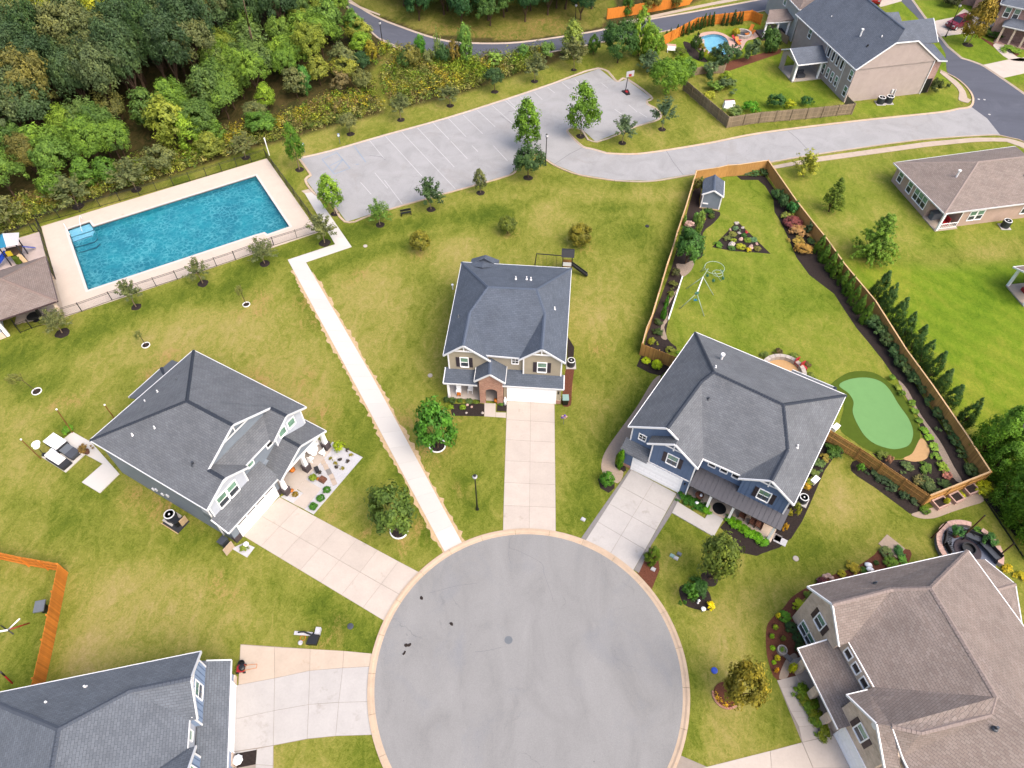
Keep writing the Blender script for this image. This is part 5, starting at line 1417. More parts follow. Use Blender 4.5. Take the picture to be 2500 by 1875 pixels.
# --- the big beige house behind the paling fence
h7 = House('beige_house', 'tall beige house with slate roof, clipped gable and covered back porch', 'house', (51.126, 102.647), 12)
A, P1, P2_, AP = (0, 0, 5.4), (5.0, 0, 8.95), (8.6, 0, 8.9), (6.6, 1.3, 10.2)
C, BN, CN, RN = (13.75, 0.1, 5.4), (-0.4, 19, 5.4), (13.75, 19, 5.4), (6.3, 19, 10.2)
r7 = h7.roof([(A, P1, AP, RN, BN), (P1, P2_, AP), (P2_, C, CN, RN, AP)], M['roof_far'], [(A, BN), (A, P1), (P1, P2_), (P2_, C), (C, CN)], [(AP, RN)], M['cap_slate'], trimm=M['trim'])
h7.roof([((9.5, 7.9, 8.0), (16.5, 7.9, 8.0), (16.3, 4.6, 5.85), (12.0, 4.6, 5.85)), ((9.5, 7.9, 8.0), (12.0, 11.2, 5.85), (16.3, 11.2, 5.85), (16.5, 7.9, 8.0))], M['roof_far'], [((16.5, 7.9, 8.0), (16.3, 4.6, 5.85)), ((16.3, 11.2, 5.85), (16.5, 7.9, 8))], name='wing_roof')
h7.roof([((13.5, 0.0, 5.42), (15.25, 0.0, 5.2), (15.6, 4.6, 5.6), (13.2, 4.6, 5.9))], M['roof_far'], [((13.5, 0.0, 5.42), (15.25, 0.0, 5.2))], name='bay_roof')
h7.roof([((10.0, 11.3, 7.9), (14.0, 13.0, 7.0), (14.4, 11.9, 6.0), (12, 10.5, 6.2)), ((10.0, 11.3, 7.9), (14, 13, 7), (14, 16, 5.5), (11, 15, 6.5))], M['roof_far'], name='wing_roof')
wall(h7, M['sid_pink'], (0.3, 13.3, 0.35, 18.6, 0, 5.4), (13.3, 15.6, 5.0, 10.8, 0, 5.8))
h7.part('gable_wall', MB().prism_y([(0.3, 5.3), (13.3, 5.3), (13.3, 5.6), (8.5, 8.8), (5.05, 8.8), (0.4, 5.6)], 0.2, 0.5), M['sid_pink'])
wall(h7, M['brick_far'], (13.3, 14.75, 0.45, 5.0, 0, 5.2))
h7.part('entry_shade_panel', MB().box(13.55, 14.55, 0.4, 0.5, 0, 2.3), M['black'])  # black panel stands in for the shade inside the arch
h7.part('downpipe', MB().box(13.2, 13.3, 0.2, 0.32, 0, 5.4), M['trim'])
h7.window((0.3, 14.4, 4.2), 0.8, 1.3, 'w'); h7.window((0.3, 1.0, 4.0), 0.8, 1.4, 'w'); h7.window((0.3, 1.0, 1.5), 0.8, 1.4, 'w')
for k in range(4):
 h7.window((0.3, 3.9 + 1.35 * k, 4.3), 0.6, 1.5, 'w', None, 'dark'); h7.window((0.3, 3.9 + 1.35 * k, 1.6), 0.6, 1.4, 'w')
h7.part('bay_trim', MB().box(0.22, 0.3, 3.1, 3.2, 0.4, 5.2).box(0.22, 0.3, 8.8, 8.9, 0.4, 5.2), M['trim'])
h7.roof([((-5.3, 10.1, 4.35), (0.2, 10.1, 4.35), (0.2, 7.4, 3.0), (-4.9, 7.4, 3.0)), ((-5.3, 10.1, 4.35), (-5.1, 12.75, 3.0), (0.2, 12.75, 3.0), (0.2, 10.1, 4.35))], M['roof_far'], [((-5.3, 10.1, 4.35), (-4.9, 7.4, 3.0)), ((-5.3, 10.1, 4.35), (-5.1, 12.75, 3.0)), ((-4.9, 7.4, 3), (0.2, 7.4, 3))], name='porch_roof', trimm=M['trim'])
h7.part('porch_gable', MB().prism_x([(8.3, 2.9), (12.3, 2.9), (10.1, 4.1)], -4.85, -4.7), M['sid_pink'])
h7.part('porch_floor', MB().box(-4.8, 0.3, 7.7, 12.6, 0, 0.15), M['concrete'])
for x, y in ((-4.6, 7.9), (-4.6, 12.4), (-0.4, 7.9)): h7.column(x, y, 0.15, 2.95, 0.14)
wall(h7, M['sid_pink'], (-4.8, -4.65, 11.3, 12.5, 0.1, 2.9), (-4.8, -4.65, 8.0, 8.6, 0.1, 2.9))
h7.part('porch_sofa', MB().box(-3.6, -2.2, 8.4, 9.3, 0.15, 0.6).box(-3.6, -2.2, 9.2, 9.45, 0.6, 1.0), M['charcoal'])
h7.flue(r7, (2.9, 5.6, 7.4), 1.1); h7.vent(r7, (4.4, 2.8, 8.4), 0.4, 0.08, M['trim']); h7.vent(r7, (2.3, 13.2, 7.0), 0.35, 0.08, M['trim']); h7.vent(r7, (2.7, 2.9, 7.3), 0.25, 0.12, M['black'])
h7.part('utility_box', MB().box(8.0, 8.3, 0.2, 0.35, 0.7, 1.3).box(8.6, 8.7, 0.2, 0.35, 0.1, 1.2), M['gutter'])

# --- sage house, brown roof
h8 = House('sage_house', 'pale sage two-storey house with brown roof beside the kidney-shaped pool', 'house', (48.065, 123.046), 9)
A, B, N1_, N2_ = (-0.3, -0.3, 5.4), (10, -0.3, 5.4), (10, 12, 5.4), (-0.3, 12, 5.4)
h8.roof([(A, B, (6, 5.8, 8), (4, 5.8, 8)), (B, N1_, (6, 5.8, 8)), (N1_, N2_, (4, 5.8, 8), (6, 5.8, 8)), (N2_, A, (4, 5.8, 8))], M['roof_brown'], [(A, B), (A, N2_)], trimm=M['trim'])
wall(h8, M['sid_sage'], (0, 9.7, 0, 11.7, 0, 5.4))
h8.part('corner_board', MB().box(-0.04, 0.12, -0.05, 0.0, 0, 5.4), M['trim'])
h8.window((0, 5.5, 4.4), 0.9, 1.3, 'w', None, 'pale'); h8.window((5.4, 0, 4.5), 0.9, 1.2, 's', None, 'pale')
h8.roof([((0.2, 1.0, 3.5), (0.2, 4.2, 3.7), (-3.2, 4.2, 3.7), (-4.9, 1.0, 3.0), (-0.4, 1.0, 3.0))], M['roof_brown'], [((-4.9, 1.0, 3.0), (-0.4, 1.0, 3.0))], name='porch_roof')
for x in (-4.6, -2.4, -0.5): h8.column(x, 1.3, 0, 3.0, 0.12)
h8.part('porch_floor', MB().box(-4.8, 0.2, 1.0, 4.2, 0, 0.4), M['shutter_brown'])

# --- brick houses at the far right
h9 = House('red_brick_house', 'brown brick house with slate roof and columned porch, at the far right corner', 'house', (83.02, 125.07), -32)
h9.roof([((-0.6, -0.5, 5.4), (12, -0.5, 5.4), (10, 6, 8.5), (3, 6, 8.5)), ((-0.6, -0.5, 5.4), (3, 6, 8.5), (3, 8, 8.5), (-0.6, 12, 5.4))], M['roof_far'], [((-0.6, -0.5, 5.4), (12, -0.5, 5.4)), ((-0.6, -0.5, 5.4), (-0.6, 12, 5.4))])
wall(h9, M['brick_far'], (0, 12, 0, 11, 0, 5.4))
for x in (1.0, 2.4): h9.window((x, 0, 4.2), 0.8, 1.5, 's')
h9.window((5.0, 0, 4.2), 0.9, 1.5, 's', None, 'dark'); h9.window((0, 3.0, 1.6), 0.8, 1.5, 'w', None, 'pale')
h9.roof([((1.2, -2.2, 2.9), (9, -2.2, 2.9), (9, 0.1, 3.6), (2.2, 0.1, 3.6)), ((1.2, -2.2, 2.9), (2.2, 0.1, 3.6), (1.2, 0.1, 2.9))], M['roof_far'], [((1.2, -2.2, 2.9), (9, -2.2, 2.9))], name='porch_roof')
for x in (1.6, 3.4, 5.2, 7.0): h9.column(x, -1.9, 0.1, 2.85, 0.16, m=M['brick_tan'])
h9.part('porch_floor', MB().box(1.2, 9, -2.2, 0, 0, 0.12), M['brick_far'])
h10 = House('far_brick_house', 'dark brick house at the top edge behind the red car', 'house', at('N6', 560, 240), -25)
wall(h10, M['brick_far'], (-0.5, 9, 2.0, 10, 0, 5.4), (1.5, 5, 0.2, 2.0, 0, 5.4))
h10.roof([((-1, 1.6, 5.4), (9.5, 1.6, 5.4), (8, 6, 8), (2, 6, 8)), ((-1, 1.6, 5.4), (2, 6, 8), (-1, 10, 5.4))], M['roof_far'], [((-1, 1.6, 5.4), (9.5, 1.6, 5.4))])
h10.window((3.0, 0.2, 1.6), 0.9, 1.6, 's', None, 'dark'); h10.window((3.0, 0.2, 4.2), 0.9, 1.4, 's', None, 'pale')

# --- pool house, back porches at the right edge, garden shed
hp = House('pool_house', 'pool pavilion with pinkish brown hip roof beside the swimming pool', 'pavilion', (-50.26, 56.535), 30.5)
A, B, N1_, N2_ = (0, 0, 2.8), (0, 8.6, 2.8), (-16, 8.6, 2.8), (-16, 0, 2.8)
hp.roof([(A, B, (-4.3, 4.3, 4.7)), (B, N1_, (-12, 4.3, 4.7), (-4.3, 4.3, 4.7)), (N2_, A, (-4.3, 4.3, 4.7), (-12, 4.3, 4.7)), (N1_, N2_, (-12, 4.3, 4.7))], M['roof_brown'], [(A, B), (A, N2_), (B, N1_)], [(A, (-4.3, 4.3, 4.7)), (B, (-4.3, 4.3, 4.7)), ((-4.3, 4.3, 4.7), (-12, 4.3, 4.7))], mat('brown_ridge_cap', shade(146, 128, 122), 0.85), trimm=M['shutter_brown'])
wall(hp, M['sid_pale'], (-15, -6.6, 0.5, 8.0, 0, 2.75), (-6.6, -4.4, 3.5, 8.0, 0, 2.75))
wall(hp, M['brick_tan'], (-15, -6.55, 0.44, 0.5, 0, 0.8), name='brick_base')
for x, y in ((-6.3, 0.6), (-0.5, 0.5), (-0.5, 8.0)): hp.column(x, y, 0.05, 2.75, 0.16, m=M['white'] if x < -1 else M['brick_tan'])
hp.part('folded_umbrella', MB().lathe([(0.2, 0.05), (0.03, 0.3), (0.22, 0.9), (0.1, 2.2), (0.02, 2.4)], (-2.6, 1.4), 8), M['black'])
hp.part('lounge_table', MB().lathe([(0.35, 0.05), (0.05, 0.1), (0.05, 0.65), (0.7, 0.68), (0.7, 0.73)], (-3.3, 1.6), 14), M['black'])
e1 = House('back_porch', 'white-posted covered back porch at the right edge behind the ranch house', 'porch', at('h', 2095, 870), 8)
e1.part('porch_floor', MB().box(0, 7, -2.6, 1.0, 0, 0.15), M['concrete_tan']); e1.column(0.15, 0.85, 0.15, 2.7, 0.13); e1.column(0.15, -2.4, 0.15, 2.7, 0.13)
e1.roof([((-0.4, 1.3, 2.75), (8, 1.3, 2.75), (8, -0.8, 3.6), (-0.4, -0.8, 3.6)), ((-0.4, -0.8, 3.6), (8, -0.8, 3.6), (8, -3, 2.75), (-0.4, -3, 2.75))], M['roof_brown'], [((-0.4, 1.3, 2.75), (8, 1.3, 2.75)), ((-0.4, 1.3, 2.75), (-0.4, -0.8, 3.6)), ((-0.4, -0.8, 3.6), (-0.4, -3, 2.75))], trimm=M['trim'])
e1.part('porch_chair', MB().box(1.2, 2.0, -0.8, 0, 0.15, 0.6).box(1.9, 2.0, -0.8, 0, 0.6, 1.1), M['red'])
e2 = House('awning_porch', 'pale canopy porch at the right edge behind the tall hedge trees', 'porch', at('l', 2230, 640), -30)
for x, y in ((0, 0), (3, 0), (0, 3), (3, 3)): e2.column(x, y, 0, 2.6, 0.08)
e2.roof([((-0.5, -0.5, 2.65), (3.5, -0.5, 2.65), (1.5, 1.5, 3.2)), ((3.5, -0.5, 2.65), (3.5, 3.5, 2.65), (1.5, 1.5, 3.2)), ((3.5, 3.5, 2.65), (-0.5, 3.5, 2.65), (1.5, 1.5, 3.2)), ((-0.5, 3.5, 2.65), (-0.5, -0.5, 2.65), (1.5, 1.5, 3.2))], M['gravel_white'])
e2.part('patio_floor', MB().box(-0.6, 3.6, -0.6, 3.6, 0, 0.06), M['paver'])
sh = House('garden_shed', 'small blue-grey gabled shed in the back corner of the fenced yard', 'shed', (24.656, 76.813), -12)
sh.roof([((-0.1, -0.2, 2.25), (-0.1, 3.25, 2.25), (1.28, 3.25, 3.05), (1.28, -0.2, 3.05)), ((1.28, -0.2, 3.05), (1.28, 3.25, 3.05), (2.65, 3.25, 2.25), (2.65, -0.2, 2.25))], M['roof_slate'], [((-0.1, -0.2, 2.25), (1.28, -0.2, 3.05)), ((1.28, -0.2, 3.05), (2.65, -0.2, 2.25)), ((2.65, -0.2, 2.25), (2.65, 3.25, 2.25))], [((1.28, -0.2, 3.05), (1.28, 3.25, 3.05))], M['cap_slate'], trimm=M['trim'])
sh.part('wall', MB().prism_y([(0.08, 0.1), (2.48, 0.1), (2.48, 2.25), (1.28, 2.9), (0.08, 2.25)], 0, 3.0), M['sid_grey'])
sh.part('corner_board', MB().box(0.05, 0.17, -0.04, 0.0, 0.1, 2.2).box(2.38, 2.5, -0.04, 0.0, 0.1, 2.2).box(2.48, 2.53, 0.0, 0.1, 0.1, 2.2), M['trim'])
sh.part('window_box', MB().box(0.25, 0.95, -0.14, -0.02, 0.75, 0.9), M['trim'])
sh.part('skid_base', MB().box(0, 2.55, -0.1, 3.05, 0, 0.12), M['straw'])

# ------------------------------------------------------------------ fences
def fence(name, label, runs, h, m, mcap, group=None, post_step=2.4, pw=0.14, inside_rails=1, single=300, cap=False, posts_side=1, pm=None):
 """Board fence: posts, rails and every board; the boards that show largest are objects of their own."""
 root = thing(name, label, 'fence', (runs[0][0][0], runs[0][0][1], 0), 0, group)
 ox, oy = root.location.x, root.location.y
 rr = random.Random(len(label))
 boards = []
 pme = MB().box(-0.05, 0.05, -0.05, 0.05, 0, h + 0.06).mesh('post', pm or m)
 for P in runs:
  for a, b in zip(P[:-1], P[1:]):
   a, b = Vector(a), Vector(b)
   L = (b - a).length
   if L < 0.2: continue
   d = (b - a) / L
   ang = math.atan2(d.y, d.x)
   nrm = Vector((-d.y, d.x)) * posts_side
   n = max(1, round(L / post_step))
   for i in range(n + 1):
    p = a + d * (L * i / n) + nrm * 0.07
    inst('post', pme, root, (p.x - ox, p.y - oy, 0), (0, 0, ang))
   for z in (0.3, h * 0.52, h - 0.25):
    p, q = a + nrm * 0.035, b + nrm * 0.035
    MB().beam((p.x - ox, p.y - oy, z), (q.x - ox, q.y - oy, z), 0.04, 0.09).build('rail', m, root)
   if cap:
    MB().beam((a.x - ox, a.y - oy, h + 0.03), (b.x - ox, b.y - oy, h + 0.03), 0.15, 0.035).build('cap_rail', mcap, root)
   k = int(L / pw)
   for i in range(k):
    p = a + d * ((i + 0.5) * L / k)
    boards.append((math.hypot(p.x, p.y), p.x - ox, p.y - oy, ang, L / k))
 boards.sort()
 bme = {}
 mb = MB()
 for i, (_, x, y, ang, w) in enumerate(boards):
  dh = rr.uniform(-0.025, 0.025)
  if i < single:
   key = (round(w, 3), i % 4)
   if key not in bme:
    hw, t_ = w / 2 - 0.005, 0.012 + 0.003 * (i % 4)
    z1 = h - 0.02 + 0.012 * (i % 4)
    bme[key] = MB().prism_y([(-hw, 0.04), (hw, 0.04), (hw, z1 - 0.03), (hw - 0.03, z1), (-hw + 0.03, z1), (-hw, z1 - 0.03)], -t_, t_).mesh('board', m)
   inst('board', bme[key], root, (x, y, 0), (0, 0, ang))
  else:
   mb.obox((x, y), w / 2 - 0.005, 0.013 + 0.004 * rr.random(), 0.04, h + dh, ang)
 if mb.f: mb.build('board_run', m, root, kind='stuff')
 return root

def offs(o, P): return [(o[0] + x, o[1] + y) for x, y in P]

Z = 'z1.8 '
fence('board_fence', 'honey cedar board fence closing the planted back yard with the shed and putting green',
  [pts(Z + 'N3 50 1322 N3 110 1100 N3 180 940 N3 270 640 N3 380 260 N3 460 20 N2 110 1200 N2 270 730 N2 450 125 N2 820 72 N2 1020 28 N2 1190 20 N2 1740 -60'),
  pts(Z + 'N2 1740 -60 h 290 100 h 430 280 h 560 440 h 700 640 h 960 950 h 1220 1360 h 1440 1659 l 1730 490 l 1930 800'),
  pts(Z + 'l 1930 800 l 1425 1000')], 1.8, M['cedar'], M['cedar_cap'], cap=True, single=300, posts_side=1)
fence('gate_fence', 'tall golden board fence with a gate, from the blue house corner to the planters', [pts(Z + 'l 580 450 l 840 605 l 1425 1000')], 1.8, M['cedar'], M['cedar_cap'], cap=False, posts_side=-1)
fence('short_fence', 'short cedar board fence joining the blue house to the long fence above two yellow shrubs', [pts(Z + 'g 1132 1312 g 1425 1425')], 1.8, M['cedar'], M['cedar_cap'], posts_side=1)
fence('grey_fence', 'weathered grey-brown paling fence with its corner above the car park road', [pts(Z + 'c 1495 668 c 1870 985 d 0 945 d 400 912 d 790 872'), pts(Z + 'd 790 872 d 725 805')], 1.8, M['weathered'], M['weathered'], posts_side=-1, single=260)
fence('orange_fence', 'bright orange stained fence in the yard corner at the lower left', [pts('i -300 1480 i 0 1540 i 250 1595 i 575 1652 m 530 240 m 450 640 m 380 960 m 330 1150')], 1.8, M['cedar_orange'], M['cedar_orange'], posts_side=-1)
fence('far_orange_fence', 'orange stained fence beyond the far street, behind small street trees', [pts('c 835 165 c 1010 138 c 1200 105 c 1400 70 c 1530 40'), pts('c 1530 40 c 1600 -60')], 1.9, M['cedar_orange'], M['cedar_orange'], single=0, posts_side=1)
fence('garden_pool_fence', 'orange fence behind the cypress row of the kidney pool garden', [pts(Z + 'N1 0 640 N1 600 320 N1 930 260 N1 1420 205 N1 1600 183 N1 1790 265')], 1.8, M['cedar_orange'], M['cedar_orange'], single=120, posts_side=-1)
fence('brown_fence', 'dark brown garden fence panels between the beige house yard and the pool garden', [pts('N1 480 1380 N1 660 1340 N1 1070 1320 N1 1100 1290'), pts('N1 1820 500 N1 2080 700 N1 2212 800')], 1.3, M['weathered'], M['weathered'], single=0)

def rail_fence(name, label, runs, h=1.35, step=2.4):
 root = thing(name, label, 'fence', (*runs[0][0], 0))
 ox, oy = root.location.x, root.location.y
 pme = MB().box(-0.035, 0.035, -0.035, 0.035, 0, h + 0.05).box(-0.045, 0.045, -0.045, 0.045, h + 0.05, h + 0.08).mesh('post', M['black'])
 pk = MB()
 for P in runs:
  for a, b in zip(P[:-1], P[1:]):
   a, b = Vector(a), Vector(b)
   L = (b - a).length
   n = max(1, round(L / step))
   ang = math.atan2((b - a).y, (b - a).x)
   for i in range(n + 1):
    p = a + (b - a) * (i / n)
    inst('post', pme, root, (p.x - ox, p.y - oy, 0), (0, 0, ang))
   for z in (0.12, h - 0.18, h):
    MB().beam((a.x - ox, a.y - oy, z), (b.x - ox, b.y - oy, z), 0.03, 0.035).build('rail', M['black'], root)
   k = int(L / 0.12)
   for i in range(k):
    p = a + (b - a) * ((i + 0.5) / k)
    pk.tube((p.x - ox, p.y - oy, 0.08), (p.x - ox, p.y - oy, h), 0.0075, n=4, caps=False)
 pk.build('picket', M['black'], root, kind='stuff')
 return root

rail_fence('pool_fence', 'black metal picket fence around the swimming pool deck', [pts('P 850 1300 P 1110 1222 e 950 948 e 1500 770 e 1990 605 f 170 485 f 555 365'), pts('f 555 365 f 470 240 b 110 1340'), pts('b 105 1330 a 1745 1490 a 1180 1650 e 330 300'), pts('e 330 300 P 560 110 P 760 790')])
rail_fence('pool_house_fence', 'short black picket fence in front of the pool house, below its roof', [pts('P 280 1510 P 435 1450 P 680 1380 P 850 1300'), pts('P 280 1510 P 215 1410')])
rail_fence('playground_fence', 'black picket fence behind the playground by the wood', [pts('P 530 145 P 460 150 P 60 280 e -400 560')])

# ------------------------------------------------------------------ foliage
def leaf_material(name, transl=0.25):
 t = NT(name)
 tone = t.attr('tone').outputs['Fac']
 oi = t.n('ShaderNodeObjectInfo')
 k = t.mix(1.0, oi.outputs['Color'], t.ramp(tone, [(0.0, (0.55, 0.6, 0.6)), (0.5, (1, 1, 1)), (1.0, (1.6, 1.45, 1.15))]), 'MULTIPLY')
 k = t.mix(1.0, k, t.ramp(oi.outputs['Random'], [(0, (0.86, 0.92, 0.9)), (0.5, (1, 1, 1)), (1, (1.16, 1.07, 1.0))]), 'MULTIPLY')
 t.done(k, 0.62, 0.25)
 out = t.t.nodes['Material Output']
 tr = t.n('ShaderNodeBsdfTranslucent')
 mx = t.n('ShaderNodeMixShader')
 mx.inputs[0].default_value = transl
 t.l(k, tr.inputs[0]); t.l(t.b.outputs[0], mx.inputs[1]); t.l(tr.outputs[0], mx.inputs[2]); t.l(mx.outputs[0], out.inputs[0])
 return t.m

M['leaf'] = leaf_material('leaves')
M['needle'] = leaf_material('needles', 0.12)

def leaf_mesh(name, clumps, per, size, seed=0, m=None, center=(0, 0, 0.5), aspect=0.55, spread=1.0, droop=0.0, flat=0.0, zs=2.0):
 """Leaf-sized faces gathered in clumps: clumps is a list of (x, y, z, radius, tone)."""
 g = np.random.default_rng(seed)
 C_ = np.array([c[:3] for c in clumps], float) * (1, 1, zs)
 center = (center[0], center[1], center[2] * zs)
 Rr = np.array([c[3] for c in clumps], float)
 T = np.array([c[4] for c in clumps], float)
 n = len(C_) * per
 ci = np.repeat(np.arange(len(C_)), per)
 v = g.normal(size=(n, 3))
 v /= np.linalg.norm(v, axis=1, keepdims=True)
 out = C_ - np.array(center)
 out /= np.linalg.norm(out, axis=1, keepdims=True) + 1e-6
 v = v + out[ci] * 0.35
 rad = g.random(n) ** 0.45
 p = C_[ci] + v * (Rr[ci] * rad)[:, None] * spread
 p[:, 2] -= droop * rad * Rr[ci]
 nrm = v * 0.8 + out[ci] * 0.5 + g.normal(size=(n, 3)) * 0.45 + np.array([0, 0, 0.35 + flat])
 nrm /= np.linalg.norm(nrm, axis=1, keepdims=True)
 t = np.cross(nrm, g.normal(size=(n, 3)))
 t /= np.linalg.norm(t, axis=1, keepdims=True) + 1e-9
 b = np.cross(nrm, t)
 s = size * (0.65 + 0.7 * g.random(n))[:, None]
 t, b = t * s, b * s * aspect
 verts = np.stack([p - t, p - b * 0.9 + t * 0.1, p + t, p + b * 0.9 + t * 0.1], 1).reshape(-1, 3) / (1, 1, zs)
 me = bpy.data.meshes.new(name)
 me.vertices.add(4 * n)
 me.vertices.foreach_set('co', verts.astype(np.float32).reshape(-1))
 me.loops.add(4 * n)
 me.loops.foreach_set('vertex_index', np.arange(4 * n, dtype=np.int32))
 me.polygons.add(n)
 me.polygons.foreach_set('loop_start', np.arange(0, 4 * n, 4, dtype=np.int32))
 me.polygons.foreach_set('loop_total', np.full(n, 4, np.int32))
 me.update(calc_edges=True)
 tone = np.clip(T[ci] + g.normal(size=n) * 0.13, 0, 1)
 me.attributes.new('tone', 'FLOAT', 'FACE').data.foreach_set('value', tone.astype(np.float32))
 me.materials.append(m or M['leaf'])
 return me

def rand_dir(g):
 v = g.normal(size=3)
 return v / np.linalg.norm(v)

# crowns: radius 1, from z = 0 (underside) to z = 1 (tip); scaled per tree
def crown_round(seed, n=70, per=46, size=0.085, low=-0.55, shell=(0.55, 0.92), rough=0.16, cr=(0.2, 0.32), m=None, zp=1.0):
 g = np.random.default_rng(seed)
 lobes = [(rand_dir(g), g.uniform(-rough, rough)) for _ in range(12)]
 cl = []
 while len(cl) < n:
  d_ = rand_dir(g)
  if d_[2] < low: continue
  k = 1 + sum(a * max(0, float(d_ @ u)) ** 4 for u, a in lobes)
  r = g.uniform(*shell) * k
  p = d_ * r
  taper = 1 - 0.0 * d_[2]
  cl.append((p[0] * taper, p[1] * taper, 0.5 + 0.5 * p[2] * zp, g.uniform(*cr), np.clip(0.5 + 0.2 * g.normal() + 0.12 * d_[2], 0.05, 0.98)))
 return leaf_mesh('crown', cl, per, size, seed, m)

def crown_oval(seed, n=75, per=44, size=0.085):
 g = np.random.default_rng(seed)
 cl = []
 for i in range(n):
  z = g.uniform(0.03, 0.97) ** 0.9
  rmax = (math.sin(math.pi * min(1, z * 0.86 + 0.14)) ** 0.75) * (1 + 0.18 * math.sin(5 * z + seed))
  a = g.uniform(0, 6.283)
  r = rmax * g.uniform(0.4, 0.88)
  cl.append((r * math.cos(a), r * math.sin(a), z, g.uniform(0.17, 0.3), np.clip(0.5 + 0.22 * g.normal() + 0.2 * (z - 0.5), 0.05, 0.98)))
 return leaf_mesh('crown', cl, per, size, seed)

def crown_cone(seed, n=90, per=60, size=0.06, pw=0.8, m=None):
 g = np.random.default_rng(seed)
 cl = []
 for i in range(n):
  z = g.uniform(0, 1) ** 1.35
  rmax = (1 - z) ** pw * (0.72 + 0.28 * min(1, z * 7))
  a = g.uniform(0, 6.283)
  r = rmax * g.uniform(0.6, 0.82)
  cl.append((r * math.cos(a), r * math.sin(a), z * 0.95 + 0.02, 0.08 + 0.2 * rmax, np.clip(0.45 + 0.17 * g.normal(), 0.05, 0.95)))
 return leaf_mesh('crown', cl, per, size, seed, m or M['needle'], aspect=0.4)

def crown_spray(seed, n=46, per=26, size=0.075):
 """Umbrella of upswept branches with loose leaf tufts, gaps between."""
 g = np.random.default_rng(seed)
 cl = []
 for i in range(n):
  a = g.uniform(0, 6.283)
  e = g.uniform(0.15, 1.45)
  L = g.uniform(0.55, 1.05)
  for q_ in (0.62, 0.82, 1.0):
   r = L * q_
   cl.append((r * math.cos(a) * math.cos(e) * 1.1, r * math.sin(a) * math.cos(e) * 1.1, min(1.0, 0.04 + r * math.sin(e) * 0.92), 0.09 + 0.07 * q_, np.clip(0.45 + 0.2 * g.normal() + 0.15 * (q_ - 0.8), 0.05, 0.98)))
 return leaf_mesh('crown', cl, per // 2, size, seed, None, center=(0, 0, 0))

def crown_conifer(seed, tiers=13, per=40, size=0.062, arms=15):
 g = np.random.default_rng(seed)
 cl = []
 for k in range(tiers):
  z = 0.06 + 0.9 * k / tiers
  L = (1 - z) ** 0.85
  for j in range(max(4, int(arms * (1 - z * 0.6)))):
   a = g.uniform(0, 6.283)
   for q_ in (0.2, 0.35, 0.5, 0.65, 0.8, 0.92, 1.04):
    r = L * q_ * g.uniform(0.85, 1.1)
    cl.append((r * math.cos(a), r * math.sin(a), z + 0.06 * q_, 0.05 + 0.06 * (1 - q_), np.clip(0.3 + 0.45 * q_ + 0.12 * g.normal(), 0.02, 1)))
 return leaf_mesh('crown', cl, max(4, per // 4), size, seed, M['needle'], center=(0, 0, 0.2), aspect=0.3)

CR = {
 'round': [crown_round(s) for s in (11, 12, 13)],
 'big': [crown_round(s, n=150, per=66, size=0.046, low=-0.45, rough=0.42, cr=(0.12, 0.24)) for s in (21, 22, 23, 24)],
 'pine': [crown_round(s, n=120, per=60, size=0.048, low=-0.3, rough=0.55, cr=(0.1, 0.24)) for s in (31, 32)],
 'oval': [crown_oval(s) for s in (41, 42, 43)],
 'young': [crown_oval(s, n=85, per=44, size=0.075) for s in (44, 45, 46)],
 'cone': [crown_cone(s) for s in (51, 52)],
 'broadcone': [crown_cone(s, n=130, per=60, size=0.05, pw=0.62) for s in (53, 54)],
 'spray': [crown_spray(s) for s in (61, 62, 63)],
 'conifer': [crown_conifer(s) for s in (71, 72)],
 'ball': [crown_round(s, n=60, per=60, size=0.075, low=-0.8, shell=(0.6, 0.8), rough=0.05, cr=(0.2, 0.26)) for s in (81, 82)],
 'loose': [crown_round(s, n=34, per=40, size=0.11, low=-0.4, shell=(0.35, 0.9), rough=0.35, cr=(0.18, 0.34)) for s in (91, 92, 93)],
 'grassy': [crown_round(s, n=26, per=40, size=0.2, low=-0.1, shell=(0.3, 0.8), rough=0.3, cr=(0.2, 0.3)) for s in (95,)],
}
def trunk_mesh(h, r, branches, spread, seed=0, m=None, top=None):
 g_ = random.Random(seed)
 b = MB()
 top = top or h * 1.25
 jog = lambda s: (g_.uniform(-s, s), g_.uniform(-s, s))
 p0, p1 = (0, 0, -0.05), (*jog(0.06), h * 0.6)
 p2 = (*jog(0.1), h)
 b.tube(p0, p1, r * 1.25, r * 0.95, 8, False).tube(p1, p2, r * 0.95, r * 0.8, 8, False)
 for i in range(branches):
  a = 6.283 * i / max(1, branches) + g_.uniform(-0.4, 0.4)
  k = g_.uniform(0.5, 1.0)
  q1 = (p2[0] + math.cos(a) * spread * 0.35 * k, p2[1] + math.sin(a) * spread * 0.35 * k, h + (top - h) * 0.45)
  q2 = (p2[0] + math.cos(a) * spread * 0.8 * k, p2[1] + math.sin(a) * spread * 0.8 * k, h + (top - h) * g_.uniform(0.75, 1.0))
  b.tube(p2, q1, r * 0.55, r * 0.36, 6, False).tube(q1, q2, r * 0.36, r * 0.12, 5, False)
 return b.mesh('trunk', m or M['bark'], True)

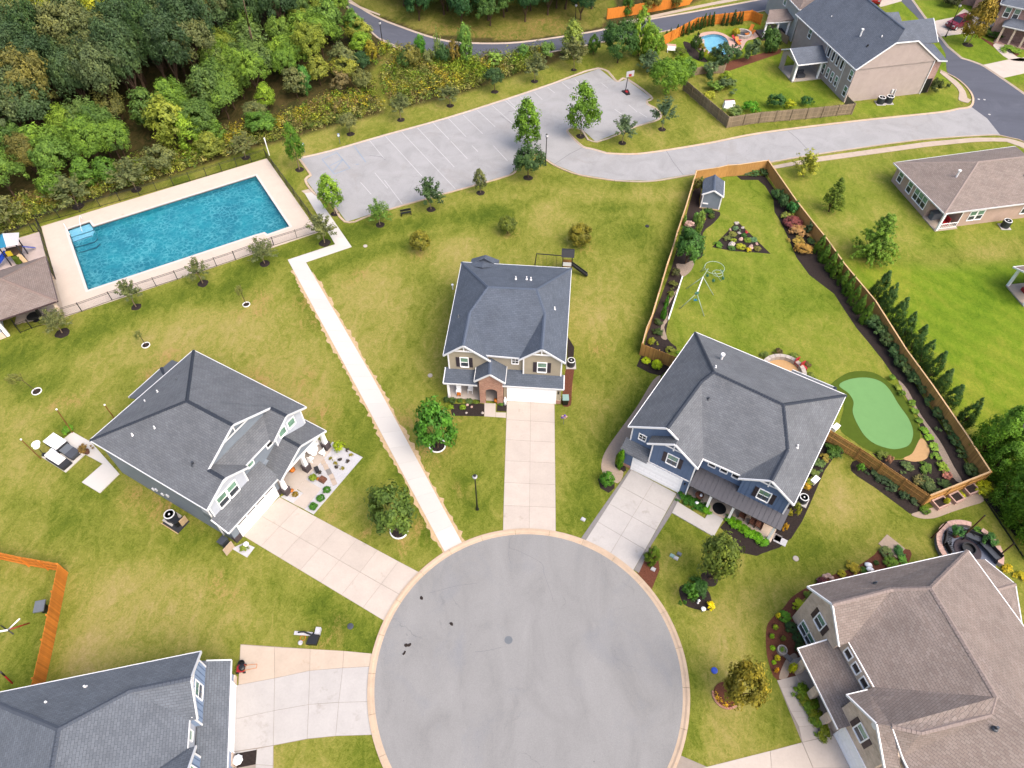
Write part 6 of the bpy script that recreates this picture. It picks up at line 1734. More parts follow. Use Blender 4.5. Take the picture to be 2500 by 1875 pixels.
TM = {}
def plant(name, label, cat, kind, p, h, r, color, clear=0.25, group=None, trunk_r=None, seed=0, trunk=True, bark=None, lean=0.0, branches=5):
 """A tree or shrub: an Empty at its foot, a trunk with limbs, a crown of leaf clumps."""
 root = thing(name, label, cat, (p[0], p[1], 0), seed * 2.4, group)
 zc = h * clear
 if trunk:
  key = (round(zc, 1), round(h, 0), round(r, 0), seed % 2, bark)
  if key not in TM:
   TM[key] = trunk_mesh(max(zc, 0.15), trunk_r or max(0.04, h * 0.017), branches, r, seed, M[bark or 'bark'], top=zc + (h - zc) * 0.6)
  inst('trunk', TM[key], root)
 L = CR[kind]
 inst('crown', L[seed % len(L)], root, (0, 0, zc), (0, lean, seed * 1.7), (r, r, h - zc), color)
 return root

def shrub(name, label, cat, kind, p, h, r, color, group=None, seed=0):
 o = inst(name, CR[kind][seed % len(CR[kind])], None, (p[0], p[1], -0.03), (0, 0, seed * 1.3), (r, r, h), color)
 return tag(o, label, cat, group)

def by_marks(k, u, v, vt, w, clear=0.1, kind='round'):
 """Foot, height and crown radius of a tree from its foot mark, crown top row and crown width (in mark units).
 The seen top of a wide crown is its far shoulder, so the crown is fitted as an ellipsoid."""
 X, Y = at(k, u, v)
 h = height_at(Y, mark(k, u, vt)[1])
 s = KEYS[k][2] * scale_at(Y, h * 0.5)
 r = w / s / 2
 if kind in ('cone', 'conifer', 'broadcone', 'post'): return (X, Y), h, r
 D = (v - vt) / s
 e = math.atan2(CAM_H - h * 0.5, Y)
 lo, hi = 0.2, h * 1.2
 for _ in range(30):
  m = (lo + hi) / 2
  if m * (1 + clear) / 2 * math.cos(e) + math.hypot(m * (1 - clear) / 2 * math.cos(e), r * math.sin(e)) < D: lo = m
  else: hi = m
 return (X, Y), max(lo, 1.1 * r), r

def dome_marks(k, u, v, vt, w):
 """Centre, height and radius of a ground-hugging shrub from its lower edge, upper edge and width."""
 X, Y = at(k, u, (v + vt) / 2)
 s = KEYS[k][2] * scale_at(Y)
 r, e = w / s / 2, math.atan2(CAM_H, Y)
 b = math.sqrt(max(((v - vt) / s / 2) ** 2 - (r * math.sin(e)) ** 2, (0.42 * r * math.cos(e)) ** 2)) / math.cos(e)
 return at(k, u, (v + vt) / 2, b * 0.8), 2 * b, r

def leafc(r, g, b, k=0.98): return tuple(c * k for c in lin(r, g, b))

OLIVE, DARKG, MIDG, BRIGHT, YELLOW, RUST = leafc(96, 104, 62), leafc(58, 82, 44), leafc(82, 116, 42), leafc(112, 144, 44), leafc(168, 164, 44), leafc(160, 116, 40)
BLUEG, MAPLE, SPRUCE, LIME = leafc(74, 96, 66), leafc(84, 120, 34), leafc(52, 84, 34), leafc(164, 186, 32)
M['ring'] = M['trim']

def mulch_ring(p, r, label, m='mulch', rim=None, group='mulch rings under the trees'):
 g_ = random.Random(int(p[0] * 10))
 n = 14
 P = [(r * (1 + 0.1 * g_.uniform(-1, 1)) * math.cos(6.283 * i / n), r * (1 + 0.1 * g_.uniform(-1, 1)) * math.sin(6.283 * i / n)) for i in range(n)]
 b = MB()
 b.add([(x, y, 0.0) for x, y in P] + [(x * 0.6, y * 0.6, 0.07) for x, y in P], [(i, (i + 1) % n, n + (i + 1) % n, n + i) for i in range(n)] + [tuple(range(n, 2 * n))])
 o = b.build('mulch_ring', M[m], None, loc=(p[0], p[1], 0.006))
 tag(o, label, 'mulch bed', group)
 if rim:
  MB().lathe([(r * 1.12, 0), (r * 1.12, 0.1), (r * 0.98, 0.1), (r * 0.98, 0)], (0, 0), 20, False).build('edging', M[rim], o)

# --- lawn and street trees one by one: label, kind, mark, foot u v, tip v, width, colour, clear trunk, mulch radius
TREES = [
 ('young sparse tree in front of the pool house, by the pool fence end', 'spray', 'P', 840, 1512, 1150, 370, OLIVE, 0.3, 0.8),
 ('young loose-leaved tree below the pool corner nearest the pool house', 'spray', 'e', 1150, 1000, 755, 215, OLIVE, 0.35, 0.6),
 ('young loose-leaved tree below the middle of the pool fence', 'spray', 'e', 1712, 802, 570, 215, OLIVE, 0.35, 0.65),
 ('young olive tree by the pool ladder notch, left of the footpath bend', 'spray', 'f', 92, 635, 405, 245, OLIVE, 0.3, 0.6),
 ('wispy young tree leaning over the footpath next to the pool deck corner', 'spray', 'f', 597, 462, 205, 260, OLIVE, 0.3, 0.75),
 ('bright green round tree at the car park corner beside the footpath', 'young', 'f', 682, 215, -105, 235, BRIGHT, 0.3, 0.55),
 ('small dark spreading tree below the car park, left of the bench', 'spray', 'f', 1065, 308, 85, 215, MIDG, 0.25, 0.6),
 ('small dark spreading tree below the car park, right of the bench', 'spray', 'f', 1495, 178, -100, 260, DARKG, 0.2, 0.6),
 ('smallest round tree along the car park lower kerb', 'young', 'f', 1912, 37, -155, 135, OLIVE, 0.3, 0.6),
 ('upright green maple between the pool fence and the car park', 'young', 'b', 385, 1432, 1065, 165, MAPLE, 0.32, 0.6),
 ('dark rounded tree at the kerb corner in front of the lamp post', 'round', 'c', 170, 1500, 1225, 260, DARKG, 0.25, 0.65),
 ('taller yellow-green maple beside the lamp post at the car park entry', 'young', 'c', 165, 1262, 870, 275, MAPLE, 0.22, 0),
 ('tall yellow-green maple on the car park island', 'young', 'c', 612, 1150, 735, 290, MAPLE, 0.28, 0.65),
 ('umbrella-shaped tree on the grass right of the car park island', 'spray', 'c', 965, 1207, 972, 235, BLUEG, 0.3, 0.6),
 ('umbrella-shaped tree at the car park right corner, near the grey fence', 'spray', 'c', 1300, 1092, 815, 225, BLUEG, 0.3, 0.6),
 ('large full green tree between the basketball hoop and the grey fence', 'big', 'c', 1335, 800, 440, 335, MAPLE, 0.05, 0),
 ('large dark round tree at the top corner of the car park', 'big', 'c', 925, 530, 185, 335, SPRUCE, 0.05, 0),
 ('narrow upright bright tree behind the large dark round tree', 'oval', 'c', 1100, 470, 120, 170, BRIGHT, 0.05, 0),
 ('pale green bushy tree between the kidney pool garden and the car park', 'oval', 'c', 1190, 520, 250, 190, BRIGHT, 0.05, 0),
 ('low dark spreading tree left of the large full green tree', 'spray', 'c', 1175, 610, 430, 230, BLUEG, 0.1, 0),
 ('leafy tree at the corner of the grey fence and brown panels', 'round', 'c', 1480, 690, 500, 190, MIDG, 0.1, 0),
 ('small roadside tree first from the pool end of the car park verge', 'round', 'b', 815, 1132, 955, 165, OLIVE, 0.35, 0.6),
 ('small roadside tree second along the verge above the car park', 'spray', 'b', 1240, 1012, 790, 190, OLIVE, 0.35, 0.6),
 ('small roadside tree third along the verge above the car park', 'spray', 'b', 1655, 892, 720, 205, OLIVE, 0.35, 0.6),
 ('small dark roadside tree fourth along the verge above the car park', 'round', 'b', 2032, 775, 580, 175, DARKG, 0.35, 0.6),
 ('roadside tree with thin pinkish crown, fifth along the car park verge', 'spray', 'c', 225, 687, 455, 225, OLIVE, 0.3, 0.6),
 ('tall loose roadside tree, sixth along the verge by the car park top', 'spray', 'c', 555, 590, 330, 260, OLIVE, 0.3, 0.5),
 ('spreading olive tree behind the pool, right of the wood gap', 'spray', 'a', 2075, 1332, 1100, 240, OLIVE, 0.35, 0.6),
 ('spreading olive tree behind the middle of the pool back fence', 'spray', 'a', 1150, 1602, 1310, 350, OLIVE, 0.3, 0.7),
 ('wide spreading olive tree behind the pool steps', 'spray', 'e', 660, 152, -140, 390, OLIVE, 0.3, 0.8),
 ('spreading olive tree at the left edge behind the playground', 'spray', 'e', 110, 325, 20, 330, OLIVE, 0.3, 0.8),
 ('round orange-tinged shrub on the lawn behind the tan house, on the left', 'ball', 'f', 1412, 528, 350, 190, leafc(104, 106, 36), 0.1, 0),
 ('round olive shrub on the lawn behind the tan house, in the middle', 'ball', 'f', 2142, 378, 225, 175, leafc(94, 104, 38), 0.1, 0),
 ('largest round golden-green shrub on the lawn behind the tan house', 'ball', 'g', 600, 480, 282, 220, leafc(106, 104, 34), 0.06, 0),
 ('dense green ornamental tree in front of the tan house porch', 'round', 'j', 1550, 598, 175, 345, leafc(70, 118, 36), 0.04, 0),
 ('bushy two-toned tree between the footpath and the left driveway', 'round', 'j', 1195, 1290, 905, 400, leafc(78, 100, 40), 0.08, 0),
 ('upright tree with golden top in the front lawn of the blue house', 'round', 'o', 1700, 60, -330, 330, leafc(92, 108, 42), 0.08, 0.75),
 ('bronze-leaved tree in the lawn with a crescent of yellow flowers', 'round', 'o', 1905, 1072, 755, 335, leafc(122, 116, 38), 0.06, 0),
 ('spiky young tree at the end of the pavement beside the long fence', 'spray', 'd', 350, 1492, 1255, 235, leafc(150, 150, 50), 0.1, 0),
 ('small dark leaning conifer on the ranch house lawn, outside the fence', 'conifer', 'h', 565, 195, -90, 205, leafc(92, 112, 36), 0.1, 0),
 ('broad spiky conifer on the ranch house lawn', 'conifer', 'h', 910, 592, 215, 400, leafc(96, 126, 40), 0.02, 0),
 ('leafy green tree over the pebbles inside the long fence', 'round', 'g', 1500, 630, 340, 250, leafc(66, 104, 44), 0.1, 0),
 ('slim light green tree inside the fence above the pebbles', 'oval', 'g', 1590, 400, 200, 90, leafc(110, 140, 60), 0.1, 0),
 ('orange-topped street tree by the red car at the far right corner', 'young', 'N6', 690, 1210, -60, 760, leafc(128, 112, 40), 0.2, 0.9),
]
rim_of = {35: 'trim', 34: 'trim'}
for i, (lab, kind, k, u, v, vt, w, c, clear, mr) in enumerate(TREES):
 p, h, r = by_marks(k, u, v, vt, w, clear, kind)
 nm = 'shrub' if 'shrub' in lab else ('conifer_tree' if kind == 'conifer' else 'tree')
 plant(nm, lab, 'shrub' if nm == 'shrub' else 'tree', kind, p, h, r, c, clear, seed=i, bark='bark_pale' if kind in ('spray', 'young') else None, trunk_r=0.055 if kind == 'spray' else (0.07 if kind == 'young' else None), branches=7 if kind == 'spray' else 4)
 if mr: mulch_ring(p, mr, 'mulch ring under the ' + ' '.join(lab.split()[:12]), group=None)
for k, u, v, lab, rim in (('j', 1548, 582, 'dark mulch ring with pale edging under the dense tree before the tan house', 'trim'), ('j', 1225, 1300, 'mulch ring with white edging under the bushy two-toned tree', 'trim')):
 mulch_ring(at(k, u, v), 0.75, lab, 'mulch', rim, None)
for k, u, v, vt, r_, lab in (('e', 2080, 982, 800, 0.38, 'bare thin sapling in a white-edged ring below the pool fence'), ('e', 1232, 1325, 1190, 0.4, 'tiny sapling in a white-edged ring on the open lawn'), ('i', 312, 125, -40, 0.44, 'bent sapling in a white-edged ring near the left edge')):
 p, h, _ = by_marks(k, u, v, vt, 60, 0, 'post')
 mulch_ring(p, r_, 'white-edged mulch ring of the ' + lab.split(' in ')[0] + ' ' + lab.split('ring ')[1], 'mulch', 'trim', None)
 t_ = thing('sapling', lab, 'sapling', (*p, 0))
 ln = -2.2 if 'bent' in lab else -0.35
 MB().path([(0, 0, 0), (ln * 0.25, 0.05, h * 0.55), (ln * 0.7, 0.1, h * 0.8)], 0.03).path([(ln * 0.25, 0.05, h * 0.55), (ln * 0.25 + 0.2, 0.2, h * 0.9)], 0.018).build('trunk', M['bark'], t_)
 inst('crown', CR['loose'][1], t_, (ln * 0.6, 0, h * 0.45), (0, 0, 0), (0.55 if ln > -1 else 1.1, 0.4, h * 0.45), leafc(104, 112, 56))

# --- cypress rows
rows = 'h 470 540 390 h 510 612 468 h 565 688 528 h 612 748 598 h 668 818 690 h 712 890 732 h 757 968 818 h 805 1038 895 h 853 1126 958'.split()
for i in range(9):
 p, h, r = by_marks(rows[i * 4], float(rows[i * 4 + 1]), float(rows[i * 4 + 2]), float(rows[i * 4 + 3]), 92, 0, 'cone')
 plant('cypress_tree', ['clipped cypress beside the golden shrubs, top end of the inner fence row', 'clipped cypress just below the top end of the inner fence row', 'clipped cypress third from the golden shrubs inside the fence', 'clipped cypress fourth from the golden shrubs inside the fence', 'middle clipped cypress of the row inside the fence', 'clipped cypress just below the middle of the inner fence row', 'clipped cypress third from the dark hedge inside the fence', 'clipped cypress second from the dark hedge inside the fence', 'clipped cypress next to the dark hedge, bottom end of the inner row'][i],
   'cypress', 'cone', p, h, r * 1.25, leafc(76, 108, 30), 0.02, 'clipped cypresses inside the fence', seed=i)
rows = 'h 960 925 690 h 1020 1020 795 h 1100 1150 915 h 1170 1260 1040 h 1255 1370 1150 h 1325 1482 1275 h 1400 1600 1370 h 1480 1700 1520 l 1570 235 65 l 1690 395 178'.split()
for i in range(10):
 p, h, r = by_marks(rows[i * 4], float(rows[i * 4 + 1]), float(rows[i * 4 + 2]), float(rows[i * 4 + 3]), 172, 0, 'cone')
 plant('arborvitae_tree', ['tall dark arborvitae outside the fence, top end of its row', 'tall dark arborvitae second from the top end outside the fence', 'tall dark arborvitae third from the top end outside the fence', 'tall dark arborvitae fourth from the top end outside the fence', 'tall dark arborvitae fifth from the top end outside the fence', 'tall dark arborvitae sixth from the top end outside the fence', 'tall dark arborvitae seventh from the top end outside the fence', 'tall dark arborvitae third from the big hedge trees outside the fence', 'tall dark arborvitae second from the big hedge trees outside the fence', 'tall dark arborvitae touching the big hedge trees outside the fence'][i],
   'arborvitae', 'cone', p, h, r * 1.08, leafc(58, 88, 36), 0.02, 'arborvitae row outside the fence', seed=i)
for i, (u, v, vt, w, lab) in enumerate(((1870, 640, 255, 380, 'tall feathery hedge tree at the top of the right-edge clump'), (2060, 700, 420, 330, 'feathery hedge tree beside the pale awning porch'), (1960, 800, 560, 330, 'lower feathery hedge tree behind the fence corner'), (2130, 960, 690, 380, 'broad feathery hedge tree at the right edge below the awning'),
          (2050, 1080, 820, 340, 'feathery hedge tree right of the yellow-green shrub'), (2190, 1250, 950, 380, 'large feathery hedge tree at the right edge by the mulch strip'), (2130, 1190, 900, 300, 'feathery hedge tree between two bigger ones at the right edge'), (2290, 1460, 1150, 380, 'lowest feathery hedge tree at the right edge'))):
 p, h, r = by_marks('l', u, v, vt, w, 0, 'cone')
 plant('hedge_tree', lab, 'evergreen', 'broadcone', p, h, r * 1.1, leafc(84, 122, 28), 0.02, 'big hedge trees at the right edge', seed=i)
rows = 'N1 40 690 545 N1 112 690 495 N1 230 660 430 N1 330 650 420 N1 428 622 380 N1 510 580 380 N1 590 540 325 N1 655 525 290 N1 718 490 230 N1 790 470 222 N1 870 465 200'.split()
words_ = ['left end', 'second from the left', 'third from the left', 'fourth from the left', 'fifth from the left', 'middle', 'fifth from the right', 'fourth from the right', 'third from the right', 'second from the right', 'right end']
for i in range(11):
 p, h, r = by_marks(rows[i * 4], float(rows[i * 4 + 1]), float(rows[i * 4 + 2]), float(rows[i * 4 + 3]), 85, 0, 'cone')
 plant('cypress_tree', 'dark column cypress behind the kidney pool, ' + words_[i] + ' of its row', 'cypress', 'cone', p, h, r * 1.2, leafc(48, 80, 28), 0.02, 'cypress row behind the kidney pool', seed=i)
for i, (u, v, vt, w) in enumerate(((1060, 460, 215, 90), (1130, 460, 230, 80), (1240, 450, 165, 120), (1330, 440, 190, 90), (1390, 430, 195, 80), (1270, 445, 230, 80))):
 p, h, r = by_marks('N1', u, v, vt, w, 0, 'cone')
 plant('tall_shrub', 'tall dark shrub in the planted screen by the orange fence, ' + ('left end', 'second from left', 'tallest one', 'fourth from left', 'right end', 'low one in the middle')[i], 'shrub', 'cone', p, h, r, leafc(48, 72, 34), 0.02, 'planted screen by the orange fence', seed=i)

# --- shrubs: label, kind, mark, foot u v, tip v, width, colour
SHRUBS = [
 ('bright yellow-green ball shrub left of the pair by the short fence', 'ball', 'g', 1168, 1480, 1425, 85, LIME), ('larger bright yellow-green ball shrub right of the pair by the short fence', 'ball', 'g', 1258, 1535, 1445, 98, LIME),
 ('clipped ball shrub on white gravel, farthest from the driveway', 'ball', 'A1', 1568, 1285, 1195, 118, leafc(62, 110, 34)), ('clipped ball shrub on white gravel, middle of three', 'ball', 'A1', 1487, 1395, 1298, 122, leafc(62, 110, 34)), ('clipped ball shrub on white gravel, next to the driveway', 'ball', 'A1', 1395, 1510, 1398, 122, leafc(62, 110, 34)),
 ('red and green dome shrub on the small gravel square by the porch column', 'ball', 'A1', 1162, 1340, 1258, 92, leafc(120, 104, 34)), ('yellow-green bush at the top corner of the white gravel bed', 'loose', 'A1', 1725, 780, 605, 150, leafc(140, 160, 34)),
 ('dark clipped shrub at the left end of the tan house porch bed', 'ball', 'C2', 275, 900, 790, 115, leafc(66, 88, 44)), ('small green shrub second in the tan house porch bed', 'ball', 'C2', 388, 885, 808, 90, leafc(70, 100, 40)), ('bluish green shrub third in the tan house porch bed', 'ball', 'C2', 525, 900, 812, 115, leafc(80, 104, 60)), ('olive shrub beside the brick entry of the tan house', 'ball', 'C2', 628, 900, 830, 95, leafc(84, 106, 38)), ('bright low shrub in the middle of the tan house porch bed', 'ball', 'C2', 430, 985, 908, 110, leafc(104, 134, 36)),
 ('dark leafy shrub at the porch corner left of the tan house', 'ball', 'C2', 180, 890, 780, 95, leafc(58, 82, 40)), ('small shrub in the dark bed between the brick pier and the driveway', 'loose', 'C2', 1005, 930, 855, 110, leafc(76, 112, 40)), ('yellowish low shrub behind the dense tree at the tan house', 'loose', 'C2', 245, 985, 915, 110, leafc(110, 138, 36)),
 ('large green shrub at the end of the curved paver path', 'ball', 'k', 838, 940, 800, 135, leafc(64, 112, 30)), ('tall bright shrub in the dark pot bed left of the blue garage', 'oval', 'k', 950, 790, 635, 75, leafc(90, 134, 20)),
 ('cone-shaped shrub at the street end of the blue house driveway', 'oval', 'k', 1215, 1600, 1440, 120, leafc(80, 106, 26)),
 ('dark evergreen shrub, left of two in the round lawn bed', 'loose', 'o', 1520, 285, 110, 150, leafc(60, 100, 30)), ('dark evergreen shrub, taller right of two in the round lawn bed', 'loose', 'o', 1600, 200, 55, 210, leafc(46, 82, 30)), ('small bright yellow shrub at the edge of the round lawn bed', 'loose', 'o', 1715, 325, 250, 75, leafc(214, 204, 28)),
 ('dark clipped shrub at the left end of the planter walk', 'ball', 'l', 1378, 1160, 1085, 95, leafc(78, 106, 30)), ('yellow-green ball shrub between the first and second planter', 'ball', 'l', 1557, 1085, 1020, 52, leafc(156, 164, 40)), ('yellow-green ball shrub between the second and third planter', 'ball', 'l', 1692, 1022, 972, 58, leafc(156, 164, 40)),
 ('yellow-tipped shrub at the fence corner by the right-edge hedge', 'loose', 'l', 1880, 1020, 870, 170, leafc(150, 158, 26)),
 ('big green shrub at the top of the red mulch garden', 'ball', 'p', 192, 435, 330, 118, leafc(84, 130, 36)), ('dark conifer shrub against the brick wall, upper', 'ball', 'p', 245, 520, 425, 115, leafc(46, 74, 38)), ('dark conifer shrub against the brick wall, middle', 'ball', 'p', 308, 605, 520, 110, leafc(46, 72, 40)), ('dark conifer shrub at the porch roof corner of the brick house', 'ball', 'p', 315, 690, 595, 85, leafc(46, 72, 40)),
 ('bright feathery shrub beside the brick wall corner', 'loose', 'E5', 535, 620, 500, 150, leafc(150, 166, 30)), ('loose green shrub above the brick wall corner', 'loose', 'E5', 640, 480, 400, 110, leafc(96, 120, 40)),
 ('lime ball shrub highest on the left edge of the red mulch', 'ball', 'p', 115, 496, 446, 48, leafc(140, 160, 40)), ('lime ball shrub second down the left edge of the red mulch', 'ball', 'p', 85, 570, 524, 44, leafc(120, 160, 30)), ('lime ball shrub third down, beside the stone planter ring', 'ball', 'p', 91, 670, 622, 50, leafc(124, 164, 30)), ('olive ball shrub in the middle of the red mulch', 'ball', 'p', 181, 592, 542, 46, leafc(104, 112, 44)), ('yellow ball shrub near the flagstone path', 'ball', 'p', 131, 758, 704, 52, leafc(182, 178, 36)), ('small lime ball shrub below the yellow ball shrub', 'ball', 'p', 101, 788, 748, 42, leafc(140, 180, 30)), ('orange-yellow shrub at the lower tip of the red mulch', 'ball', 'p', 124, 858, 812, 36, leafc(204, 160, 36)), ('large yellow-green shrub between the flagstones and the porch', 'ball', 'p', 258, 862, 775, 70, leafc(156, 166, 24)), ('yellow leafy tuft beside the big green shrub', 'ball', 'p', 135, 400, 350, 42, leafc(196, 190, 40)),
 ('golden clipped shrub along the brick house roof edge', 'ball', 'l', 675, 1690, 1630, 78, leafc(160, 154, 36)), ('dark clipped ball by the two white stones', 'ball', 'l', 856, 1650, 1605, 68, leafc(60, 100, 34)), ('ball topiary in the red mulch strip', 'ball', 'l', 966, 1592, 1545, 50, leafc(66, 90, 40)), ('large round shrub near the brick house roof corner', 'ball', 'l', 1090, 1625, 1515, 130, leafc(96, 130, 44)), ('bright green shrub at the end of the red mulch strip', 'loose', 'l', 1190, 1580, 1505, 90, leafc(96, 150, 60)), ('grey-green shrub at the top of the red mulch strip', 'ball', 'l', 1050, 1530, 1425, 120, leafc(92, 110, 66)), ('dark green shrub beside the square stepping pad', 'loose', 'l', 1165, 1520, 1440, 110, leafc(66, 112, 54)), ('low yellow flowering plants beside the dark clipped ball', 'loose', 'l', 770, 1640, 1590, 120, leafc(150, 140, 44)),
 ('golden shrub right of the brick house rear roof', 'loose', 'N4', 1850, 1480, 1290, 280, leafc(160, 150, 36)), ('second golden shrub further along the brick house rear roof', 'loose', 'N4', 2140, 1600, 1460, 280, leafc(170, 160, 34)),
 ('dark shrub in front of the shed door', 'loose', 'N2', 660, 900, 790, 180, leafc(48, 80, 34)), ('small dark shrub in the mulch near the shed', 'ball', 'N2', 715, 990, 890, 120, leafc(76, 96, 36)), ('arching olive shrub between the shed and the fence', 'loose', 'N2', 500, 560, 250, 200, leafc(104, 108, 48)), ('bushy shrub at the left back corner by the shed', 'loose', 'N2', 640, 270, 190, 150, leafc(116, 112, 48)),
 ('light green upright shrub near the round stone by the fence', 'oval', 'N2', 230, 1110, 950, 80, leafc(104, 140, 60)), ('light green cone shrub in the mulch below the shed', 'oval', 'N2', 430, 1060, 890, 110, leafc(96, 140, 66)),
 ('dark low juniper by the fence below the pebbles', 'loose', 'N3', 490, 430, 300, 140, leafc(70, 76, 44)), ('olive juniper second below the pebbles', 'loose', 'N3', 460, 580, 470, 130, leafc(86, 96, 44)), ('small mixed shrub above the two narrow evergreens', 'loose', 'N3', 430, 690, 600, 110, leafc(90, 108, 40)), ('narrow bright evergreen, upper of two by the fence', 'cone', 'N3', 365, 800, 660, 85, leafc(64, 116, 24)), ('narrow bright evergreen, lower and larger of two by the fence', 'cone', 'N3', 320, 970, 770, 105, leafc(62, 116, 24)), ('dark sprawling shrub below the narrow evergreens', 'loose', 'N3', 270, 1080, 990, 130, leafc(62, 80, 40)), ('dark sprawling shrub near the bottom of the fence bed', 'loose', 'N3', 260, 1220, 1120, 150, leafc(56, 76, 36)), ('yellow-green shrub at the corner above the short fence', 'loose', 'N3', 180, 1350, 1240, 130, leafc(132, 140, 40)), ('low flowering shrub beside the short fence end', 'loose', 'N3', 410, 1430, 1370, 130, leafc(118, 128, 50)), ('small shrub touching the blue house roof corner', 'loose', 'N3', 530, 1470, 1410, 80, leafc(96, 128, 40)),
 ('dark shrub at the top of the fence bed by the road', 'loose', 'N2', 1650, 230, 90, 200, leafc(58, 84, 50)), ('grey-green low shrub along the top fence', 'loose', 'N2', 1370, 190, 150, 120, leafc(96, 120, 84)), ('spreading shrub at the top right fence corner', 'loose', 'N2', 1500, 200, 100, 220, leafc(70, 100, 56)), ('dark shrub in the fence bed above the plum shrub, highest', 'loose', 'h', 130, 100, 0, 110, leafc(56, 86, 44)), ('dark shrub in the fence bed above the plum shrub, second', 'loose', 'h', 190, 180, 60, 130, leafc(52, 82, 44)), ('bright green shrub leaning on the fence above the plum shrub', 'loose', 'h', 260, 240, 110, 110, leafc(60, 112, 56)), ('variegated low shrub at the bed edge', 'loose', 'h', 220, 265, 210, 120, leafc(120, 132, 64)),
 ('plum red mounded shrub in the fence bed', 'ball', 'h', 265, 330, 255, 175, leafc(110, 64, 66)), ('orange-brown flowering shrub below the plum shrub', 'loose', 'h', 310, 400, 310, 170, leafc(150, 116, 76)), ('golden-brown shrub in the middle of the fence bed', 'loose', 'h', 300, 480, 420, 130, leafc(150, 132, 64)), ('large amber shrub next to the first cypress', 'loose', 'h', 365, 570, 455, 150, leafc(158, 126, 60)), ('dark filler shrub against the fence by the amber shrubs', 'loose', 'h', 410, 400, 290, 90, leafc(62, 84, 54)), ('dark low shrub between the amber shrub and the cypress', 'loose', 'h', 420, 470, 420, 80, leafc(60, 84, 50)),
]
hedge_pts = 'h 940 1190 h 1000 1260 h 1060 1340 h 1115 1420 h 1185 1530 h 1240 1590 h 1310 1650 l 1310 100 l 1390 170 l 1440 270 l 1510 370 l 1565 490 l 1650 600 l 1715 690 l 1780 850'.split()
hn = ['touching the last cypress', 'second below the cypresses', 'third below the cypresses', 'fourth below the cypresses', 'fifth below the cypresses', 'sixth below the cypresses', 'level with the putting green top', 'right of the putting green top', 'right of the upper putting green', 'right of the middle of the green', 'above the sand trap level', 'level with the sand trap', 'below the sand trap level', 'next to last toward the fence corner', 'in the lowest fence corner']
for i in range(15):
 u, v = float(hedge_pts[i * 3 + 1]), float(hedge_pts[i * 3 + 2])
 SHRUBS.append(('dark rounded hedge shrub along the long fence, ' + hn[i], 'loose' if i % 2 else 'ball', hedge_pts[i * 3], u, v, v - 130, 150, leafc(64 + 4 * (i % 3), 92, 52)))
for i, (u, v, w, c, lab) in enumerate(((1100, 20, 60, (104, 136, 50), 'highest'), (1150, 100, 70, (110, 130, 50), 'second'), (1180, 150, 60, (96, 124, 44), 'third'), (1265, 230, 70, (100, 130, 48), 'fourth'), (1290, 300, 70, (104, 134, 50), 'fifth'), (1330, 380, 70, (92, 120, 44), 'sixth'), (1370, 460, 80, (104, 140, 40), 'seventh'), (1410, 520, 80, (120, 160, 50), 'eighth'), (1450, 600, 90, (116, 150, 60), 'lowest'))):
 SHRUBS.append(('soft grassy tuft along the putting green edge, %s in the line' % lab, 'grassy', 'l', u, v + 20, v - 40, w, leafc(*c)))
for i, (u, v, w, c, lab) in enumerate(((1010, 680, 100, (100, 116, 50), 'olive tuft at the left of the bed below the green'), (1070, 720, 70, (150, 110, 90), 'pinkish grass tuft below the green'), (1220, 780, 120, (84, 104, 60), 'grey-green shrub in the bed below the green'), (1380, 780, 120, (98, 126, 50), 'green mound in the bed below the sand trap'), (1530, 780, 110, (110, 140, 50), 'bright mound near the pebble strip below the sand trap'), (1560, 850, 90, (160, 110, 100), 'pink low plants by the pebble strip'), (1420, 950, 180, (84, 100, 56), 'wide sage shrub near the lower fence corner'), (1540, 930, 110, (78, 100, 54), 'sage shrub right of the wide one near the fence'), (1340, 900, 130, (110, 112, 70), 'brownish shrub along the gate fence'), (1460, 690, 90, (118, 152, 60), 'light tuft right of the sand trap'))):
 SHRUBS.append((lab, 'loose', 'l', u, v + 20, v - 60, w, leafc(*c)))
for i, (u, v, w, lab) in enumerate(((830, 800, 70, 'small bright shrub at the gate end of the strip outside the fence'), (950, 840, 110, 'dark shrub second along the strip outside the gate fence'), (1030, 890, 120, 'dark shrub third along the strip outside the gate fence'), (1110, 950, 130, 'large dark shrub fourth along the strip outside the gate fence'), (1200, 1030, 90, 'dark shrub fifth along the strip outside the gate fence'), (1290, 1080, 100, 'dark shrub last along the strip outside the gate fence'))):
 SHRUBS.append((lab, 'loose', 'l', u, v + 10, v - 75, w, leafc(*((84, 130, 40) if i == 0 else (62, 84, 56)))))
for i, (u, v, w, c, lab) in enumerate(((600, 650, 170, (56, 86, 30), 'dark shrub between the blue house and the gate'), (480, 760, 120, (78, 104, 60), 'grey-green shrub along the blue house side'), (530, 700, 90, (140, 130, 60), 'yellowing shrub along the blue house side'), (440, 830, 90, (92, 110, 56), 'mixed shrub along the blue house side wall'), (410, 900, 90, (120, 130, 40), 'yellow-green shrub above the white garden box'), (380, 950, 80, (170, 140, 40), 'orange-tinged shrub above the air conditioner'), (230, 1180, 60, (130, 130, 40), 'thin yellow plant below the air conditioner'), (300, 1120, 60, (130, 140, 50), 'thin plant right of the air conditioner'), (190, 1300, 50, (190, 150, 40), 'small orange-flowered plant near the front bed corner'), (300, 1170, 50, (150, 150, 50), 'small yellow plant at the front bed edge'))):
 SHRUBS.append((lab, 'loose', 'l', u, v + 15, v - 60, w, leafc(*c)))
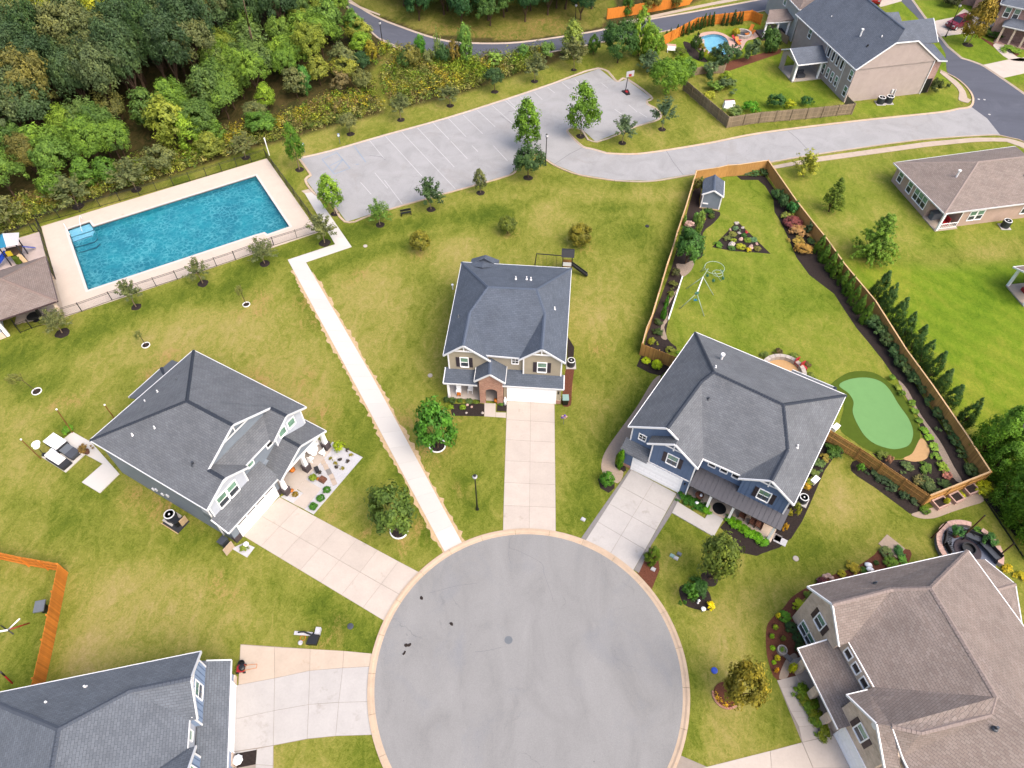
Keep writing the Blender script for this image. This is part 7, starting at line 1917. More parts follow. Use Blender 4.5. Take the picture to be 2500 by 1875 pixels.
for i, t_ in enumerate((0.0, 0.25, 0.5, 0.75, 1.0)):
 SHRUBS.append(('deep green hedge shrub by the blue house porch, %s of five' % ('garage end', 'second', 'middle', 'fourth', 'step end')[i], 'loose', 'k', 1475 + 205 * t_, 1040 + 120 * t_, 970 + 115 * t_, 110, leafc(52, 100, 28) if i < 4 else leafc(84, 140, 20)))
for i, t_ in enumerate((0.0, 0.2, 0.4, 0.6, 0.8, 1.0)):
 SHRUBS.append(('bright hedge shrub in front of the blue house porch, %s of six' % ('step end', 'second', 'third', 'fourth', 'fifth', 'far end')[i], 'loose', 'k', 1880 + 280 * t_, 1255 + 180 * t_, 1180 + 165 * t_, 110, leafc(92, 146, 22)))
for i, t_ in enumerate((0.0, 0.2, 0.4, 0.6, 0.8, 1.0)):
 SHRUBS.append(('reddish green hedge shrub along the brick house walk, %s of six' % ('top', 'second', 'third', 'fourth', 'fifth', 'driveway end')[i], 'loose', 'F5', 630 + 250 * t_, 750 + 500 * t_, 610 + 500 * t_, 240, leafc(86 + 20 * (i % 2), 116, 26)))
for i, (u, v, vt, w, c, lab) in enumerate(((640, 880, 700, 130, (64, 84, 40), 'tall olive bush at the left end of the kidney pool'), (560, 960, 640, 160, (52, 74, 34), 'dark tall bush left of the kidney pool'), (700, 930, 790, 130, (140, 130, 40), 'yellow-brown bush in front of the kidney pool'), (680, 1090, 900, 90, (50, 76, 34), 'dark cone bush in front of the kidney pool'), (760, 1090, 900, 90, (150, 160, 36), 'yellow-green cone bush in front of the kidney pool'), (900, 1110, 880, 200, (110, 120, 46), 'olive bush in front of the kidney pool middle'), (1060, 1160, 820, 330, (66, 90, 58), 'large grey-green bush covering the kidney pool front'), (1290, 1100, 850, 250, (72, 98, 64), 'grey-green bush at the kidney pool right end'), (1600, 1120, 740, 300, (76, 96, 58), 'large arching bush right of the kidney pool'), (1960, 960, 600, 290, (60, 92, 44), 'tall round bush beside the sage house porch'), (850, 1380, 1110, 280, (92, 112, 76), 'grey-green bush on the lawn side of the brown fence'), (830, 1520, 1280, 170, (52, 82, 44), 'dark bush below the brown fence'), (1120, 1480, 1300, 230, (120, 144, 40), 'bright loose bush below the brown fence'), (1150, 1659, 1410, 380, (72, 92, 56), 'wide dark bush beside the white bench in the beige house yard'), (380, 560, 490, 60, (48, 70, 30), 'dark low bush near the patio slab')) if True else ()):
 SHRUBS.append((lab, 'loose' if i % 3 else 'oval', 'N1', u, v, vt, w, leafc(*c)))
for k, u, v, vt, w, c, lab in (('c', 2045, 960, 850, 145, (70, 124, 20), 'bright clipped round shrub along the grey fence'), ('c', 1910, 975, 905, 150, (96, 116, 60), 'pale low shrub in the grey fence corner'), ('d', 135, 930, 795, 150, (52, 90, 40), 'dark leafy shrub along the grey fence front run'), ('d', 240, 925, 845, 100, (140, 150, 30), 'yellow shrub along the grey fence front run'), ('d', 380, 905, 810, 110, (52, 92, 44), 'small dark shrub along the grey fence, right end'), ('d', 1465, 800, 680, 120, (66, 78, 36), 'dark round shrub at the beige house front corner'), ('d', 1570, 750, 705, 40, (52, 72, 34), 'tiny dark shrub by the corner pavement'), ('c', 1740, 790, 690, 150, (92, 120, 44), 'leafy shrub behind the grey fence'), ('c', 1700, 830, 770, 120, (160, 160, 50), 'yellowish shrub behind the grey fence'),
        ('d', 70, 440, 250, 150, (60, 92, 36), 'tall bush left of the beige house porch'), ('d', 1600, 60, -60, 180, (52, 60, 30), 'dark bush at the top edge behind the far lawn'), ('d', 1980, 330, 270, 130, (70, 96, 34), 'bush at the brick house porch corner'), ('d', 1900, 310, 240, 120, (84, 110, 44), 'bush row by the brick house wall')):
 SHRUBS.append((lab, 'loose', k, u, v, vt, w, leafc(*c)))
for i, (lab, kind, k, u, v, vt, w, c) in enumerate(SHRUBS):
 p, h, r = by_marks(k, u, v, vt, w, 0, kind) if kind == 'cone' else dome_marks(k, u, v, vt, w)
 shrub('grass_tuft' if kind == 'grassy' else 'shrub', lab, 'tuft' if kind == 'grassy' else 'shrub', kind, p, max(h, 0.25), r, c, seed=i)

# ------------------------------------------------------------------ the wood
def gpts(s): return pts(s)
MEADOW = pts('b 250 1200 b 700 1062 b 1250 922 b 1650 832 b 2212 642 c 330 562 c 620 480 c 640 410 b 2212 505 b 1500 490 b 1270 430 b 1090 400 b 1020 560 b 980 700 b 860 810 b 620 850 b 420 930 b 230 1010')
STREET = NB + SB[::-1]
g = np.random.default_rng(17)
ZONES = [('behind the playground', 'e 60 150'), ('behind the playground, one row back', 'e 0 -250'), ('behind the pool steps', 'e 600 50'), ('behind the pool steps, one row back', 'e 500 -350'), ('behind the pool steps, two rows back', 'a 350 900'),
   ('behind the middle of the pool', 'a 1250 1450'), ('behind the middle of the pool, one row back', 'a 1150 1100'), ('behind the middle of the pool, two rows back', 'a 1000 700'), ('behind the far corner of the pool', 'a 1950 1150'), ('behind the far corner of the pool, one row back', 'a 1750 750'), ('behind the far corner of the pool, two rows back', 'a 1600 350'),
   ('at the top left corner', 'a 100 150'), ('at the left edge above the playground', 'a 50 800'), ('at the left edge near the top', 'a -50 450'), ('at the top edge, left part', 'a 700 100'), ('at the top edge, middle part', 'a 1300 50'), ('at the top edge beside the street', 'b 500 60'), ('at the street bend', 'b 850 150'),
   ('left of the grassy gap', 'b 850 650'), ('left of the grassy gap, one row back', 'b 600 450'), ('above the upright maple', 'b 300 950'), ('above the upright maple, one row back', 'b 150 650'), ('beyond the car park corner', 'b 500 850'), ('beyond the frame top', 'a 1000 -300')]
ZP = [(n_, at(*[x if i == 0 else float(x) for i, x in enumerate(s_.split())])) for n_, s_ in ZONES]
def zone(p): return min(ZP, key=lambda z: (z[1][0] - p[0]) ** 2 + (z[1][1] - p[1]) ** 2)[0]
n_tree = 0
cand = []
for ix in np.arange(-116, 4, 3.9):
 for iy in np.arange(58, 176, 3.9):
  cand.append((ix + g.uniform(-1.7, 1.7), iy + g.uniform(-1.7, 1.7)))
cand = np.array(cand)
ok = inside_np(cand[:, 0], cand[:, 1], WOOD) & ~inside_np(cand[:, 0], cand[:, 1], MEADOW) & ~inside_np(cand[:, 0], cand[:, 1], STREET)
ds = dist_poly(cand[:, 0], cand[:, 1], STREET)
de = np.minimum(dist_poly(cand[:, 0], cand[:, 1], WOOD_EDGE, False), dist_poly(cand[:, 0], cand[:, 1], MEADOW))
nb = np.array([c[1] > np.interp(c[0], [p[0] for p in NB[:60]], [p[1] for p in NB[:60]]) for c in cand])
for (x, y), o_, a_, b_, north in zip(cand, ok, ds, de, nb):
 if not o_ or a_ < 3.0 or b_ < 1.6 or north: continue
 px = 1250 + F_PX * x / (y * CP + CAM_H * SP)
 if px < -260: continue
 py = 937.5 - F_PX * (y * SP - CAM_H * CP) / (y * CP + CAM_H * SP)
 q_ = g.random()
 if b_ < 5.5:
  h, kind, rr_ = g.uniform(3.2, 5.5), ('young', 'round', 'oval', 'spray')[int(g.integers(4))], g.uniform(1.5, 2.2)
  c, nm = [(BRIGHT, 'bright green'), (MIDG, 'mid green'), (OLIVE, 'olive'), (leafc(116, 126, 50), 'yellowish')][int(g.integers(4))]
 elif b_ < 15 or (px > 560 and py > 130):
  h, kind, rr_ = g.uniform(5.5, 8.5), ('big', 'oval', 'pine', 'big')[int(g.integers(4))], g.uniform(2.0, 3.0)
  c, nm = [(leafc(100, 130, 46), 'bright green'), (leafc(94, 124, 50), 'bright green'), (leafc(76, 104, 46), 'mid green'), (leafc(84, 108, 54), 'mid green'), (leafc(110, 126, 46), 'yellow-green')][int(min(4, g.random() * 4.5))]
 else:
  h, kind, rr_ = g.uniform(10.5, 15.5), ('big', 'pine', 'big')[int(g.integers(3))], g.uniform(2.7, 3.9)
  c, nm = [(OLIVE, 'olive'), (leafc(84, 98, 62), 'olive'), (DARKG, 'dark green'), (leafc(64, 86, 52), 'dark green'), (leafc(54, 76, 46), 'dark green')][int(g.integers(5))]
  if px < 330 and py < 170 and q_ < 0.65: c, nm = leafc(140, 148, 40), 'yellow-green'
 if q_ > 0.985: c, nm = leafc(96, 98, 50), 'bronze-tinged'
 size = 'tall' if h > 10 else ('medium' if h > 5.5 else 'small')
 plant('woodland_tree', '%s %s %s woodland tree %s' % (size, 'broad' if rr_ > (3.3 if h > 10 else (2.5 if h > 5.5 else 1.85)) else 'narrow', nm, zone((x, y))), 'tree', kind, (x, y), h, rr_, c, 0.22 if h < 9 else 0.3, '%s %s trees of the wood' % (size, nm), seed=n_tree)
 n_tree += 1
NPOLY = pts('b 1010 40 b 1300 150 b 1500 215 b 1850 235 b 2212 205 c 130 190 c 420 165 c 560 175 c 800 150 c 830 40 c 800 -250 b 900 -250')
for ix in np.arange(-45, 40, 4.0):
 for iy in np.arange(120, 172, 4.0):
  x, y = ix + g.uniform(-1.5, 1.5), iy + g.uniform(-1.5, 1.5)
  if not inside((x, y), NPOLY): continue
  h = g.uniform(7.5, 11)
  c, nm = [(leafc(48, 84, 46), 'dark green'), (leafc(56, 94, 44), 'dark green'), (leafc(78, 108, 50), 'mid green')][int(g.integers(3))]
  px = 1250 + F_PX * x / (y * CP + CAM_H * SP)
  zz = 'left half' if px < 1150 else ('middle' if px < 1330 else 'orange fence end')
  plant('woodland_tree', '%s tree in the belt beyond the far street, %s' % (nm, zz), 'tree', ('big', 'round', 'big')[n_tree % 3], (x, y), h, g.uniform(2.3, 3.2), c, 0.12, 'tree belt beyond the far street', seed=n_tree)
  n_tree += 1
for i, (k, u, v, vt, w, kind, c, lab) in enumerate((('c', 1005, 130, -60, 120, 'oval', MIDG, 'street tree in front of the far orange fence, left of three'), ('c', 1205, 100, -90, 160, 'round', leafc(120, 112, 50), 'bronze street tree in front of the far orange fence, middle of three'), ('c', 1408, 66, -90, 120, 'oval', leafc(104, 104, 46), 'street tree in front of the far orange fence, right of three'),
  ('b', 1415, 510, 320, 115, 'oval', leafc(70, 124, 40), 'bright conical sapling in the meadow against the far street'), ('b', 1330, 590, 385, 170, 'round', leafc(104, 104, 48), 'two-toned bushy tree in the meadow below the street bend'), ('b', 1280, 600, 430, 120, 'round', leafc(60, 88, 40), 'dark bushy tree left of the two-toned meadow tree'), ('b', 1560, 560, 255, 90, 'spray', leafc(120, 140, 70), 'wispy pale sapling in the meadow'), ('b', 1600, 560, 380, 120, 'round', leafc(54, 84, 44), 'dark round tree right of the wispy meadow sapling'),
  ('b', 1690, 540, 360, 130, 'oval', leafc(110, 96, 40), 'reddish green tree in the meadow middle'), ('b', 1790, 530, 245, 150, 'oval', leafc(104, 140, 60), 'tallest pale green sapling in the meadow'), ('b', 1480, 570, 430, 110, 'loose', leafc(104, 116, 70), 'greyish bush in the meadow by the street'), ('b', 2040, 560, 440, 150, 'loose', leafc(110, 140, 60), 'pale bush in the meadow under the street curve'), ('c', 130, 500, 385, 120, 'oval', leafc(92, 130, 60), 'pale green sapling right of the meadow, near the street'), ('c', 335, 500, 365, 150, 'loose', leafc(96, 128, 60), 'rounded pale bush near the street, right end of the meadow'), ('c', 540, 480, 210, 230, 'young', leafc(120, 136, 60), 'tall thin-leaved tree behind the sixth verge tree'),
  ('b', 910, 590, 440, 180, 'round', leafc(52, 80, 44), 'dark tree at the left of the grassy gap'), ('b', 920, 760, 590, 160, 'round', leafc(104, 108, 60), 'olive bush at the left foot of the grassy gap'), ('b', 760, 790, 600, 180, 'loose', leafc(100, 92, 60), 'brownish bush left of the grassy gap'), ('b', 1000, 520, 360, 120, 'oval', leafc(134, 130, 40), 'golden-edged tree by the grassy gap'), ('b', 450, 800, 580, 140, 'oval', leafc(76, 124, 56), 'slender bright tree at the wood edge'),
  ('c', 720, 460, 310, 100, 'oval', MIDG, 'upright small tree left of the large dark round tree'), ('c', 1290, 420, 300, 90, 'cone', leafc(90, 124, 30), 'bright cone tree at the left end of the cypress row'), ('c', 1440, 470, 420, 110, 'loose', leafc(90, 100, 40), 'low hedge at the edge of the kidney pool garden'))):
 p, h, r = by_marks(k, u, v, vt, w, 0.1, kind)
 plant('tree' if h > 3 else 'sapling', lab, 'tree' if h > 3 else 'sapling', kind, p, h, r, c, 0.1, seed=i + 3)

def brush():
 """Meadow growth and wood-edge scrub that reads as one mass."""
 gg = np.random.default_rng(5)
 cl, tint = [], []
 pal = [(120, 138, 44), (104, 134, 44), (134, 142, 54), (128, 112, 70), (160, 150, 50), (92, 112, 50), (140, 138, 80), (112, 118, 56), (112, 144, 40)]
 while len(cl) < 1700:
  x, y = gg.uniform(-75, 5), gg.uniform(62, 125)
  inm = inside((x, y), MEADOW)
  if not inm:
   if not inside((x, y), WOOD): continue
   if dist_poly(np.array(x), np.array(y), WOOD_EDGE, False) > 5.5: continue
  elif dist_poly(np.array(x), np.array(y), pts('b 1180 430 b 1040 600 b 1050 760 b 1160 960'), False) < 0.9: continue
  d0 = float(dist_poly(np.array(x), np.array(y), WOOD_EDGE, False))
  if d0 < 0.5: continue
  n_ = math.sin(x * 0.35 + 1.3) + math.sin(y * 0.5 + x * 0.2) + gg.normal() * 0.7
  hgt = gg.uniform(0.3, 1.0) + (0.6 * gg.random() if d0 > 3 else 0)
  cl.append((x, y, hgt * 0.7, gg.uniform(0.5, 1.15), np.clip(0.5 + 0.2 * gg.normal(), 0, 1)))
  tint.append(pal[int(abs(n_ * 2.1 + 4)) % len(pal)] if d0 > 2.2 else pal[(2, 6, 5, 7)[int(gg.integers(4))]])
 me = leaf_mesh('brush', cl, 46, 0.17, 5, None, center=(0, 0, -40), aspect=0.42, zs=1.0)
 t = NT('brush_leaves')
 tone = t.attr('tone').outputs['Fac']
 k = t.mix(1.0, t.attr('tint').outputs['Color'], t.ramp(tone, [(0, (0.5, 0.55, 0.55)), (0.5, (1, 1, 1)), (1, (1.6, 1.5, 1.2))]), 'MULTIPLY')
 me.materials.clear()
 me.materials.append(t.done(k, 0.7, 0.15))
 n = len(me.polygons)
 cols = np.ones((n, 4), np.float32)
 cols[:, :3] = np.repeat(np.array([[c * 1.02 for c in lin(*t_)] for t_ in tint], np.float32), n // len(cl), axis=0)
 me.attributes.new('tint', 'FLOAT_COLOR', 'FACE').data.foreach_set('color', cols.reshape(-1))
 o = inst('undergrowth', me)
 o['kind'] = 'stuff'
brush()
for k, s_, lab in (('a', ((612, 510, 3.0), (600, 440, 7.0), (630, 380, 10.5)), 'pale bare leaning trunk in the dark wood near the top left'), ('a', ((2115, 330, 3), (2100, 220, 9.0), (2050, -20, 16.0)), 'tall reddish bare pine trunk in the wood at the top edge'), ('a', ((1190, 330, 3), (1195, 270, 8.5), (1170, 185, 12.0)), 'grey bare forked trunk in the middle of the wood')):
 P3 = [(*at(k, u, v, z), z) for u, v, z in s_]
 x0, y0, _ = P3[0]
 b = MB().tube((0, 0, 0), (P3[1][0] - x0, P3[1][1] - y0, P3[1][2]), 0.2, 0.14, 7).tube((P3[1][0] - x0, P3[1][1] - y0, P3[1][2]), (P3[2][0] - x0, P3[2][1] - y0, P3[2][2]), 0.14, 0.06, 7)
 if 'forked' in lab: b.tube((P3[1][0] - x0, P3[1][1] - y0, P3[1][2]), (P3[1][0] - x0 + 2.2, P3[1][1] - y0, P3[1][2] + 1.8), 0.1, 0.04, 6)
 o = b.build('bare_trunk', M['bark_pale'], loc=(x0, y0, 0), smooth=True)
 tag(o, lab, 'tree trunk')

# ------------------------------------------------------------------ small things, one by one
def single(name, label, cat, mb, m, loc, rot=0.0, group=None, smooth=False):
 return tag(mb.build(name, m, None, loc=(loc[0], loc[1], loc[2] if len(loc) > 2 else 0), rot=rot, smooth=smooth), label, cat, group)

def street_lamp(k, u, v, vt, label):
 p, h, _ = by_marks(k, u, v, vt, 10, 0, 'post')
 t = thing('street_lamp', label, 'lamp post', (*p, 0), 0, 'black street lamps with pale globes')
 MB().lathe([(0.16, 0), (0.16, 0.12), (0.1, 0.3), (0.075, 0.9), (0.05, h - 0.55), (0.1, h - 0.5), (0.1, h - 0.45)], (0, 0), 10).build('pole', M['black'], t, smooth=True)
 MB().lathe([(0.1, h - 0.45), (0.2, h - 0.3), (0.22, h - 0.15), (0.12, h)], (0, 0), 12).build('lamp_globe', M['gravel_white'], t, smooth=True)
 MB().lathe([(0.16, h - 0.02), (0.05, h + 0.1), (0.02, h + 0.18)], (0, 0), 10).build('lamp_cap', M['black'], t)

street_lamp('j', 1885, 1118, 832, 'black street lamp on the lawn between the footpath and the middle driveway')
street_lamp('c', 317, 1396, 1135, 'black street lamp at the car park entry kerb')
street_lamp('b', 1090, 396, 185, 'black street lamp beside the far street near the wood')
street_lamp('c', 566, 195, 35, 'black street lamp in front of the tree belt beyond the far street')
street_lamp('G7', 1150, 500, 60, 'dark street lamp in front of the red car')
for k, u, v, vt, m_, lab in (('b', 130, 1310, 1165, 'white', 'white post at the far corner of the pool fence'), ):
 p, h, _ = by_marks(k, u, v, vt, 5, 0, 'post')
 t = thing('marker_post', lab, 'post', (*p, 0)); MB().lathe([(0.07, 0), (0.07, h - 0.25), (0.1, h - 0.22), (0.1, h), (0.03, h + 0.05)], (0, 0), 10).build('post', M[m_], t)
for u, v, vt, lab in ((728, 1216, 1125, 'blue and white parking sign on the verge, right of two'), (432, 1290, 1205, 'blue and white parking sign beside the upright maple, left of two')):
 p, h, _ = by_marks('b', u, v, vt, 5, 0, 'post')
 t = thing('parking_sign', lab, 'sign', (*p, 0), 0.35)
 MB().tube((0, 0, 0), (0, 0, h), 0.03).build('post', M['grey'], t)
 MB().box(-0.16, 0.16, -0.05, -0.03, h - 0.5, h).build('sign_plate', M['paint_blue'], t)
 MB().box(-0.1, 0.1, -0.056, -0.05, h - 0.42, h - 0.2).build('sign_mark', M['white'], t)
p = at('f', 1285, 225)
t = thing('bench', 'small black bench on the grass below the car park', 'bench', (*p, 0), 0.3)
MB().box(-0.7, 0.7, -0.2, -0.05, 0.42, 0.46).box(-0.7, 0.7, 0.0, 0.15, 0.42, 0.46).build('seat', M['black'], t)
for s_ in (-0.62, 0.62): MB().box(s_ - 0.04, s_ + 0.04, -0.18, 0.13, 0, 0.42).build('leg', M['black'], t)
MB().box(-0.7, 0.7, 0.14, 0.18, 0.55, 0.85).build('backrest', M['black'], t)

def ac_unit(p, label, r=0.42, h=0.85, rot=0, pad=True):
 t = thing('air_conditioner', label, 'air conditioner', (*p, 0), rot)
 if pad: MB().box(-r - 0.12, r + 0.12, -r - 0.12, r + 0.12, 0, 0.07).build('pad', M['concrete_grey'], t)
 MB().lathe([(r, 0.07), (r, h)], (0, 0), 20).build('casing', M['ac'], t)
 b = MB()
 for i in range(16):
  a = 6.283 * i / 16
  b.box(r * math.cos(a) - 0.015, r * math.cos(a) + 0.015, r * math.sin(a) - 0.015, r * math.sin(a) + 0.015, 0.12, h - 0.05)
 b.build('louvre', M['black'], t)
 MB().lathe([(r, h), (r * 0.98, h + 0.04), (r * 0.8, h + 0.05), (r * 0.78, h + 0.02)], (0, 0), 20, False).build('top_rim', M['gutter'], t)
 MB().lathe([(r * 0.78, h - 0.02), (r * 0.78, h + 0.0)], (0, 0), 16).build('grille', M['black'], t)
 MB().lathe([(r * 0.2, h + 0.01), (r * 0.18, h + 0.05)], (0, 0), 10).build('fan_hub', M['gutter'], t)

ac_unit(at('C2', 2050, 320), 'round dark air conditioner on red mulch beside the tan house')
ac_unit(at('h', 2045, 325), 'dark round air conditioner against the ranch house wall', 0.5, 1.0)
ac_unit(at('G7', 265, 1395), 'grey air conditioner by the beige house wall, left of two', 0.55, 1.0)
ac_unit(at('G7', 375, 1385), 'grey air conditioner by the beige house wall, right of two', 0.55, 1.05)
ac_unit(at('i', 1455, 1195), 'grey air conditioner on the dark pad beside the grey house', 0.5, 0.8, R(-30))
ac_unit(at('B3', 2068, 990), 'grey air conditioner beside the blue house front corner', 0.42, 0.75, R(-32))
p = at('i', 1500, 1215)
t = thing('equipment_pad', 'dark square pad with black box beside the grey house air conditioner', 'equipment', (*p, 0), R(-30))
MB().box(-1.0, 1.0, -0.9, 0.5, 0, 0.06).build('pad', M['dark'], t); MB().box(-1.05, 1.05, -0.96, -0.9, 0, 0.1).build('pad_edge', M['straw'], t)
MB().box(-0.1, 0.6, -0.5, 0.1, 0.06, 0.7).box(-0.13, 0.63, -0.53, 0.13, 0.7, 0.76).build('box', M['black'], t); MB().box(0.75, 0.85, -0.2, 0.5, 0.06, 0.9).build('side_panel', M['straw'], t)

def bin_(p, label, m, rot=0, lid=None):
 t = thing('wheeled_bin', label, 'bin', (*p, 0), rot)
 MB().add([(-0.24, -0.3, 0.05), (0.24, -0.3, 0.05), (0.24, 0.3, 0.05), (-0.24, 0.3, 0.05), (-0.3, -0.36, 0.95), (0.3, -0.36, 0.95), (0.3, 0.36, 0.95), (-0.3, 0.36, 0.95)],
    [(3, 2, 1, 0), (4, 5, 6, 7), (0, 1, 5, 4), (1, 2, 6, 5), (2, 3, 7, 6), (3, 0, 4, 7)]).build('body', M[m], t)
 MB().box(-0.32, 0.32, -0.4, 0.38, 0.95, 1.03).build('lid', M[lid or m], t)
 for s_ in (-0.26, 0.26): MB().tube((s_ - 0.03, 0.34, 0.12), (s_ + 0.03, 0.34, 0.12), 0.12, n=10).build('wheel', M['black'], t)

bin_(at('C2', 1965, 890), 'pale green wheeled bin at the right corner of the tan house garage', 'black', 0, 'bin_green')
bin_(at('i', 1905, 1420), 'grey-blue wheeled bin at the garage corner of the grey house', 'ac', R(-30))
single('beige_board', 'beige board leaning at the grey house garage corner', 'board', MB().box(-0.5, 0.5, -0.05, 0.0, 0, 1.1), M['kerb'], at('i', 1945, 1470), R(60))
# backyard swing sets and play equipment
def frame_tube(t, name, P3, r, m): return MB().path(P3, r, 6).build(name, m, t, smooth=True)
p = at('N3', 740, 760)
t = thing('swing_set', 'pale green tube swing set with climbing rings on the back lawn', 'swing set', (*p, 0))
def L3(k, u, v, z): x, y = at(k, u, v, z); return (x - p[0], y - p[1], z)
a_, b_ = L3('N3', 782, 640, 2.2), L3('N3', 865, 420, 2.2)
frame_tube(t, 'top_bar', [a_, b_], 0.07, M['trim'])
for q_ in (L3('N3', 545, 855, 0), L3('N3', 880, 950, 0)): frame_tube(t, 'leg', [a_, q_], 0.045, M['mint'])
for q_ in (L3('N3', 640, 580, 0), L3('N3', 1005, 665, 0)): frame_tube(t, 'leg', [b_, q_], 0.045, M['mint'])
for c_, rr_, z_ in ((L3('N3', 1020, 295, 2.2), 1.15, 2.2), (L3('N3', 1060, 380, 1.4), 0.6, 1.5)):
 frame_tube(t, 'climbing_ring', [(c_[0] + rr_ * math.cos(a), c_[1] + rr_ * 0.95 * math.sin(a), z_) for a in np.linspace(0, 6.283, 21)], 0.04, M['mint'])
frame_tube(t, 'brace', [b_, L3('N3', 935, 310, 2.2)], 0.045, M['mint'])
for q0, q1 in (((935, 310), (820, 350)), ((1100, 320), (1150, 440)), ((1020, 350), (1110, 480)), ((900, 260), (830, 360))):
 frame_tube(t, 'arm', [L3('N3', *q0, 2.1), L3('N3', *q1, 0.4)], 0.04, M['mint'])
for u_, v_ in ((1005, 470), (1125, 350), (1135, 440), (925, 400)): MB().blob(L3('N3', u_, v_, 1.0), 0.16, 0.16, 0.22, 3).build('grip', M['green_pl'], t)
MB().blob((a_[0], a_[1], a_[2]), 0.3, 0.2, 0.16, 1).build('joint_cover', M['green_pl'], t)
for e_ in (-0.12, 0.12): MB().tube((a_[0] * 0.75 + b_[0] * 0.25 + e_, a_[1] * 0.75 + b_[1] * 0.25, 2.2), (a_[0] * 0.75 + b_[0] * 0.25 + e_, a_[1] * 0.75 + b_[1] * 0.25, 0.5), 0.012, n=4).build('swing_rope', M['mint'], t)
MB().obox((a_[0] * 0.75 + b_[0] * 0.25, a_[1] * 0.75 + b_[1] * 0.25), 0.2, 0.14, 0.45, 0.52).build('swing_seat', M['teal'], t)
p = at('g', 495, 700)
t = thing('play_tower', 'dark swing set with small roofed tower and slide behind the tan house', 'playset', (*p, 0), R(-5))
MB().box(-0.6, 0.6, -0.6, 0.6, 1.25, 1.35).build('platform', M['pole'], t)
for x in (-0.55, 0.55):
 for y in (-0.55, 0.55): MB().box(x - 0.05, x + 0.05, y - 0.05, y + 0.05, 0, 2.9).build('post', M['black'], t)
MB().add([(-0.75, -0.8, 2.85), (0.75, -0.8, 2.85), (0.75, 0, 3.3), (-0.75, 0, 3.3), (0.75, 0.8, 2.85), (-0.75, 0.8, 2.85)], [(0, 1, 2, 3), (3, 2, 4, 5), (0, 3, 5), (1, 4, 2)]).build('canopy', M['dark'], t)
MB().box(-0.55, 0.55, -0.58, -0.54, 1.35, 1.9).build('side_panel', M['gutter'], t)
MB().beam((0.5, -0.1, 1.3), (2.5, -0.7, 0.15), 0.5, 0.06).beam((0.5, 0.15, 1.45), (2.5, -0.45, 0.3), 0.05, 0.2).beam((0.5, -0.35, 1.45), (2.5, -0.95, 0.3), 0.05, 0.2).build('slide', M['black'], t)
MB().path([(-0.6, 0, 2.4), (-3.7, 0.1, 2.4)], 0.06).build('swing_beam', M['black'], t)
for y in (-0.9, 0.9): MB().path([(-3.7, 0.1, 2.4), (-3.9, y, 0)], 0.05).build('leg', M['black'], t)
for x in (-1.5, -2.7):
 MB().tube((x - 0.2, 0.05, 2.4), (x - 0.2, 0.05, 0.5), 0.012, n=4).tube((x + 0.2, 0.05, 2.4), (x + 0.2, 0.05, 0.5), 0.012, n=4).box(x - 0.22, x + 0.22, -0.08, 0.16, 0.45, 0.5).build('swing', M['black'], t)
p = at('P', 270, 520)
t = thing('playground_tower', 'playground tower with striped blue canopy and bright blue slide by the pool house', 'playset', (*p, 0), R(22))
for x in (-0.9, 0.9):
 for y in (-0.8, 0.8): MB().box(x - 0.06, x + 0.06, y - 0.06, y + 0.06, 0, 3.0).build('post', M['dark'], t)
MB().add([(-1.3, -1.2, 2.9), (0, -1.2, 2.95), (0, 0.2, 3.9), (-1.3, 1.2, 2.9), (1.3, -1.2, 2.9), (1.3, 1.2, 2.9)], [(0, 1, 2), (0, 2, 3), (3, 2, 5)]).build('canopy', M['teal'], t)
MB().add([(0, -1.2, 2.95), (1.3, -1.2, 2.9), (1.3, 1.2, 2.9), (0, 0.2, 3.9)], [(0, 1, 3), (1, 2, 3)]).build('canopy_stripe', M['gravel_white'], t)
MB().box(-0.9, 0.9, -0.8, 0.8, 1.3, 1.42).build('platform', M['bark'], t)
MB().beam((-0.9, -0.2, 1.4), (-2.9, -1.2, 0.15), 0.55, 0.08).beam((-0.9, 0.1, 1.6), (-2.9, -0.9, 0.35), 0.06, 0.25).beam((-0.9, -0.5, 1.6), (-2.9, -1.5, 0.35), 0.06, 0.25).build('slide', M['blue'], t)
MB().beam((0.95, 0.5, 1.4), (1.7, 1.4, 0.3), 0.5, 0.08).build('slide', M['blue'], t)
MB().box(-0.6, 0.0, -0.9, -0.84, 1.4, 2.1).build('side_panel', M['yellow'], t)
MB().beam((0.5, -0.85, 1.4), (0.9, -1.3, 0.0), 0.5, 0.06).build('climbing_board', M['straw'], t)
MB().lathe([(0.45, 0.3), (0.45, 1.2)], (0.1, -0.9), 8).build('tunnel_panel', M['turf_dark'], t)
p = at('m', -40, 500)
t = thing('garden_swing', 'white and red tube swing frame at the left edge behind the orange fence', 'swing set', (*p, 0))
def L4(u, v, z): x, y = at('m', u, v, z); return (x - p[0], y - p[1], z)
frame_tube(t, 'leg', [L4(65, 495, 1.4), L4(250, 435, 0)], 0.05, M['red']); frame_tube(t, 'leg', [L4(65, 495, 1.4), L4(165, 400, 2.2)], 0.06, M['trim']); frame_tube(t, 'top_bar', [L4(65, 495, 1.8), L4(-200, 540, 1.8)], 0.08, M['trim'])
frame_tube(t, 'brace', [L4(5, 455, 1.6), L4(115, 530, 1.4)], 0.05, M['black']); frame_tube(t, 'leg', [L4(0, 845, 1.4), L4(105, 945, 0)], 0.07, M['red']); frame_tube(t, 'joint', [L4(0, 845, 1.4), L4(40, 880, 0.9)], 0.075, M['black'])
p = at('m', 395, 330)
t = thing('playhouse', 'small grey box with lid standing against the inside of the orange fence', 'storage box', (*p, 0), R(12))
MB().box(-0.25, 0.25, -0.2, 0.2, 0, 1.0).build('body', M['black'], t); MB().box(-0.45, 0.35, -0.55, 0.45, 1.0, 1.12).build('lid', M['grey'], t)
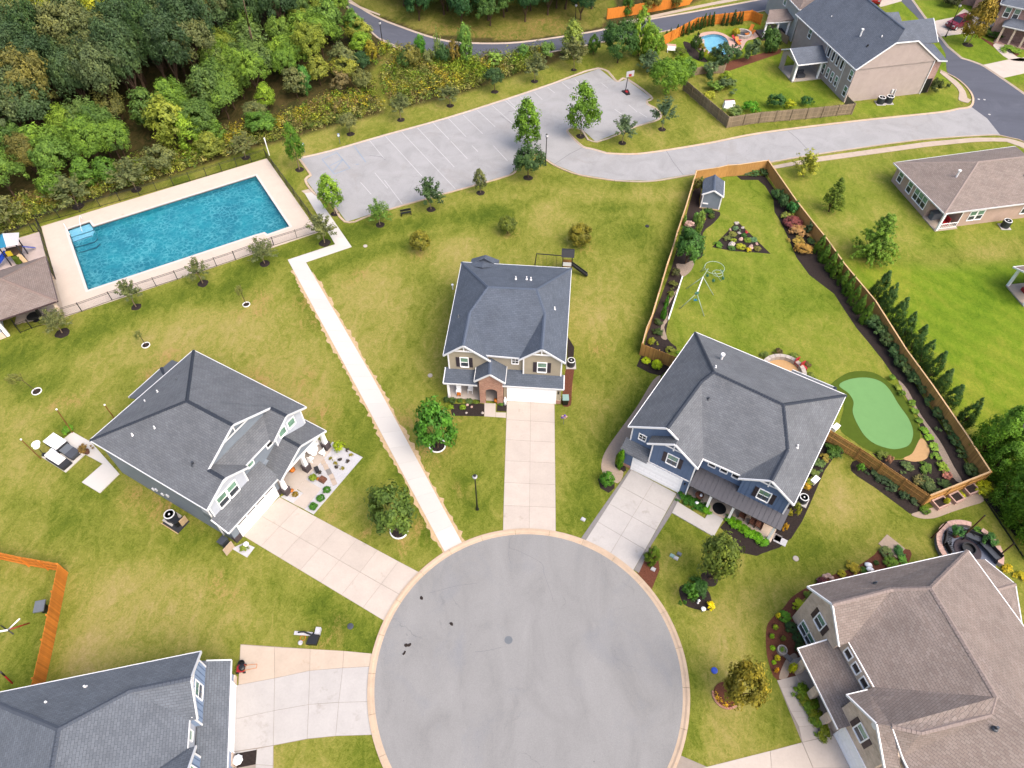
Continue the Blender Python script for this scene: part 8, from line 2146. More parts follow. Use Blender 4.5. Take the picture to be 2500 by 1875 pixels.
# basketball hoops
p = at('c', 1000, 785)
t = thing('basketball_hoop', 'portable basketball hoop standing in the car park corner', 'basketball hoop', (*p, 0), R(-160))
MB().prism([(-0.55, -0.6), (0.55, -0.6), (0.3, 0.7), (-0.3, 0.7)], 0, 0.22).build('base', M['black'], t); MB().box(-0.2, 0.2, -0.3, 0.3, 0.22, 0.26).build('ballast', M['red'], t)
MB().path([(0, -0.4, 0.2), (0, -0.2, 2.6), (0, 0.35, 3.2)], 0.06).build('pole', M['black'], t)
MB().box(-0.65, 0.65, 0.38, 0.43, 2.85, 3.75).build('backboard', M['gravel_white'], t); MB().box(-0.25, 0.25, 0.43, 0.436, 2.95, 3.3).build('target_square', M['red'], t)
MB().path([(0.23 * math.cos(a), 0.68 + 0.23 * math.sin(a), 2.95) for a in np.linspace(0, 6.283, 15)], 0.015).build('rim', M['orange'], t)
p = at('n', 470, 560)
t = thing('fallen_hoop', 'black and white basketball hoop lying on the grass beside the wide driveway', 'basketball hoop', (*p, 0), R(-4))
MB().prism([(-0.1, -0.6), (0.75, -0.6), (0.85, 0.3), (0.3, 0.35), (0.0, -0.1)], 0, 0.32).build('base', M['black'], t)
MB().box(0.45, 0.85, 0.2, 0.75, 0.1, 0.5).build('wheel_housing', M['gravel_white'], t)
MB().path([(0.3, 0.1, 0.35), (-0.5, 0.35, 0.3), (-1.0, 0.3, 0.2)], 0.07).build('pole', M['dark'], t)
MB().box(-1.3, 0.2, 0.1, 0.4, 0.12, 0.2).build('backboard', M['gravel_white'], t)
MB().path([(-0.5 + 0.22 * math.cos(a), -0.1 + 0.22 * math.sin(a), 0.15) for a in np.linspace(0, 6.283, 13)], 0.02).build('rim', M['orange'], t)
MB().lathe([(0.16, 0.02), (0.2, 0.2), (0.12, 0.3)], (-0.6, -0.5), 10).build('net', M['gravel_white'], t)
# grey house patio
sheet('back_patio', pts('N5 1090 235 N5 1510 470 N5 2140 1180 N5 1700 1610 N5 1300 1370 N5 1770 955 N5 1370 740 N5 930 1145 N5 395 800'), 0.12, M['concrete_new'])
def at5(u, v): return at('N5', u, v, 0.12)
t = thing('patio_sofa', 'white-topped dark wicker sofa box on the grey house patio', 'sofa', (*at5(760, 520), 0.12), R(-30))
MB().box(-1.0, 1.0, -0.6, 0.6, 0.02, 0.55).build('base', M['dark'], t); MB().box(-1.0, -0.02, -0.62, 0.6, 0.55, 0.68).build('cushion', M['cushion'], t); MB().box(0.02, 0.85, -0.62, 0.6, 0.55, 0.68).build('cushion', M['cushion'], t)
t = thing('patio_lounger', 'charcoal padded lounger in the middle of the grey house patio', 'lounger', (*at5(1050, 700), 0.12), R(-30))
MB().box(-0.95, 0.0, -0.5, 0.5, 0.15, 0.42).build('cushion', M['grey'], t); MB().box(0.02, 0.95, -0.55, 0.5, 0.15, 0.46).build('cushion', M['charcoal'], t); MB().box(-0.95, 0.95, -0.5, 0.5, 0.02, 0.15).build('frame', M['black'], t)
t = thing('patio_lounger', 'dark wicker lounger with white cushions at the patio edge', 'lounger', (*at5(800, 900), 0.12), R(-30))
MB().box(-1.2, 1.2, -0.5, 0.5, 0.02, 0.4).build('frame', M['dark'], t); MB().box(-0.9, 0.55, -0.4, 0.45, 0.4, 0.55).box(-1.1, -0.75, -0.42, 0.47, 0.5, 0.9).build('cushion', M['cushion'], t)
MB().box(-1.3, -0.6, 0.2, 0.5, 0.4, 0.8).build('throw', M['sid_pale'], t)
t = thing('patio_heater', 'small white dish heater at the left patio corner', 'heater', (*at5(440, 740), 0.12))
MB().lathe([(0.22, 0), (0.22, 0.08), (0.03, 0.12), (0.03, 1.3)], (0, 0), 10).build('stand', M['black'], t); MB().lathe([(0.05, 1.25), (0.3, 1.4), (0.28, 1.45), (0.05, 1.5)], (0, 0), 16).build('dish', M['cushion'], t)
single('round_slab', 'white round disc lying on the grass beside the patio', 'disc', MB().lathe([(0.4, 0), (0.42, 0.05), (0.34, 0.08)], (0, 0), 20), M['cushion'], at('N5', 255, 500))
t = thing('potted_plant', 'reddish green potted plant at the inner corner of the patio', 'potted plant', (*at5(1420, 700), 0.12))
MB().lathe([(0.2, 0), (0.3, 0.4), (0.28, 0.42)], (0, 0), 12).build('pot', M['terracotta'], t); inst('foliage', CR['loose'][0], t, (0, 0, 0.3), (0, 0, 1), (0.6, 0.6, 0.9), leafc(120, 96, 50))
single('plant_pot', 'small white and maroon pots at the patio corner', 'pot', MB().lathe([(0.12, 0), (0.2, 0.3), (0.12, 0.3)], (0, 0), 10).lathe([(0.1, 0), (0.16, 0.25)], (0.3, 0.2), 10), M['cushion'], (*at5(1315, 720), 0.12))
t = thing('spiky_plant', 'spiky green plant at the foot of the middle patio pole', 'plant', (*at('N5', 1010, 230), 0)); inst('foliage', CR['grassy'][0], t, (0, 0, 0), (0, 0, 0), (0.6, 0.6, 0.8), leafc(84, 124, 30))
for i, (k, u, v, k2, u2, v2) in enumerate((('i', 345, 690, 'i', 180, 532), ('i', 615, 475, 'i', 480, 278), ('i', 990, 385, 'i', 885, 240))):
 p = at(k, u, v); h = height_at(p[1], mark(k2, u2, v2)[1])
 t = thing('light_pole', ('slim wooden light pole at the left patio corner', 'slim wooden light pole at the back of the patio', 'slim wooden light pole behind the grey house roof edge')[i], 'pole', (*p, 0), 0, 'wooden light poles round the patio')
 q_ = at(k2, u2, v2, h)
 MB().tube((0, 0, 0), (q_[0] - p[0], q_[1] - p[1], h), 0.06, 0.05, 8).build('pole', M['pole'], t); MB().lathe([(0.07, h), (0.09, h + 0.1), (0.02, h + 0.16)], (q_[0] - p[0], q_[1] - p[1]), 8).build('pole_cap', M['cushion'], t)
# gravel bed details
for i, (u, v) in enumerate(((1520, 880), (1560, 952), (1597, 1016), (1635, 1080), (1662, 1146))):
 single('stepping_stone', 'grey square stepping stone in the white gravel, %s of five' % ('nearest the porch end', 'second', 'middle', 'fourth', 'nearest the driveway')[i], 'stepping stone', MB().box(-0.34, 0.34, -0.22, 0.22, 0, 0.05), M['paver'] if i == 2 else M['kerb_pale'], (*at('A1', u, v), 0.03), R(-62), 'stepping stones in the white gravel')
for i, (u, v, m_, lab) in enumerate(((1622, 850, 'y', 'olive tuft nearest the second column'), (1678, 908, 'y', 'olive tuft beside the second stepping stone'), (1880, 800, 'y', 'tuft near the outer corner'), (1773, 975, 'y', 'small tuft near the lawn edge'), (1745, 858, 'd', 'dark tuft in the middle'), (1843, 882, 'd', 'dark tuft by the outer edge'), (1698, 955, 'd', 'long dark plant beside the stepping stones'), (1835, 742, 'd', 'dark plant by the yellow-green bush'), (1480, 1028, 'd', 'dark narrow plant near the porch column'))):
 shrub('bedding_plant', lab + ' in the white gravel bed', 'plant', 'loose', at('A1', u, v), 0.3, 0.22, leafc(*((124, 120, 50) if m_ == 'y' else (64, 58, 56))), seed=i)
single('planter_box', 'dark square planter beside the middle porch column of the grey house', 'planter', MB().box(-0.3, 0.3, -0.2, 0.2, 0, 0.35).box(-0.26, 0.26, -0.16, 0.16, 0.35, 0.4), M['dark'], (*at('A1', 1447, 1000), 0.03), R(-62))
single('planter_box', 'brown square planter beside the pumpkin pile on gravel', 'planter', MB().box(-0.3, 0.3, -0.28, 0.28, 0, 0.35).box(-0.2, 0.2, -0.2, 0.2, 0.35, 0.5), M['terracotta'], (*at('A1', 1520, 1125), 0.03), R(-30))
t = thing('mum_planter', 'leafy planter with small pumpkins on the white gravel', 'planter', (*at('A1', 1415, 1110), 0.03)); inst('foliage', CR['ball'][0], t, (-0.1, 0, 0.1), (0, 0, 0), (0.42, 0.42, 0.5), leafc(110, 130, 40))

def pumpkin(p, label, r=0.2, m='orange', z=0.0):
 b = MB()
 n, mm = 16, 6
 vs = []
 for k in range(mm + 1):
  th = math.pi * k / mm
  for i in range(n):
   rr_ = r * math.sin(th) * (1 + 0.07 * math.cos(i * math.pi))
   vs.append((rr_ * math.cos(6.283 * i / n), rr_ * math.sin(6.283 * i / n), r * 0.8 * (1 + math.cos(th)) * 0.95))
 b.add(vs, [(k * n + i, (k + 1) * n + i, (k + 1) * n + (i + 1) % n, k * n + (i + 1) % n) for k in range(mm) for i in range(n)])
 t = b.build('pumpkin', M[m], None, loc=(*p, z), smooth=True)
 tag(t, label, 'pumpkin')
 MB().tube((0, 0, r * 1.45), (0.03, 0, r * 1.9), 0.035, 0.025, 6).build('stalk', M['bark'], t)

pumpkin(at('A1', 1460, 1110, 0.03), 'small orange pumpkin beside the leafy planter on gravel', 0.18, 'orange', 0.03)
pumpkin(at('A1', 1130, 1000, 0.1), 'large orange pumpkin on the grey house porch', 0.3, 'orange', 0.1)
pumpkin(at('A1', 1120, 1260, 0.03), 'orange pumpkin at the foot of the garage-side porch column', 0.2, 'orange', 0.03)
pumpkin(at('C2', 932, 860, 0.12), 'orange pumpkin inside the brick arch of the tan house', 0.26, 'orange', 0.12)
pumpkin(at('D4', 1010, 1560, 0.03), 'big pale pumpkin on dark mulch at the wide driveway', 0.38, 'cushion', 0.03)
pumpkin(at('i', 2080, 1420, 0.03), 'white pumpkin on the small gravel bed by the grey house garage', 0.25, 'cushion', 0.03)
shrub('bedding_plant', 'leafy plant on the small gravel bed by the grey house garage', 'plant', 'loose', at('i', 2060, 1450), 0.4, 0.4, leafc(104, 124, 50), seed=2)
t = thing('porch_statue', 'white upright garden figure between the arch and the driveway', 'statue', (*at('C2', 1065, 905), 0))
MB().lathe([(0.16, 0), (0.14, 0.5), (0.18, 0.8), (0.08, 0.95), (0.1, 1.1), (0.03, 1.2)], (0, 0), 10).build('figure', M['cushion'], t, smooth=True)
for i, (u, v) in enumerate(((370, 730), (545, 710))):
 t = thing('rocking_chair', 'white rocking chair on the tan house porch, %s one' % ('left', 'right')[i], 'chair', (*at('C2', u, v, 0.12), 0.12), R(-5), 'porch rocking chairs')
 MB().box(-0.25, 0.25, -0.25, 0.25, 0.4, 0.45).build('seat', M['white'], t); MB().box(-0.25, 0.25, 0.22, 0.27, 0.45, 1.1).build('backrest', M['white'], t)
 for x in (-0.23, 0.23): MB().box(x - 0.02, x + 0.02, -0.35, 0.35, 0.05, 0.1).box(x - 0.02, x + 0.02, -0.22, -0.18, 0.1, 0.62).box(x - 0.02, x + 0.02, 0.18, 0.22, 0.1, 0.62).build('rocker', M['white'], t)
single('porch_stool', 'orange-brown stool in front of the left rocking chair', 'stool', MB().box(-0.2, 0.2, -0.2, 0.2, 0.25, 0.32).box(-0.17, -0.12, -0.17, -0.12, 0, 0.25).box(0.12, 0.17, -0.17, -0.12, 0, 0.25).box(-0.17, -0.12, 0.12, 0.17, 0, 0.25).box(0.12, 0.17, 0.12, 0.17, 0, 0.25), M['orange'], (*at('C2', 372, 770, 0.12), 0.12))
for i, (u, v) in enumerate(((495, 920), (562, 950), (480, 1040), (725, 1040))):
 single('garden_stone', ('peach stone beside the bright low shrub', 'peach stone right of the bright low shrub', 'flat stone near the front edge', 'white stone near the walk')[i] + ' in the tan house bed', 'stone', MB().blob((0, 0, 0.08), 0.16, 0.13, 0.12, i), M['rock_pink'] if i < 2 else M['rock'], at('C2', u, v), 0, None, True)
t = thing('pinwheel', 'purple and pink balloon pinwheel on the lawn right of the middle driveway', 'pinwheel', (*at('k', 468, 400), 0))
MB().tube((0, 0, 0), (0, 0, 1.1), 0.02, n=5).build('stick', M['grey'], t)
for i in range(5):
 a = 6.283 * i / 5
 MB().blob((0.2 * math.cos(a), 0.05, 1.2 + 0.2 * math.sin(a)), 0.14, 0.08, 0.14, i).build('petal', M['purple'] if i % 2 else M['rock_pink'], t, smooth=True)
# blue house yard
for i, (u0, v0, u1, v1) in enumerate(((1430, 1078, 1530, 1035), (1572, 1030, 1650, 994), (1690, 962, 1780, 925))):
 a_, b_ = Vector(at('l', u0, v0)), Vector(at('l', u1, v1))
 d_ = b_ - a_; L = d_.length; ang = math.atan2(d_.y, d_.x)
 t = thing('raised_planter', 'white-framed raised planter with dark soil by the fence, ' + ('left of three', 'middle of three', 'right of three')[i], 'planter', (*((a_ + b_) / 2), 0), ang, 'raised planters along the fence')
 for s_ in (-1, 1):
  MB().box(-L / 2, L / 2, s_ * 0.42 - 0.06 - 0.25, s_ * 0.42 + 0.06 - 0.25, 0, 0.45).build('side_board', M['rock_pink'], t); MB().box(s_ * (L / 2 - 0.06) - 0.06, s_ * (L / 2 - 0.06) + 0.06, -0.61, 0.11, 0, 0.44).build('end_board', M['rock_pink'], t)
 MB().box(-L / 2 + 0.1, L / 2 - 0.1, -0.6, 0.1, 0.05, 0.36).build('soil', M['mulch'], t)
RC = [(1165, 1070, 0.31, 'rock', 'grey boulder at the top tip'), (1275, 1150, 0.24, 'rock', 'small grey boulder near the top right edge'), (1240, 1350, 0.34, 'rock_pink', 'pink boulder in the centre'), (1075, 1460, 0.48, 'rock', 'large white boulder'), (1420, 1500, 0.41, 'rock_pink', 'pale square boulder at the lower right'), (1345, 1225, 0.26, 'red', 'red flower clump'), (1050, 1180, 0.20, 'rock_pink', 'small peach stone on the left edge'), (1530, 1440, 0.24, 'rock_pink', 'reddish stone on the right edge'), (1210, 1240, 0.24, 'rock', 'pale stone left of the red flowers')]
for i, (u, v, r, m_, lab) in enumerate(RC):
 single('boulder' if m_ != 'red' else 'flower_clump', lab + ' of the triangular rock garden', 'rock' if m_ != 'red' else 'flowers', MB().blob((0, 0, r * 0.3), r, r * 0.75, r * 0.6, i, 0.3, 9, 6), M[m_], at('N2', u, v + 10), 0.3 * i)
for i, (u, v, w, c, lab) in enumerate(((1160, 1160, 110, (96, 124, 90), 'grey-green mound near the top'), (1100, 1260, 130, (110, 118, 60), 'olive mound on the left'), (1000, 1330, 130, (90, 104, 56), 'low dark mound at the left edge'), (1300, 1280, 90, (60, 100, 44), 'dark green mound under the red flowers'), (1120, 1370, 90, (130, 150, 40), 'lime mound left of the pink boulder'), (1370, 1370, 120, (104, 130, 46), 'green mound right of the pink boulder'), (1470, 1360, 120, (84, 124, 90), 'bluish mound on the right edge'), (1245, 1480, 150, (140, 150, 44), 'big yellow-green mound at the front'), (1380, 1540, 90, (170, 166, 40), 'yellow mound beside the pale square boulder'), (1540, 1520, 120, (100, 104, 50), 'brown-green mound in the right corner'), (830, 1440, 140, (90, 130, 44), 'low striped mound in the left corner'), (1080, 1510, 120, (70, 104, 50), 'dark mound in front of the white boulder'))):
 p, h, r = dome_marks('N2', u, v + 55, v - 50, w * 1.25)
 shrub('rockery_plant', lab + ' of the triangular rock garden', 'plant', 'ball' if i % 2 else 'loose', p, max(0.4, h * 0.8), r, leafc(*c), 'rock garden plants', seed=i)
single('boulder', 'pale boulder among shrubs at the long fence below the shed', 'rock', MB().blob((0, 0, 0.25), 0.6, 0.5, 0.45, 4, 0.3, 9, 6), M['rock_pink'], at('N2', 310, 1110))
single('garden_lantern', 'small red garden ornament in the mulch below the shed', 'ornament', MB().lathe([(0.1, 0), (0.2, 0.15), (0.05, 0.4)], (0, 0), 8), M['red'], at('N2', 585, 1010))
MB_ = MB()
for a0 in np.linspace(0, 1, 22)[:-1]: pass
P_ = pts('N3 585 425 N3 395 1005')
t = thing('landscape_edging', 'white garden edging along the fence bed beside the swing set', 'edging', (*P_[0], 0))
for i in range(9):
 f0, f1 = i / 9, (i + 0.96) / 9
 MB().beam(((P_[1][0] - P_[0][0]) * f0, (P_[1][1] - P_[0][1]) * f0, 0.1), ((P_[1][0] - P_[0][0]) * f1, (P_[1][1] - P_[0][1]) * f1, 0.1), 0.14, 0.2).build('edging_block', M['trim'], t)
c_ = at('h', 175, 1560)
t = thing('seat_wall', 'curved pale stone seat wall behind the blue house', 'garden wall', (*c_, 0))
for i in range(14):
 a0, a1 = R(-25 + 16 * i), R(-25 + 16 * i + 15)
 MB().prism([(1.9 * math.cos(a0), 1.9 * math.sin(a0)), (2.35 * math.cos(a0), 2.35 * math.sin(a0)), (2.35 * math.cos(a1), 2.35 * math.sin(a1)), (1.9 * math.cos(a1), 1.9 * math.sin(a1))], 0, 0.5).build('stone', M['rock'], t)
sheet('fire_pit_floor', [(c_[0] + 1.9 * math.cos(a), c_[1] + 1.9 * math.sin(a)) for a in np.linspace(0, 6.283, 21)[:-1]], 0.04, M['sand'])
for i in range(7):
 a = R(-10 + 32 * i)
 shrub('bedding_plant', ('low green plant', 'low dark plant', 'rusty low plant', 'low plant with pale flowers', 'low leafy plant', 'low bushy plant', 'end plant')[i] + ' around the curved seat wall', 'plant', 'loose', (c_[0] + 2.9 * math.cos(a), c_[1] + 2.9 * math.sin(a)), 0.5, 0.5, leafc(*((100, 116, 50), (90, 76, 50))[i % 2]), 'plants around the curved seat wall', seed=i)
for i, (u, v) in enumerate(((300, 1495), (345, 1530))):
 t = thing('garden_chair', 'red garden chair behind the blue house, ' + ('nearer the seat wall', 'nearer the lower roof')[i], 'chair', (*at('h', u, v), 0), R(30)); MB().box(-0.3, 0.3, -0.3, 0.3, 0.3, 0.38).build('seat', M['red'], t); MB().box(-0.3, 0.3, 0.26, 0.34, 0.38, 1.0).build('backrest', M['red'], t)
 for x in (-0.26, 0.26):
  for y in (-0.26, 0.26): MB().box(x - 0.03, x + 0.03, y - 0.03, y + 0.03, 0, 0.3).build('leg', M['red'], t)
for u, v, lab in ((440, 885, 'white garden box against the blue house side bed'), (615, 440, 'white bundle at the blue house rear corner by the gate fence')):
 single('white_box', lab, 'box', MB().box(-0.4, 0.4, -0.22, 0.22, 0, 0.4).box(-0.43, 0.43, -0.25, 0.25, 0.4, 0.46), M['cushion'], at('l', u, v), R(40))
for i, (u, v) in enumerate(((110, 1350), (155, 1385))): single('stepping_slab', 'pale stepping slab at the end of the blue house porch bed, ' + ('inner', 'outer')[i], 'stepping stone', MB().box(-0.55, 0.55, -0.35, 0.35, 0, 0.06), M['paver'] if i == 0 else M['gravel_white'], (*at('l', u, v), 0.02), R(-32))
for i in range(3):
 t = thing('porch_rocker', 'brown chair on the blue house porch, ' + ('left of three', 'middle of three', 'right of three')[i], 'chair', (*at('B3', (1420, 1530, 1600)[i], (1160, 1235, 1265)[i], 0.15), 0.15), R(-32), 'brown porch chairs')
 MB().box(-0.3, 0.3, -0.3, 0.3, 0.35, 0.42).build('seat', M['terracotta'], t); MB().box(-0.3, 0.3, 0.26, 0.32, 0.42, 1.05).build('backrest', M['terracotta'], t); MB().box(-0.3, -0.25, -0.3, 0.3, 0, 0.6).box(0.25, 0.3, -0.3, 0.3, 0, 0.6).build('arm_frame', M['terracotta'], t)
t = thing('porch_table', 'round brown table with white things at the garage end of the blue porch', 'table', (*at('B3', 950, 960, 0.15), 0.15)); MB().lathe([(0.25, 0), (0.05, 0.05), (0.05, 0.6), (0.4, 0.62), (0.4, 0.68)], (0, 0), 14).build('table', M['terracotta'], t); MB().blob((0.1, -0.1, 0.75), 0.15, 0.15, 0.1, 1).blob((-0.3, -0.6, 0.2), 0.2, 0.2, 0.2, 2).build('crockery', M['cushion'], t)
for u, v, m_, lab in ((635, 1205, 'gravel_white', 'white utility box on the lawn beside the paver strip'), (1385, 1512, 'bin_green', 'green utility cover in the blue house lawn'), (1418, 1532, 'gravel_white', 'white utility cover in the blue house lawn'), (1445, 1497, 'grey', 'grey utility cover in the blue house lawn'), (1225, 1625, 'gravel_white', 'white utility stub beside the cone-shaped shrub')):
 single('utility_box', lab, 'utility box', MB().box(-0.2, 0.2, -0.16, 0.16, 0, 0.1).box(-0.16, 0.16, -0.12, 0.12, 0.1, 0.16), M[m_], at('k', u, v), R(-30))
for k, u, v, m_, lab in (('n', 815, 465, 'ac', 'grey utility box on the lawn above the wide driveway'), ('f', 940, 488, 'rock', 'concrete drain cover in the lawn below the bench'), ('f', 1487, 1580, 'rock', 'pale drain cap in the lawn left of the tan house'), ('l', 285, 1535, 'rock', 'small pale cap in the lawn below the blue house'), ('o', 1742, 838, 'blue', 'small blue marker in the lawn by the bronze-leaved tree'), ('g', 1175, 320, 'dark', 'small dark drain cap in the back lawn left of the fence')):
 single('ground_cap', lab, 'cover', MB().lathe([(0.26, 0), (0.26, 0.08), (0.16, 0.1)], (0, 0), 10), M[m_], at(k, u, v))
single('vent_stack', 'short white vent pipe in the lawn left of the tan house roof', 'pipe', MB().lathe([(0.07, 0), (0.07, 0.6), (0.14, 0.62), (0.14, 0.75)], (0, 0), 10), M['trim'], at('f', 1678, 850))
t = thing('garden_light', 'white garden lantern at the front of the round lawn bed', 'lantern', (*at('o', 1637, 340), 0)); MB().lathe([(0.05, 0), (0.05, 0.5)], (0, 0), 6).build('stake', M['grey'], t); MB().lathe([(0.1, 0.5), (0.2, 0.65), (0.05, 0.8)], (0, 0), 10).build('globe', M['cushion'], t)
single('garden_ornament', 'white garden figure in the mulch of the round lawn bed', 'ornament', MB().lathe([(0.1, 0), (0.06, 0.3), (0.12, 0.5), (0.03, 0.65)], (0, 0), 8), M['cushion'], at('o', 1602, 265))
# crescent flower bed of the bronze tree
c_ = at('o', 1840, 1040)
t = thing('crescent_bed', 'crescent flower bed with brick edging under the bronze-leaved tree', 'flower bed', (*c_, 0))
for i in range(16):
 a0, a1 = R(165 + 12 * i), R(165 + 12 * i + 11)
 MB().prism([(0.95 * math.cos(a0), 0.95 * math.sin(a0)), (1.1 * math.cos(a0), 1.1 * math.sin(a0)), (1.1 * math.cos(a1), 1.1 * math.sin(a1)), (0.95 * math.cos(a1), 0.95 * math.sin(a1))], 0, 0.12).build('edging_brick', M['brick_red'], t)
MB().lathe([(0.95, 0), (0.95, 0.05), (0.2, 0.08)], (0, 0), 20).build('soil', M['mulch_red'], t)
gg_ = np.random.default_rng(4)
cl_ = [((a := gg_.uniform(2.7, 6.3), r_ := gg_.uniform(0.55, 0.9)) and (r_ * math.cos(a), r_ * math.sin(a), 0.12, 0.12, 0.6)) for _ in range(40)]
inst('flowers', leaf_mesh('flowers', cl_, 14, 0.05, 4, zs=1.0), t, color=leafc(206, 176, 50))['kind'] = 'stuff'
# brick house garden
t = thing('ring_planter', 'pale ring planter with a small plant in the red mulch', 'planter', (*at('p', 165, 672), 0)); MB().lathe([(0.4, 0), (0.4, 0.35), (0.3, 0.35), (0.3, 0.2), (0.0, 0.2)], (0, 0), 16, False).build('ring', M['rock'], t); inst('foliage', CR['loose'][0], t, (0, 0, 0.2), (0, 0, 0), (0.22, 0.22, 0.3), leafc(120, 150, 60))
single('stone_bench', 'flat dark stone slab beside the ring planter', 'slab', MB().box(-0.55, 0.55, -0.18, 0.18, 0.0, 0.14).box(-0.5, -0.3, -0.15, 0.15, 0.14, 0.18), M['paver'], at('p', 200, 712), R(-50))
for i, (u, v) in enumerate(((1342, 100), (1356, 150))): single('white_stone', 'white stone at the brick house roof edge, ' + ('upper', 'lower')[i], 'stone', MB().blob((0, 0, 0.12), 0.36, 0.24, 0.2, i + 9), M['cushion'], at('E5', u, v), 0, None, True)
for i, (u, v, w) in enumerate(((530, 45, 30), (555, 38, 30), (585, 60, 40), (480, 75, 40))): single('edging_stone', 'pink edging stone in the mulch by the brick house gutter, ' + ('second', 'third', 'largest', 'leftmost')[i], 'stone', MB().blob((0, 0, 0.1), 0.25, 0.2, 0.16, i + 3), M['rock_pink'], at('p', u, v))
shrub('plum_shrub', 'dark plum shrub in the mulch beside the pink edging stones', 'shrub', 'ball', at('p', 500, 100), 0.6, 0.5, leafc(96, 52, 60), seed=1)
single('square_pad', 'tan square pad on the lawn above the brick house shrubs', 'paving slab', MB().box(-0.9, 0.9, -0.7, 0.7, 0, 0.05), M['paver_tan'], at('l', 1095, 1430), R(-50))
for i, (u, v, u2, v2) in enumerate(((1430, 1360, 1556, 1228), (1700, 1345, 1880, 1172), (1990, 1520, 2125, 1408))):
 p = at('l', u, v); h = height_at(p[1], mark('l', u2, v2)[1]); q_ = at('l', u2, v2, h)
 t = thing('light_pole', ('dark wooden light pole left of the round patio', 'dark wooden light pole behind the round patio', 'dark wooden light pole right of the round patio')[i], 'pole', (*p, 0), 0, 'dark light poles round the patio')
 MB().tube((0, 0, 0), (q_[0] - p[0], q_[1] - p[1], h), 0.07, 0.06, 8).build('pole', M['pole_dark'], t); MB().lathe([(0.08, h), (0.03, h + 0.1)], (q_[0] - p[0], q_[1] - p[1]), 8).build('pole_cap', M['black'], t)
c_ = np.array(at('N4', 930, 960))
rx = np.linalg.norm(np.array(at('N4', 285, 850)) - c_)
sheet('round_patio', [(c_[0] + rx * math.cos(a), c_[1] + rx * math.sin(a)) for a in np.linspace(0, 6.283, 37)[:-1]], 0.03, M['paver'])
bpy.data.objects['round_patio'].data.materials[0] = mat('slate_paving', shade(118, 126, 146), 0.7, 0.35, var=0.14, scale=4, bump=0.3)
t = thing('patio_wall', 'curved low wall with pale cap stones round the slate patio', 'garden wall', (*c_, 0))
for i in range(26):
 a0 = R(-35 + 10 * i); a1 = a0 + R(9.6)
 if i in (8, 9, 4): continue
 for r0, r1, z0, z1, nm, m_ in ((rx - 0.05, rx + 0.3, 0, 0.45, 'wall_block', M['paver']), (rx - 0.1, rx + 0.36, 0.45, 0.53, 'cap_stone', M['rock_pink'])):
  MB().prism([(r0 * math.cos(a0), r0 * math.sin(a0)), (r1 * math.cos(a0), r1 * math.sin(a0)), (r1 * math.cos(a1), r1 * math.sin(a1)), (r0 * math.cos(a1), r0 * math.sin(a1))], z0, z1).build(nm, m_, t)
t = thing('fire_pit', 'dark round fire pit in the middle of the slate patio', 'fire pit', (*c_, 0.03)); MB().lathe([(1.15, 0), (1.15, 0.06), (1.1, 0.08)], (0, 0), 24).build('pad', M['shutter'], t); MB().lathe([(0.55, 0.08), (0.6, 0.45), (0.5, 0.45), (0.45, 0.2), (0.05, 0.2)], (0, 0), 20).build('bowl', M['black'], t)
for i, (u, v, a_, w_) in enumerate(((460, 760, 60, 1.6), (520, 960, 95, 1.0), (890, 640, 10, 0.9), (1075, 720, -28, 1.7), (1400, 1000, -65, 1.9))):
 p = at('N4', u, v, 0.1)
 t = thing('patio_bench' if i in (0, 3, 4) else 'patio_chair', ('black slatted bench at the left of the slate patio', 'black round-backed chair at the lower left of the slate patio', 'black folding chair at the top of the slate patio', 'black framed loveseat with grey cushion at the top of the patio', 'black framed sofa with grey cushions at the right of the patio')[i], 'bench' if i in (0, 3, 4) else 'chair', (*p, 0.03), R(a_))
 for k in range(int(w_ * 6)): MB().box(-w_ / 2 + k * w_ / int(w_ * 6), -w_ / 2 + (k + 0.6) * w_ / int(w_ * 6), -0.3, 0.3, 0.38, 0.42).build('slat', M['black'], t)
 if i > 2: MB().box(-w_ / 2 + 0.06, w_ / 2 - 0.06, -0.28, 0.26, 0.42, 0.54).build('cushion', M['ac'], t)
 MB().box(-w_ / 2, w_ / 2, 0.28, 0.33, 0.3, 0.9).build('backrest', M['black'], t)
 for x in (-w_ / 2, w_ / 2): MB().box(x - 0.03, x + 0.03, -0.3, 0.3, 0.55, 0.6).box(x - 0.03, x + 0.03, -0.3, -0.25, 0, 0.6).box(x - 0.03, x + 0.03, 0.25, 0.3, 0, 0.6).build('arm_frame', M['black'], t)
for i, (u, v) in enumerate(((640, 640), (1330, 830))):
 t = thing('potted_plant', ('leafy potted plant in a brown pot at the slate patio wall', 'dark potted shrub at the right of the slate patio wall')[i], 'potted plant', (*at('N4', u, v), 0.03)); MB().lathe([(0.22, 0), (0.32, 0.45), (0.26, 0.45)], (0, 0), 12).build('pot', M['terracotta'] if i == 0 else M['black'], t); inst('foliage', CR['loose'][i], t, (0, 0.1, 0.35), (0, 0, 1), (0.6 + 0.2 * i, 0.6, 1.0), leafc(60, 104, 50))
shrub('bedding_plant', 'low green plants outside the slate patio wall', 'plant', 'loose', at('N4', 1160, 590), 0.5, 0.7, leafc(90, 130, 46), seed=3)
t = thing('metal_edging', 'dark steel edging along the mulch strip at the right edge', 'edging', (*at('N8', 270, 1520), 0))
x0, y0 = at('N8', 270, 1520); x1, y1 = at('p', 2420, 200)
for i in range(8): MB().beam(((x1 - x0) * i / 8, (y1 - y0) * i / 8, 0.06), ((x1 - x0) * (i + 0.97) / 8, (y1 - y0) * (i + 0.97) / 8, 0.06), 0.08, 0.14).build('edging_strip', M['black'], t)
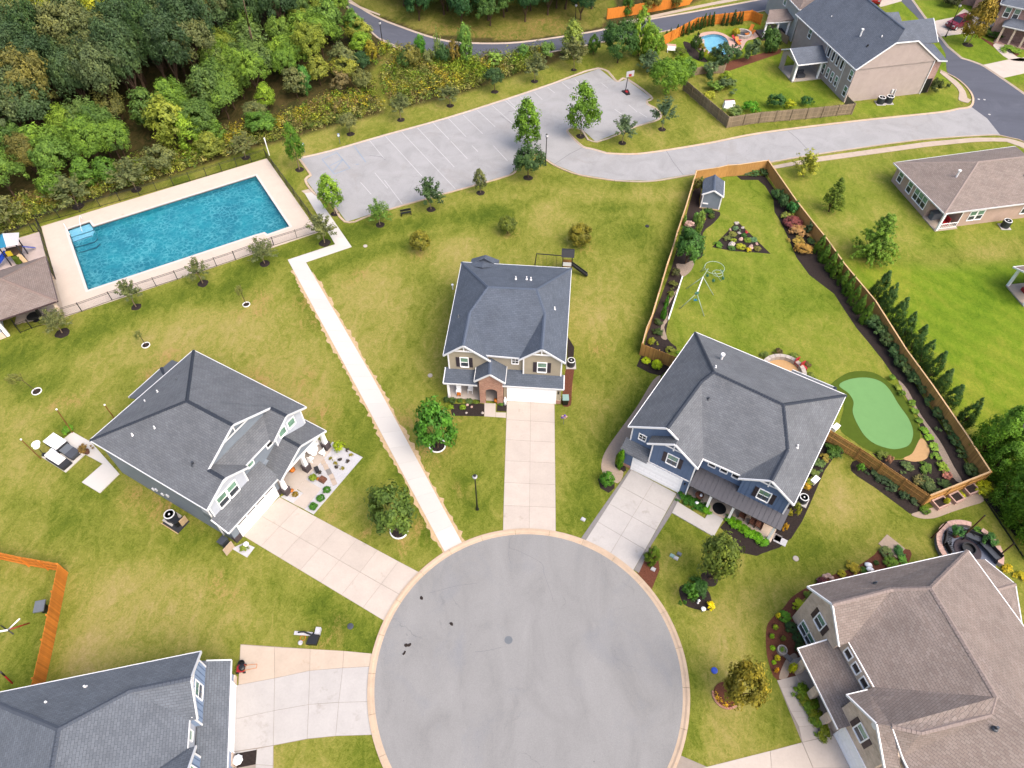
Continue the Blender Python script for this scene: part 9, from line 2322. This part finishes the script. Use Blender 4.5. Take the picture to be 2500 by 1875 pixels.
# wide driveway
p = at('D4', 1055, 330)
t = thing('lawn_mower', 'red and black lawn mower with long handle on the wide driveway', 'lawn mower', (*p, 0.04), R(5))
MB().box(-0.3, 0.3, -0.28, 0.28, 0.12, 0.3).build('deck', M['red'], t); MB().lathe([(0.24, 0.3), (0.24, 0.5), (0.12, 0.55)], (0.12, 0), 14).build('engine', M['black'], t); MB().box(-0.28, 0.02, -0.12, 0.12, 0.3, 0.42).build('engine_cover', M['red'], t)
for x in (-0.26, 0.26):
 for y in (-0.3, 0.3): MB().tube((x, y - 0.04, 0.12), (x, y + 0.04, 0.12), 0.12, n=12).build('wheel', M['black'], t)
MB().path([(0.2, -0.2, 0.3), (1.3, -0.15, 0.5)], 0.02).path([(0.2, 0.2, 0.3), (1.3, 0.15, 0.5), (1.3, -0.15, 0.5)], 0.02).build('handle', M['orange'], t)
single('black_pot', 'black round pot beside the lawn mower', 'pot', MB().lathe([(0.2, 0), (0.28, 0.35), (0.24, 0.35), (0.2, 0.1), (0.02, 0.1)], (0, 0), 14), M['black'], (*at('D4', 1060, 265), 0.0))
# beige house yard and kidney pool
t = thing('garden_bench', 'white box bench with red lid inside the grey fence', 'bench', (*at('c', 1862, 905), 0), R(5)); MB().add([(-0.95, -0.45, 0), (0.95, -0.45, 0), (0.85, 0.4, 0), (-0.85, 0.4, 0), (-0.75, -0.3, 0.85), (0.75, -0.3, 0.85), (0.75, 0.4, 0.95), (-0.75, 0.4, 0.95)], [(3, 2, 1, 0), (4, 5, 6, 7), (0, 1, 5, 4), (1, 2, 6, 5), (2, 3, 7, 6), (3, 0, 4, 7)]).build('body', M['cushion'], t); MB().box(-0.8, 0.8, 0.25, 0.5, 0.95, 1.02).build('lid', M['terracotta'], t)
for i, (u, v, m_, lab) in enumerate(((1545, 640, 'orange', 'orange sun lounger by the garden fire ring'), (1560, 560, 'orange', 'orange sun lounger farthest up the kidney pool terrace'), (1330, 790, 'orange', 'orange sun lounger at the kidney pool edge'), (1300, 745, 'red', 'red deck chair beside the kidney pool'))):
 t = thing('sun_lounger', lab, 'lounger', (*at('N1', u, v), 0.06), R(20 + 40 * i)); MB().box(-0.9, 0.4, -0.3, 0.3, 0.25, 0.33).build('seat', M[m_], t); MB().beam((0.4, 0, 0.3), (0.9, 0, 0.75), 0.6, 0.07).build('backrest', M[m_], t)
 for x in (-0.8, 0.4):
  for y in (-0.26, 0.26): MB().box(x - 0.03, x + 0.03, y - 0.03, y + 0.03, 0, 0.25).build('leg', M['trim'], t)
c_ = at('N1', 1420, 640)
t = thing('fire_ring', 'round pale stone fire ring beside the kidney pool', 'fire pit', (*c_, 0.0))
for i in range(16): a0 = 6.283 * i / 16; MB().prism([(r_ * math.cos(a), r_ * math.sin(a)) for r_, a in ((1.15, a0), (1.5, a0), (1.5, a0 + 0.37), (1.15, a0 + 0.37))], 0, 0.55).build('stone', M['rock'], t)
MB().lathe([(1.15, 0), (1.15, 0.1)], (0, 0), 16).build('ash_bed', M['ac'], t)
shrub('yellow_shrub', 'yellow-topped shrub beside the stone fire ring', 'shrub', 'ball', at('N1', 1290, 650), 1.5, 0.8, leafc(150, 140, 30), seed=0)
for i, (u, v, r) in enumerate(((590, 790, 0.6), (640, 740, 0.5), (700, 760, 0.4), (600, 840, 0.5), (690, 800, 0.5))): single('waterfall_rock', ('big rock', 'upper rock', 'reddish rock', 'lowest rock', 'inner rock')[i] + ' of the cluster at the kidney pool left end', 'rock', MB().blob((0, 0, r * 0.4), r, r * 0.8, r * 0.8, i + 20), M['rock'] if i != 2 else M['rock_pink'], at('N1', u, v), i)
sheet('garden_patio', pts('N1 50 790 N1 220 800 N1 230 840 N1 190 900 N1 90 870'), 0.05, M['rock_pink'])
single('garden_bench', 'white garden seat near the pink patio slab', 'bench', MB().box(-0.7, 0.7, -0.25, 0.25, 0.4, 0.48).box(-0.65, -0.55, -0.2, 0.2, 0, 0.4).box(0.55, 0.65, -0.2, 0.2, 0, 0.4).box(-0.7, 0.7, 0.2, 0.26, 0.48, 0.9), M['cushion'], at('N1', 135, 940), R(-10))

def car(p, rot, label, m):
 t = thing('parked_car', label, 'car', (*p, 0.03), rot)
 L = [(-2.3, 0.35), (-2.32, 0.75), (-2.2, 0.98), (-1.1, 1.08), (-0.35, 1.1), (1.6, 1.1), (2.25, 1.05), (2.32, 0.8), (2.3, 0.35)]
 b = MB()
 for y0, y1 in ((-0.92, 0.92),): b.prism_y(L, y0, y1)
 b.build('body', m, t)
 MB().add([(-1.0, -0.84, 1.09), (-1.0, 0.84, 1.09), (-0.25, 0.7, 1.68), (-0.25, -0.7, 1.68), (2.1, -0.84, 1.09), (2.1, 0.84, 1.09), (1.85, 0.7, 1.68), (1.85, -0.7, 1.68)], [(0, 1, 2, 3), (4, 7, 6, 5), (0, 3, 7, 4), (1, 5, 6, 2), (3, 2, 6, 7)]).build('windows', M['pane_dark'], t)
 MB().box(-0.28, 1.88, -0.72, 0.72, 1.66, 1.74).build('roof', m, t)
 for x in (-0.25, 0.75, 1.8):
  for s_ in (-1, 1): MB().beam((x - (0.75 if x < 0 else (0 if x < 1 else -0.25)), s_ * 0.85, 1.08), (x, s_ * 0.71, 1.68), 0.1, 0.08).build('roof_pillar', m, t)
 MB().box(-2.2, -1.15, -0.6, 0.6, 1.04, 1.1).build('bonnet', M['ac'] if False else m, t)
 for x in (-1.45, 1.45):
  for s_ in (-1, 1):
   w_ = MB().tube((x, s_ * 0.74, 0.34), (x, s_ * 0.96, 0.34), 0.36, n=18).build('wheel', M['black'], t); MB().tube((x, s_ * 0.95, 0.34), (x, s_ * 0.975, 0.34), 0.22, n=14).build('rim', M['gutter'], w_)
 for s_ in (-1, 1): MB().box(-2.36, -2.2, s_ * 0.7 - 0.18, s_ * 0.7 + 0.18, 0.72, 0.9).build('headlight', M['gravel_white'], t)

p0, p1 = Vector(at('N6', 150, 800)), Vector(at('N6', 640, 640))
car(p0 + (p1 - p0) * 0.5, math.atan2((p1 - p0).y, (p1 - p0).x), 'maroon red car parked on the pale driveway at the far right', M['maroon'])
p0 = at('G7', 265, 70); car((p0[0], p0[1] + 2.0), R(60), 'dark red car half hidden behind the beige house roof at the top edge', M['red'])
shrub('clipped_hedge', 'low flower hedge along the far brick house porch', 'hedge', 'loose', at('G7', 2000, 690), 0.7, 1.6, leafc(110, 140, 50), seed=1)
single('mailbox', 'white post lamp beside the far pale driveway', 'post', MB().lathe([(0.05, 0), (0.05, 1.0), (0.12, 1.05), (0.12, 1.25)], (0, 0), 8), M['cushion'], at('G7', 1408, 560))
for i, (k, u, v) in enumerate((('d', 1830, 838), ('d', 1878, 842), ('d', 1920, 967))): single('road_marker', 'small white survey mark on the dark street, ' + ('left of the pair', 'right of the pair', 'nearest the junction')[i], 'mark', MB().lathe([(0.18, 0), (0.18, 0.012)], (0, 0), 10), M['paint_line'], (*at(k, u, v), 0.017))
for i, (k, u, v) in enumerate((('n', 1290, 625), ('n', 1272, 688), ('n', 1418, 226), ('n', 1665, 445), ('n', 1308, 620))): single('leaf_litter', 'small dark leaf clump on the cul-de-sac asphalt, ' + ('upper of the pair by the left kerb', 'lower of the pair by the left kerb', 'near the left driveway kerb', 'left of the manhole', 'beside the upper clump')[i], 'litter', MB().blob((0, 0, 0.03), 0.16, 0.12, 0.05, i, 0.5, 7, 4), M['mulch'], (*at(k, u, v), 0.02), i * 0.9)
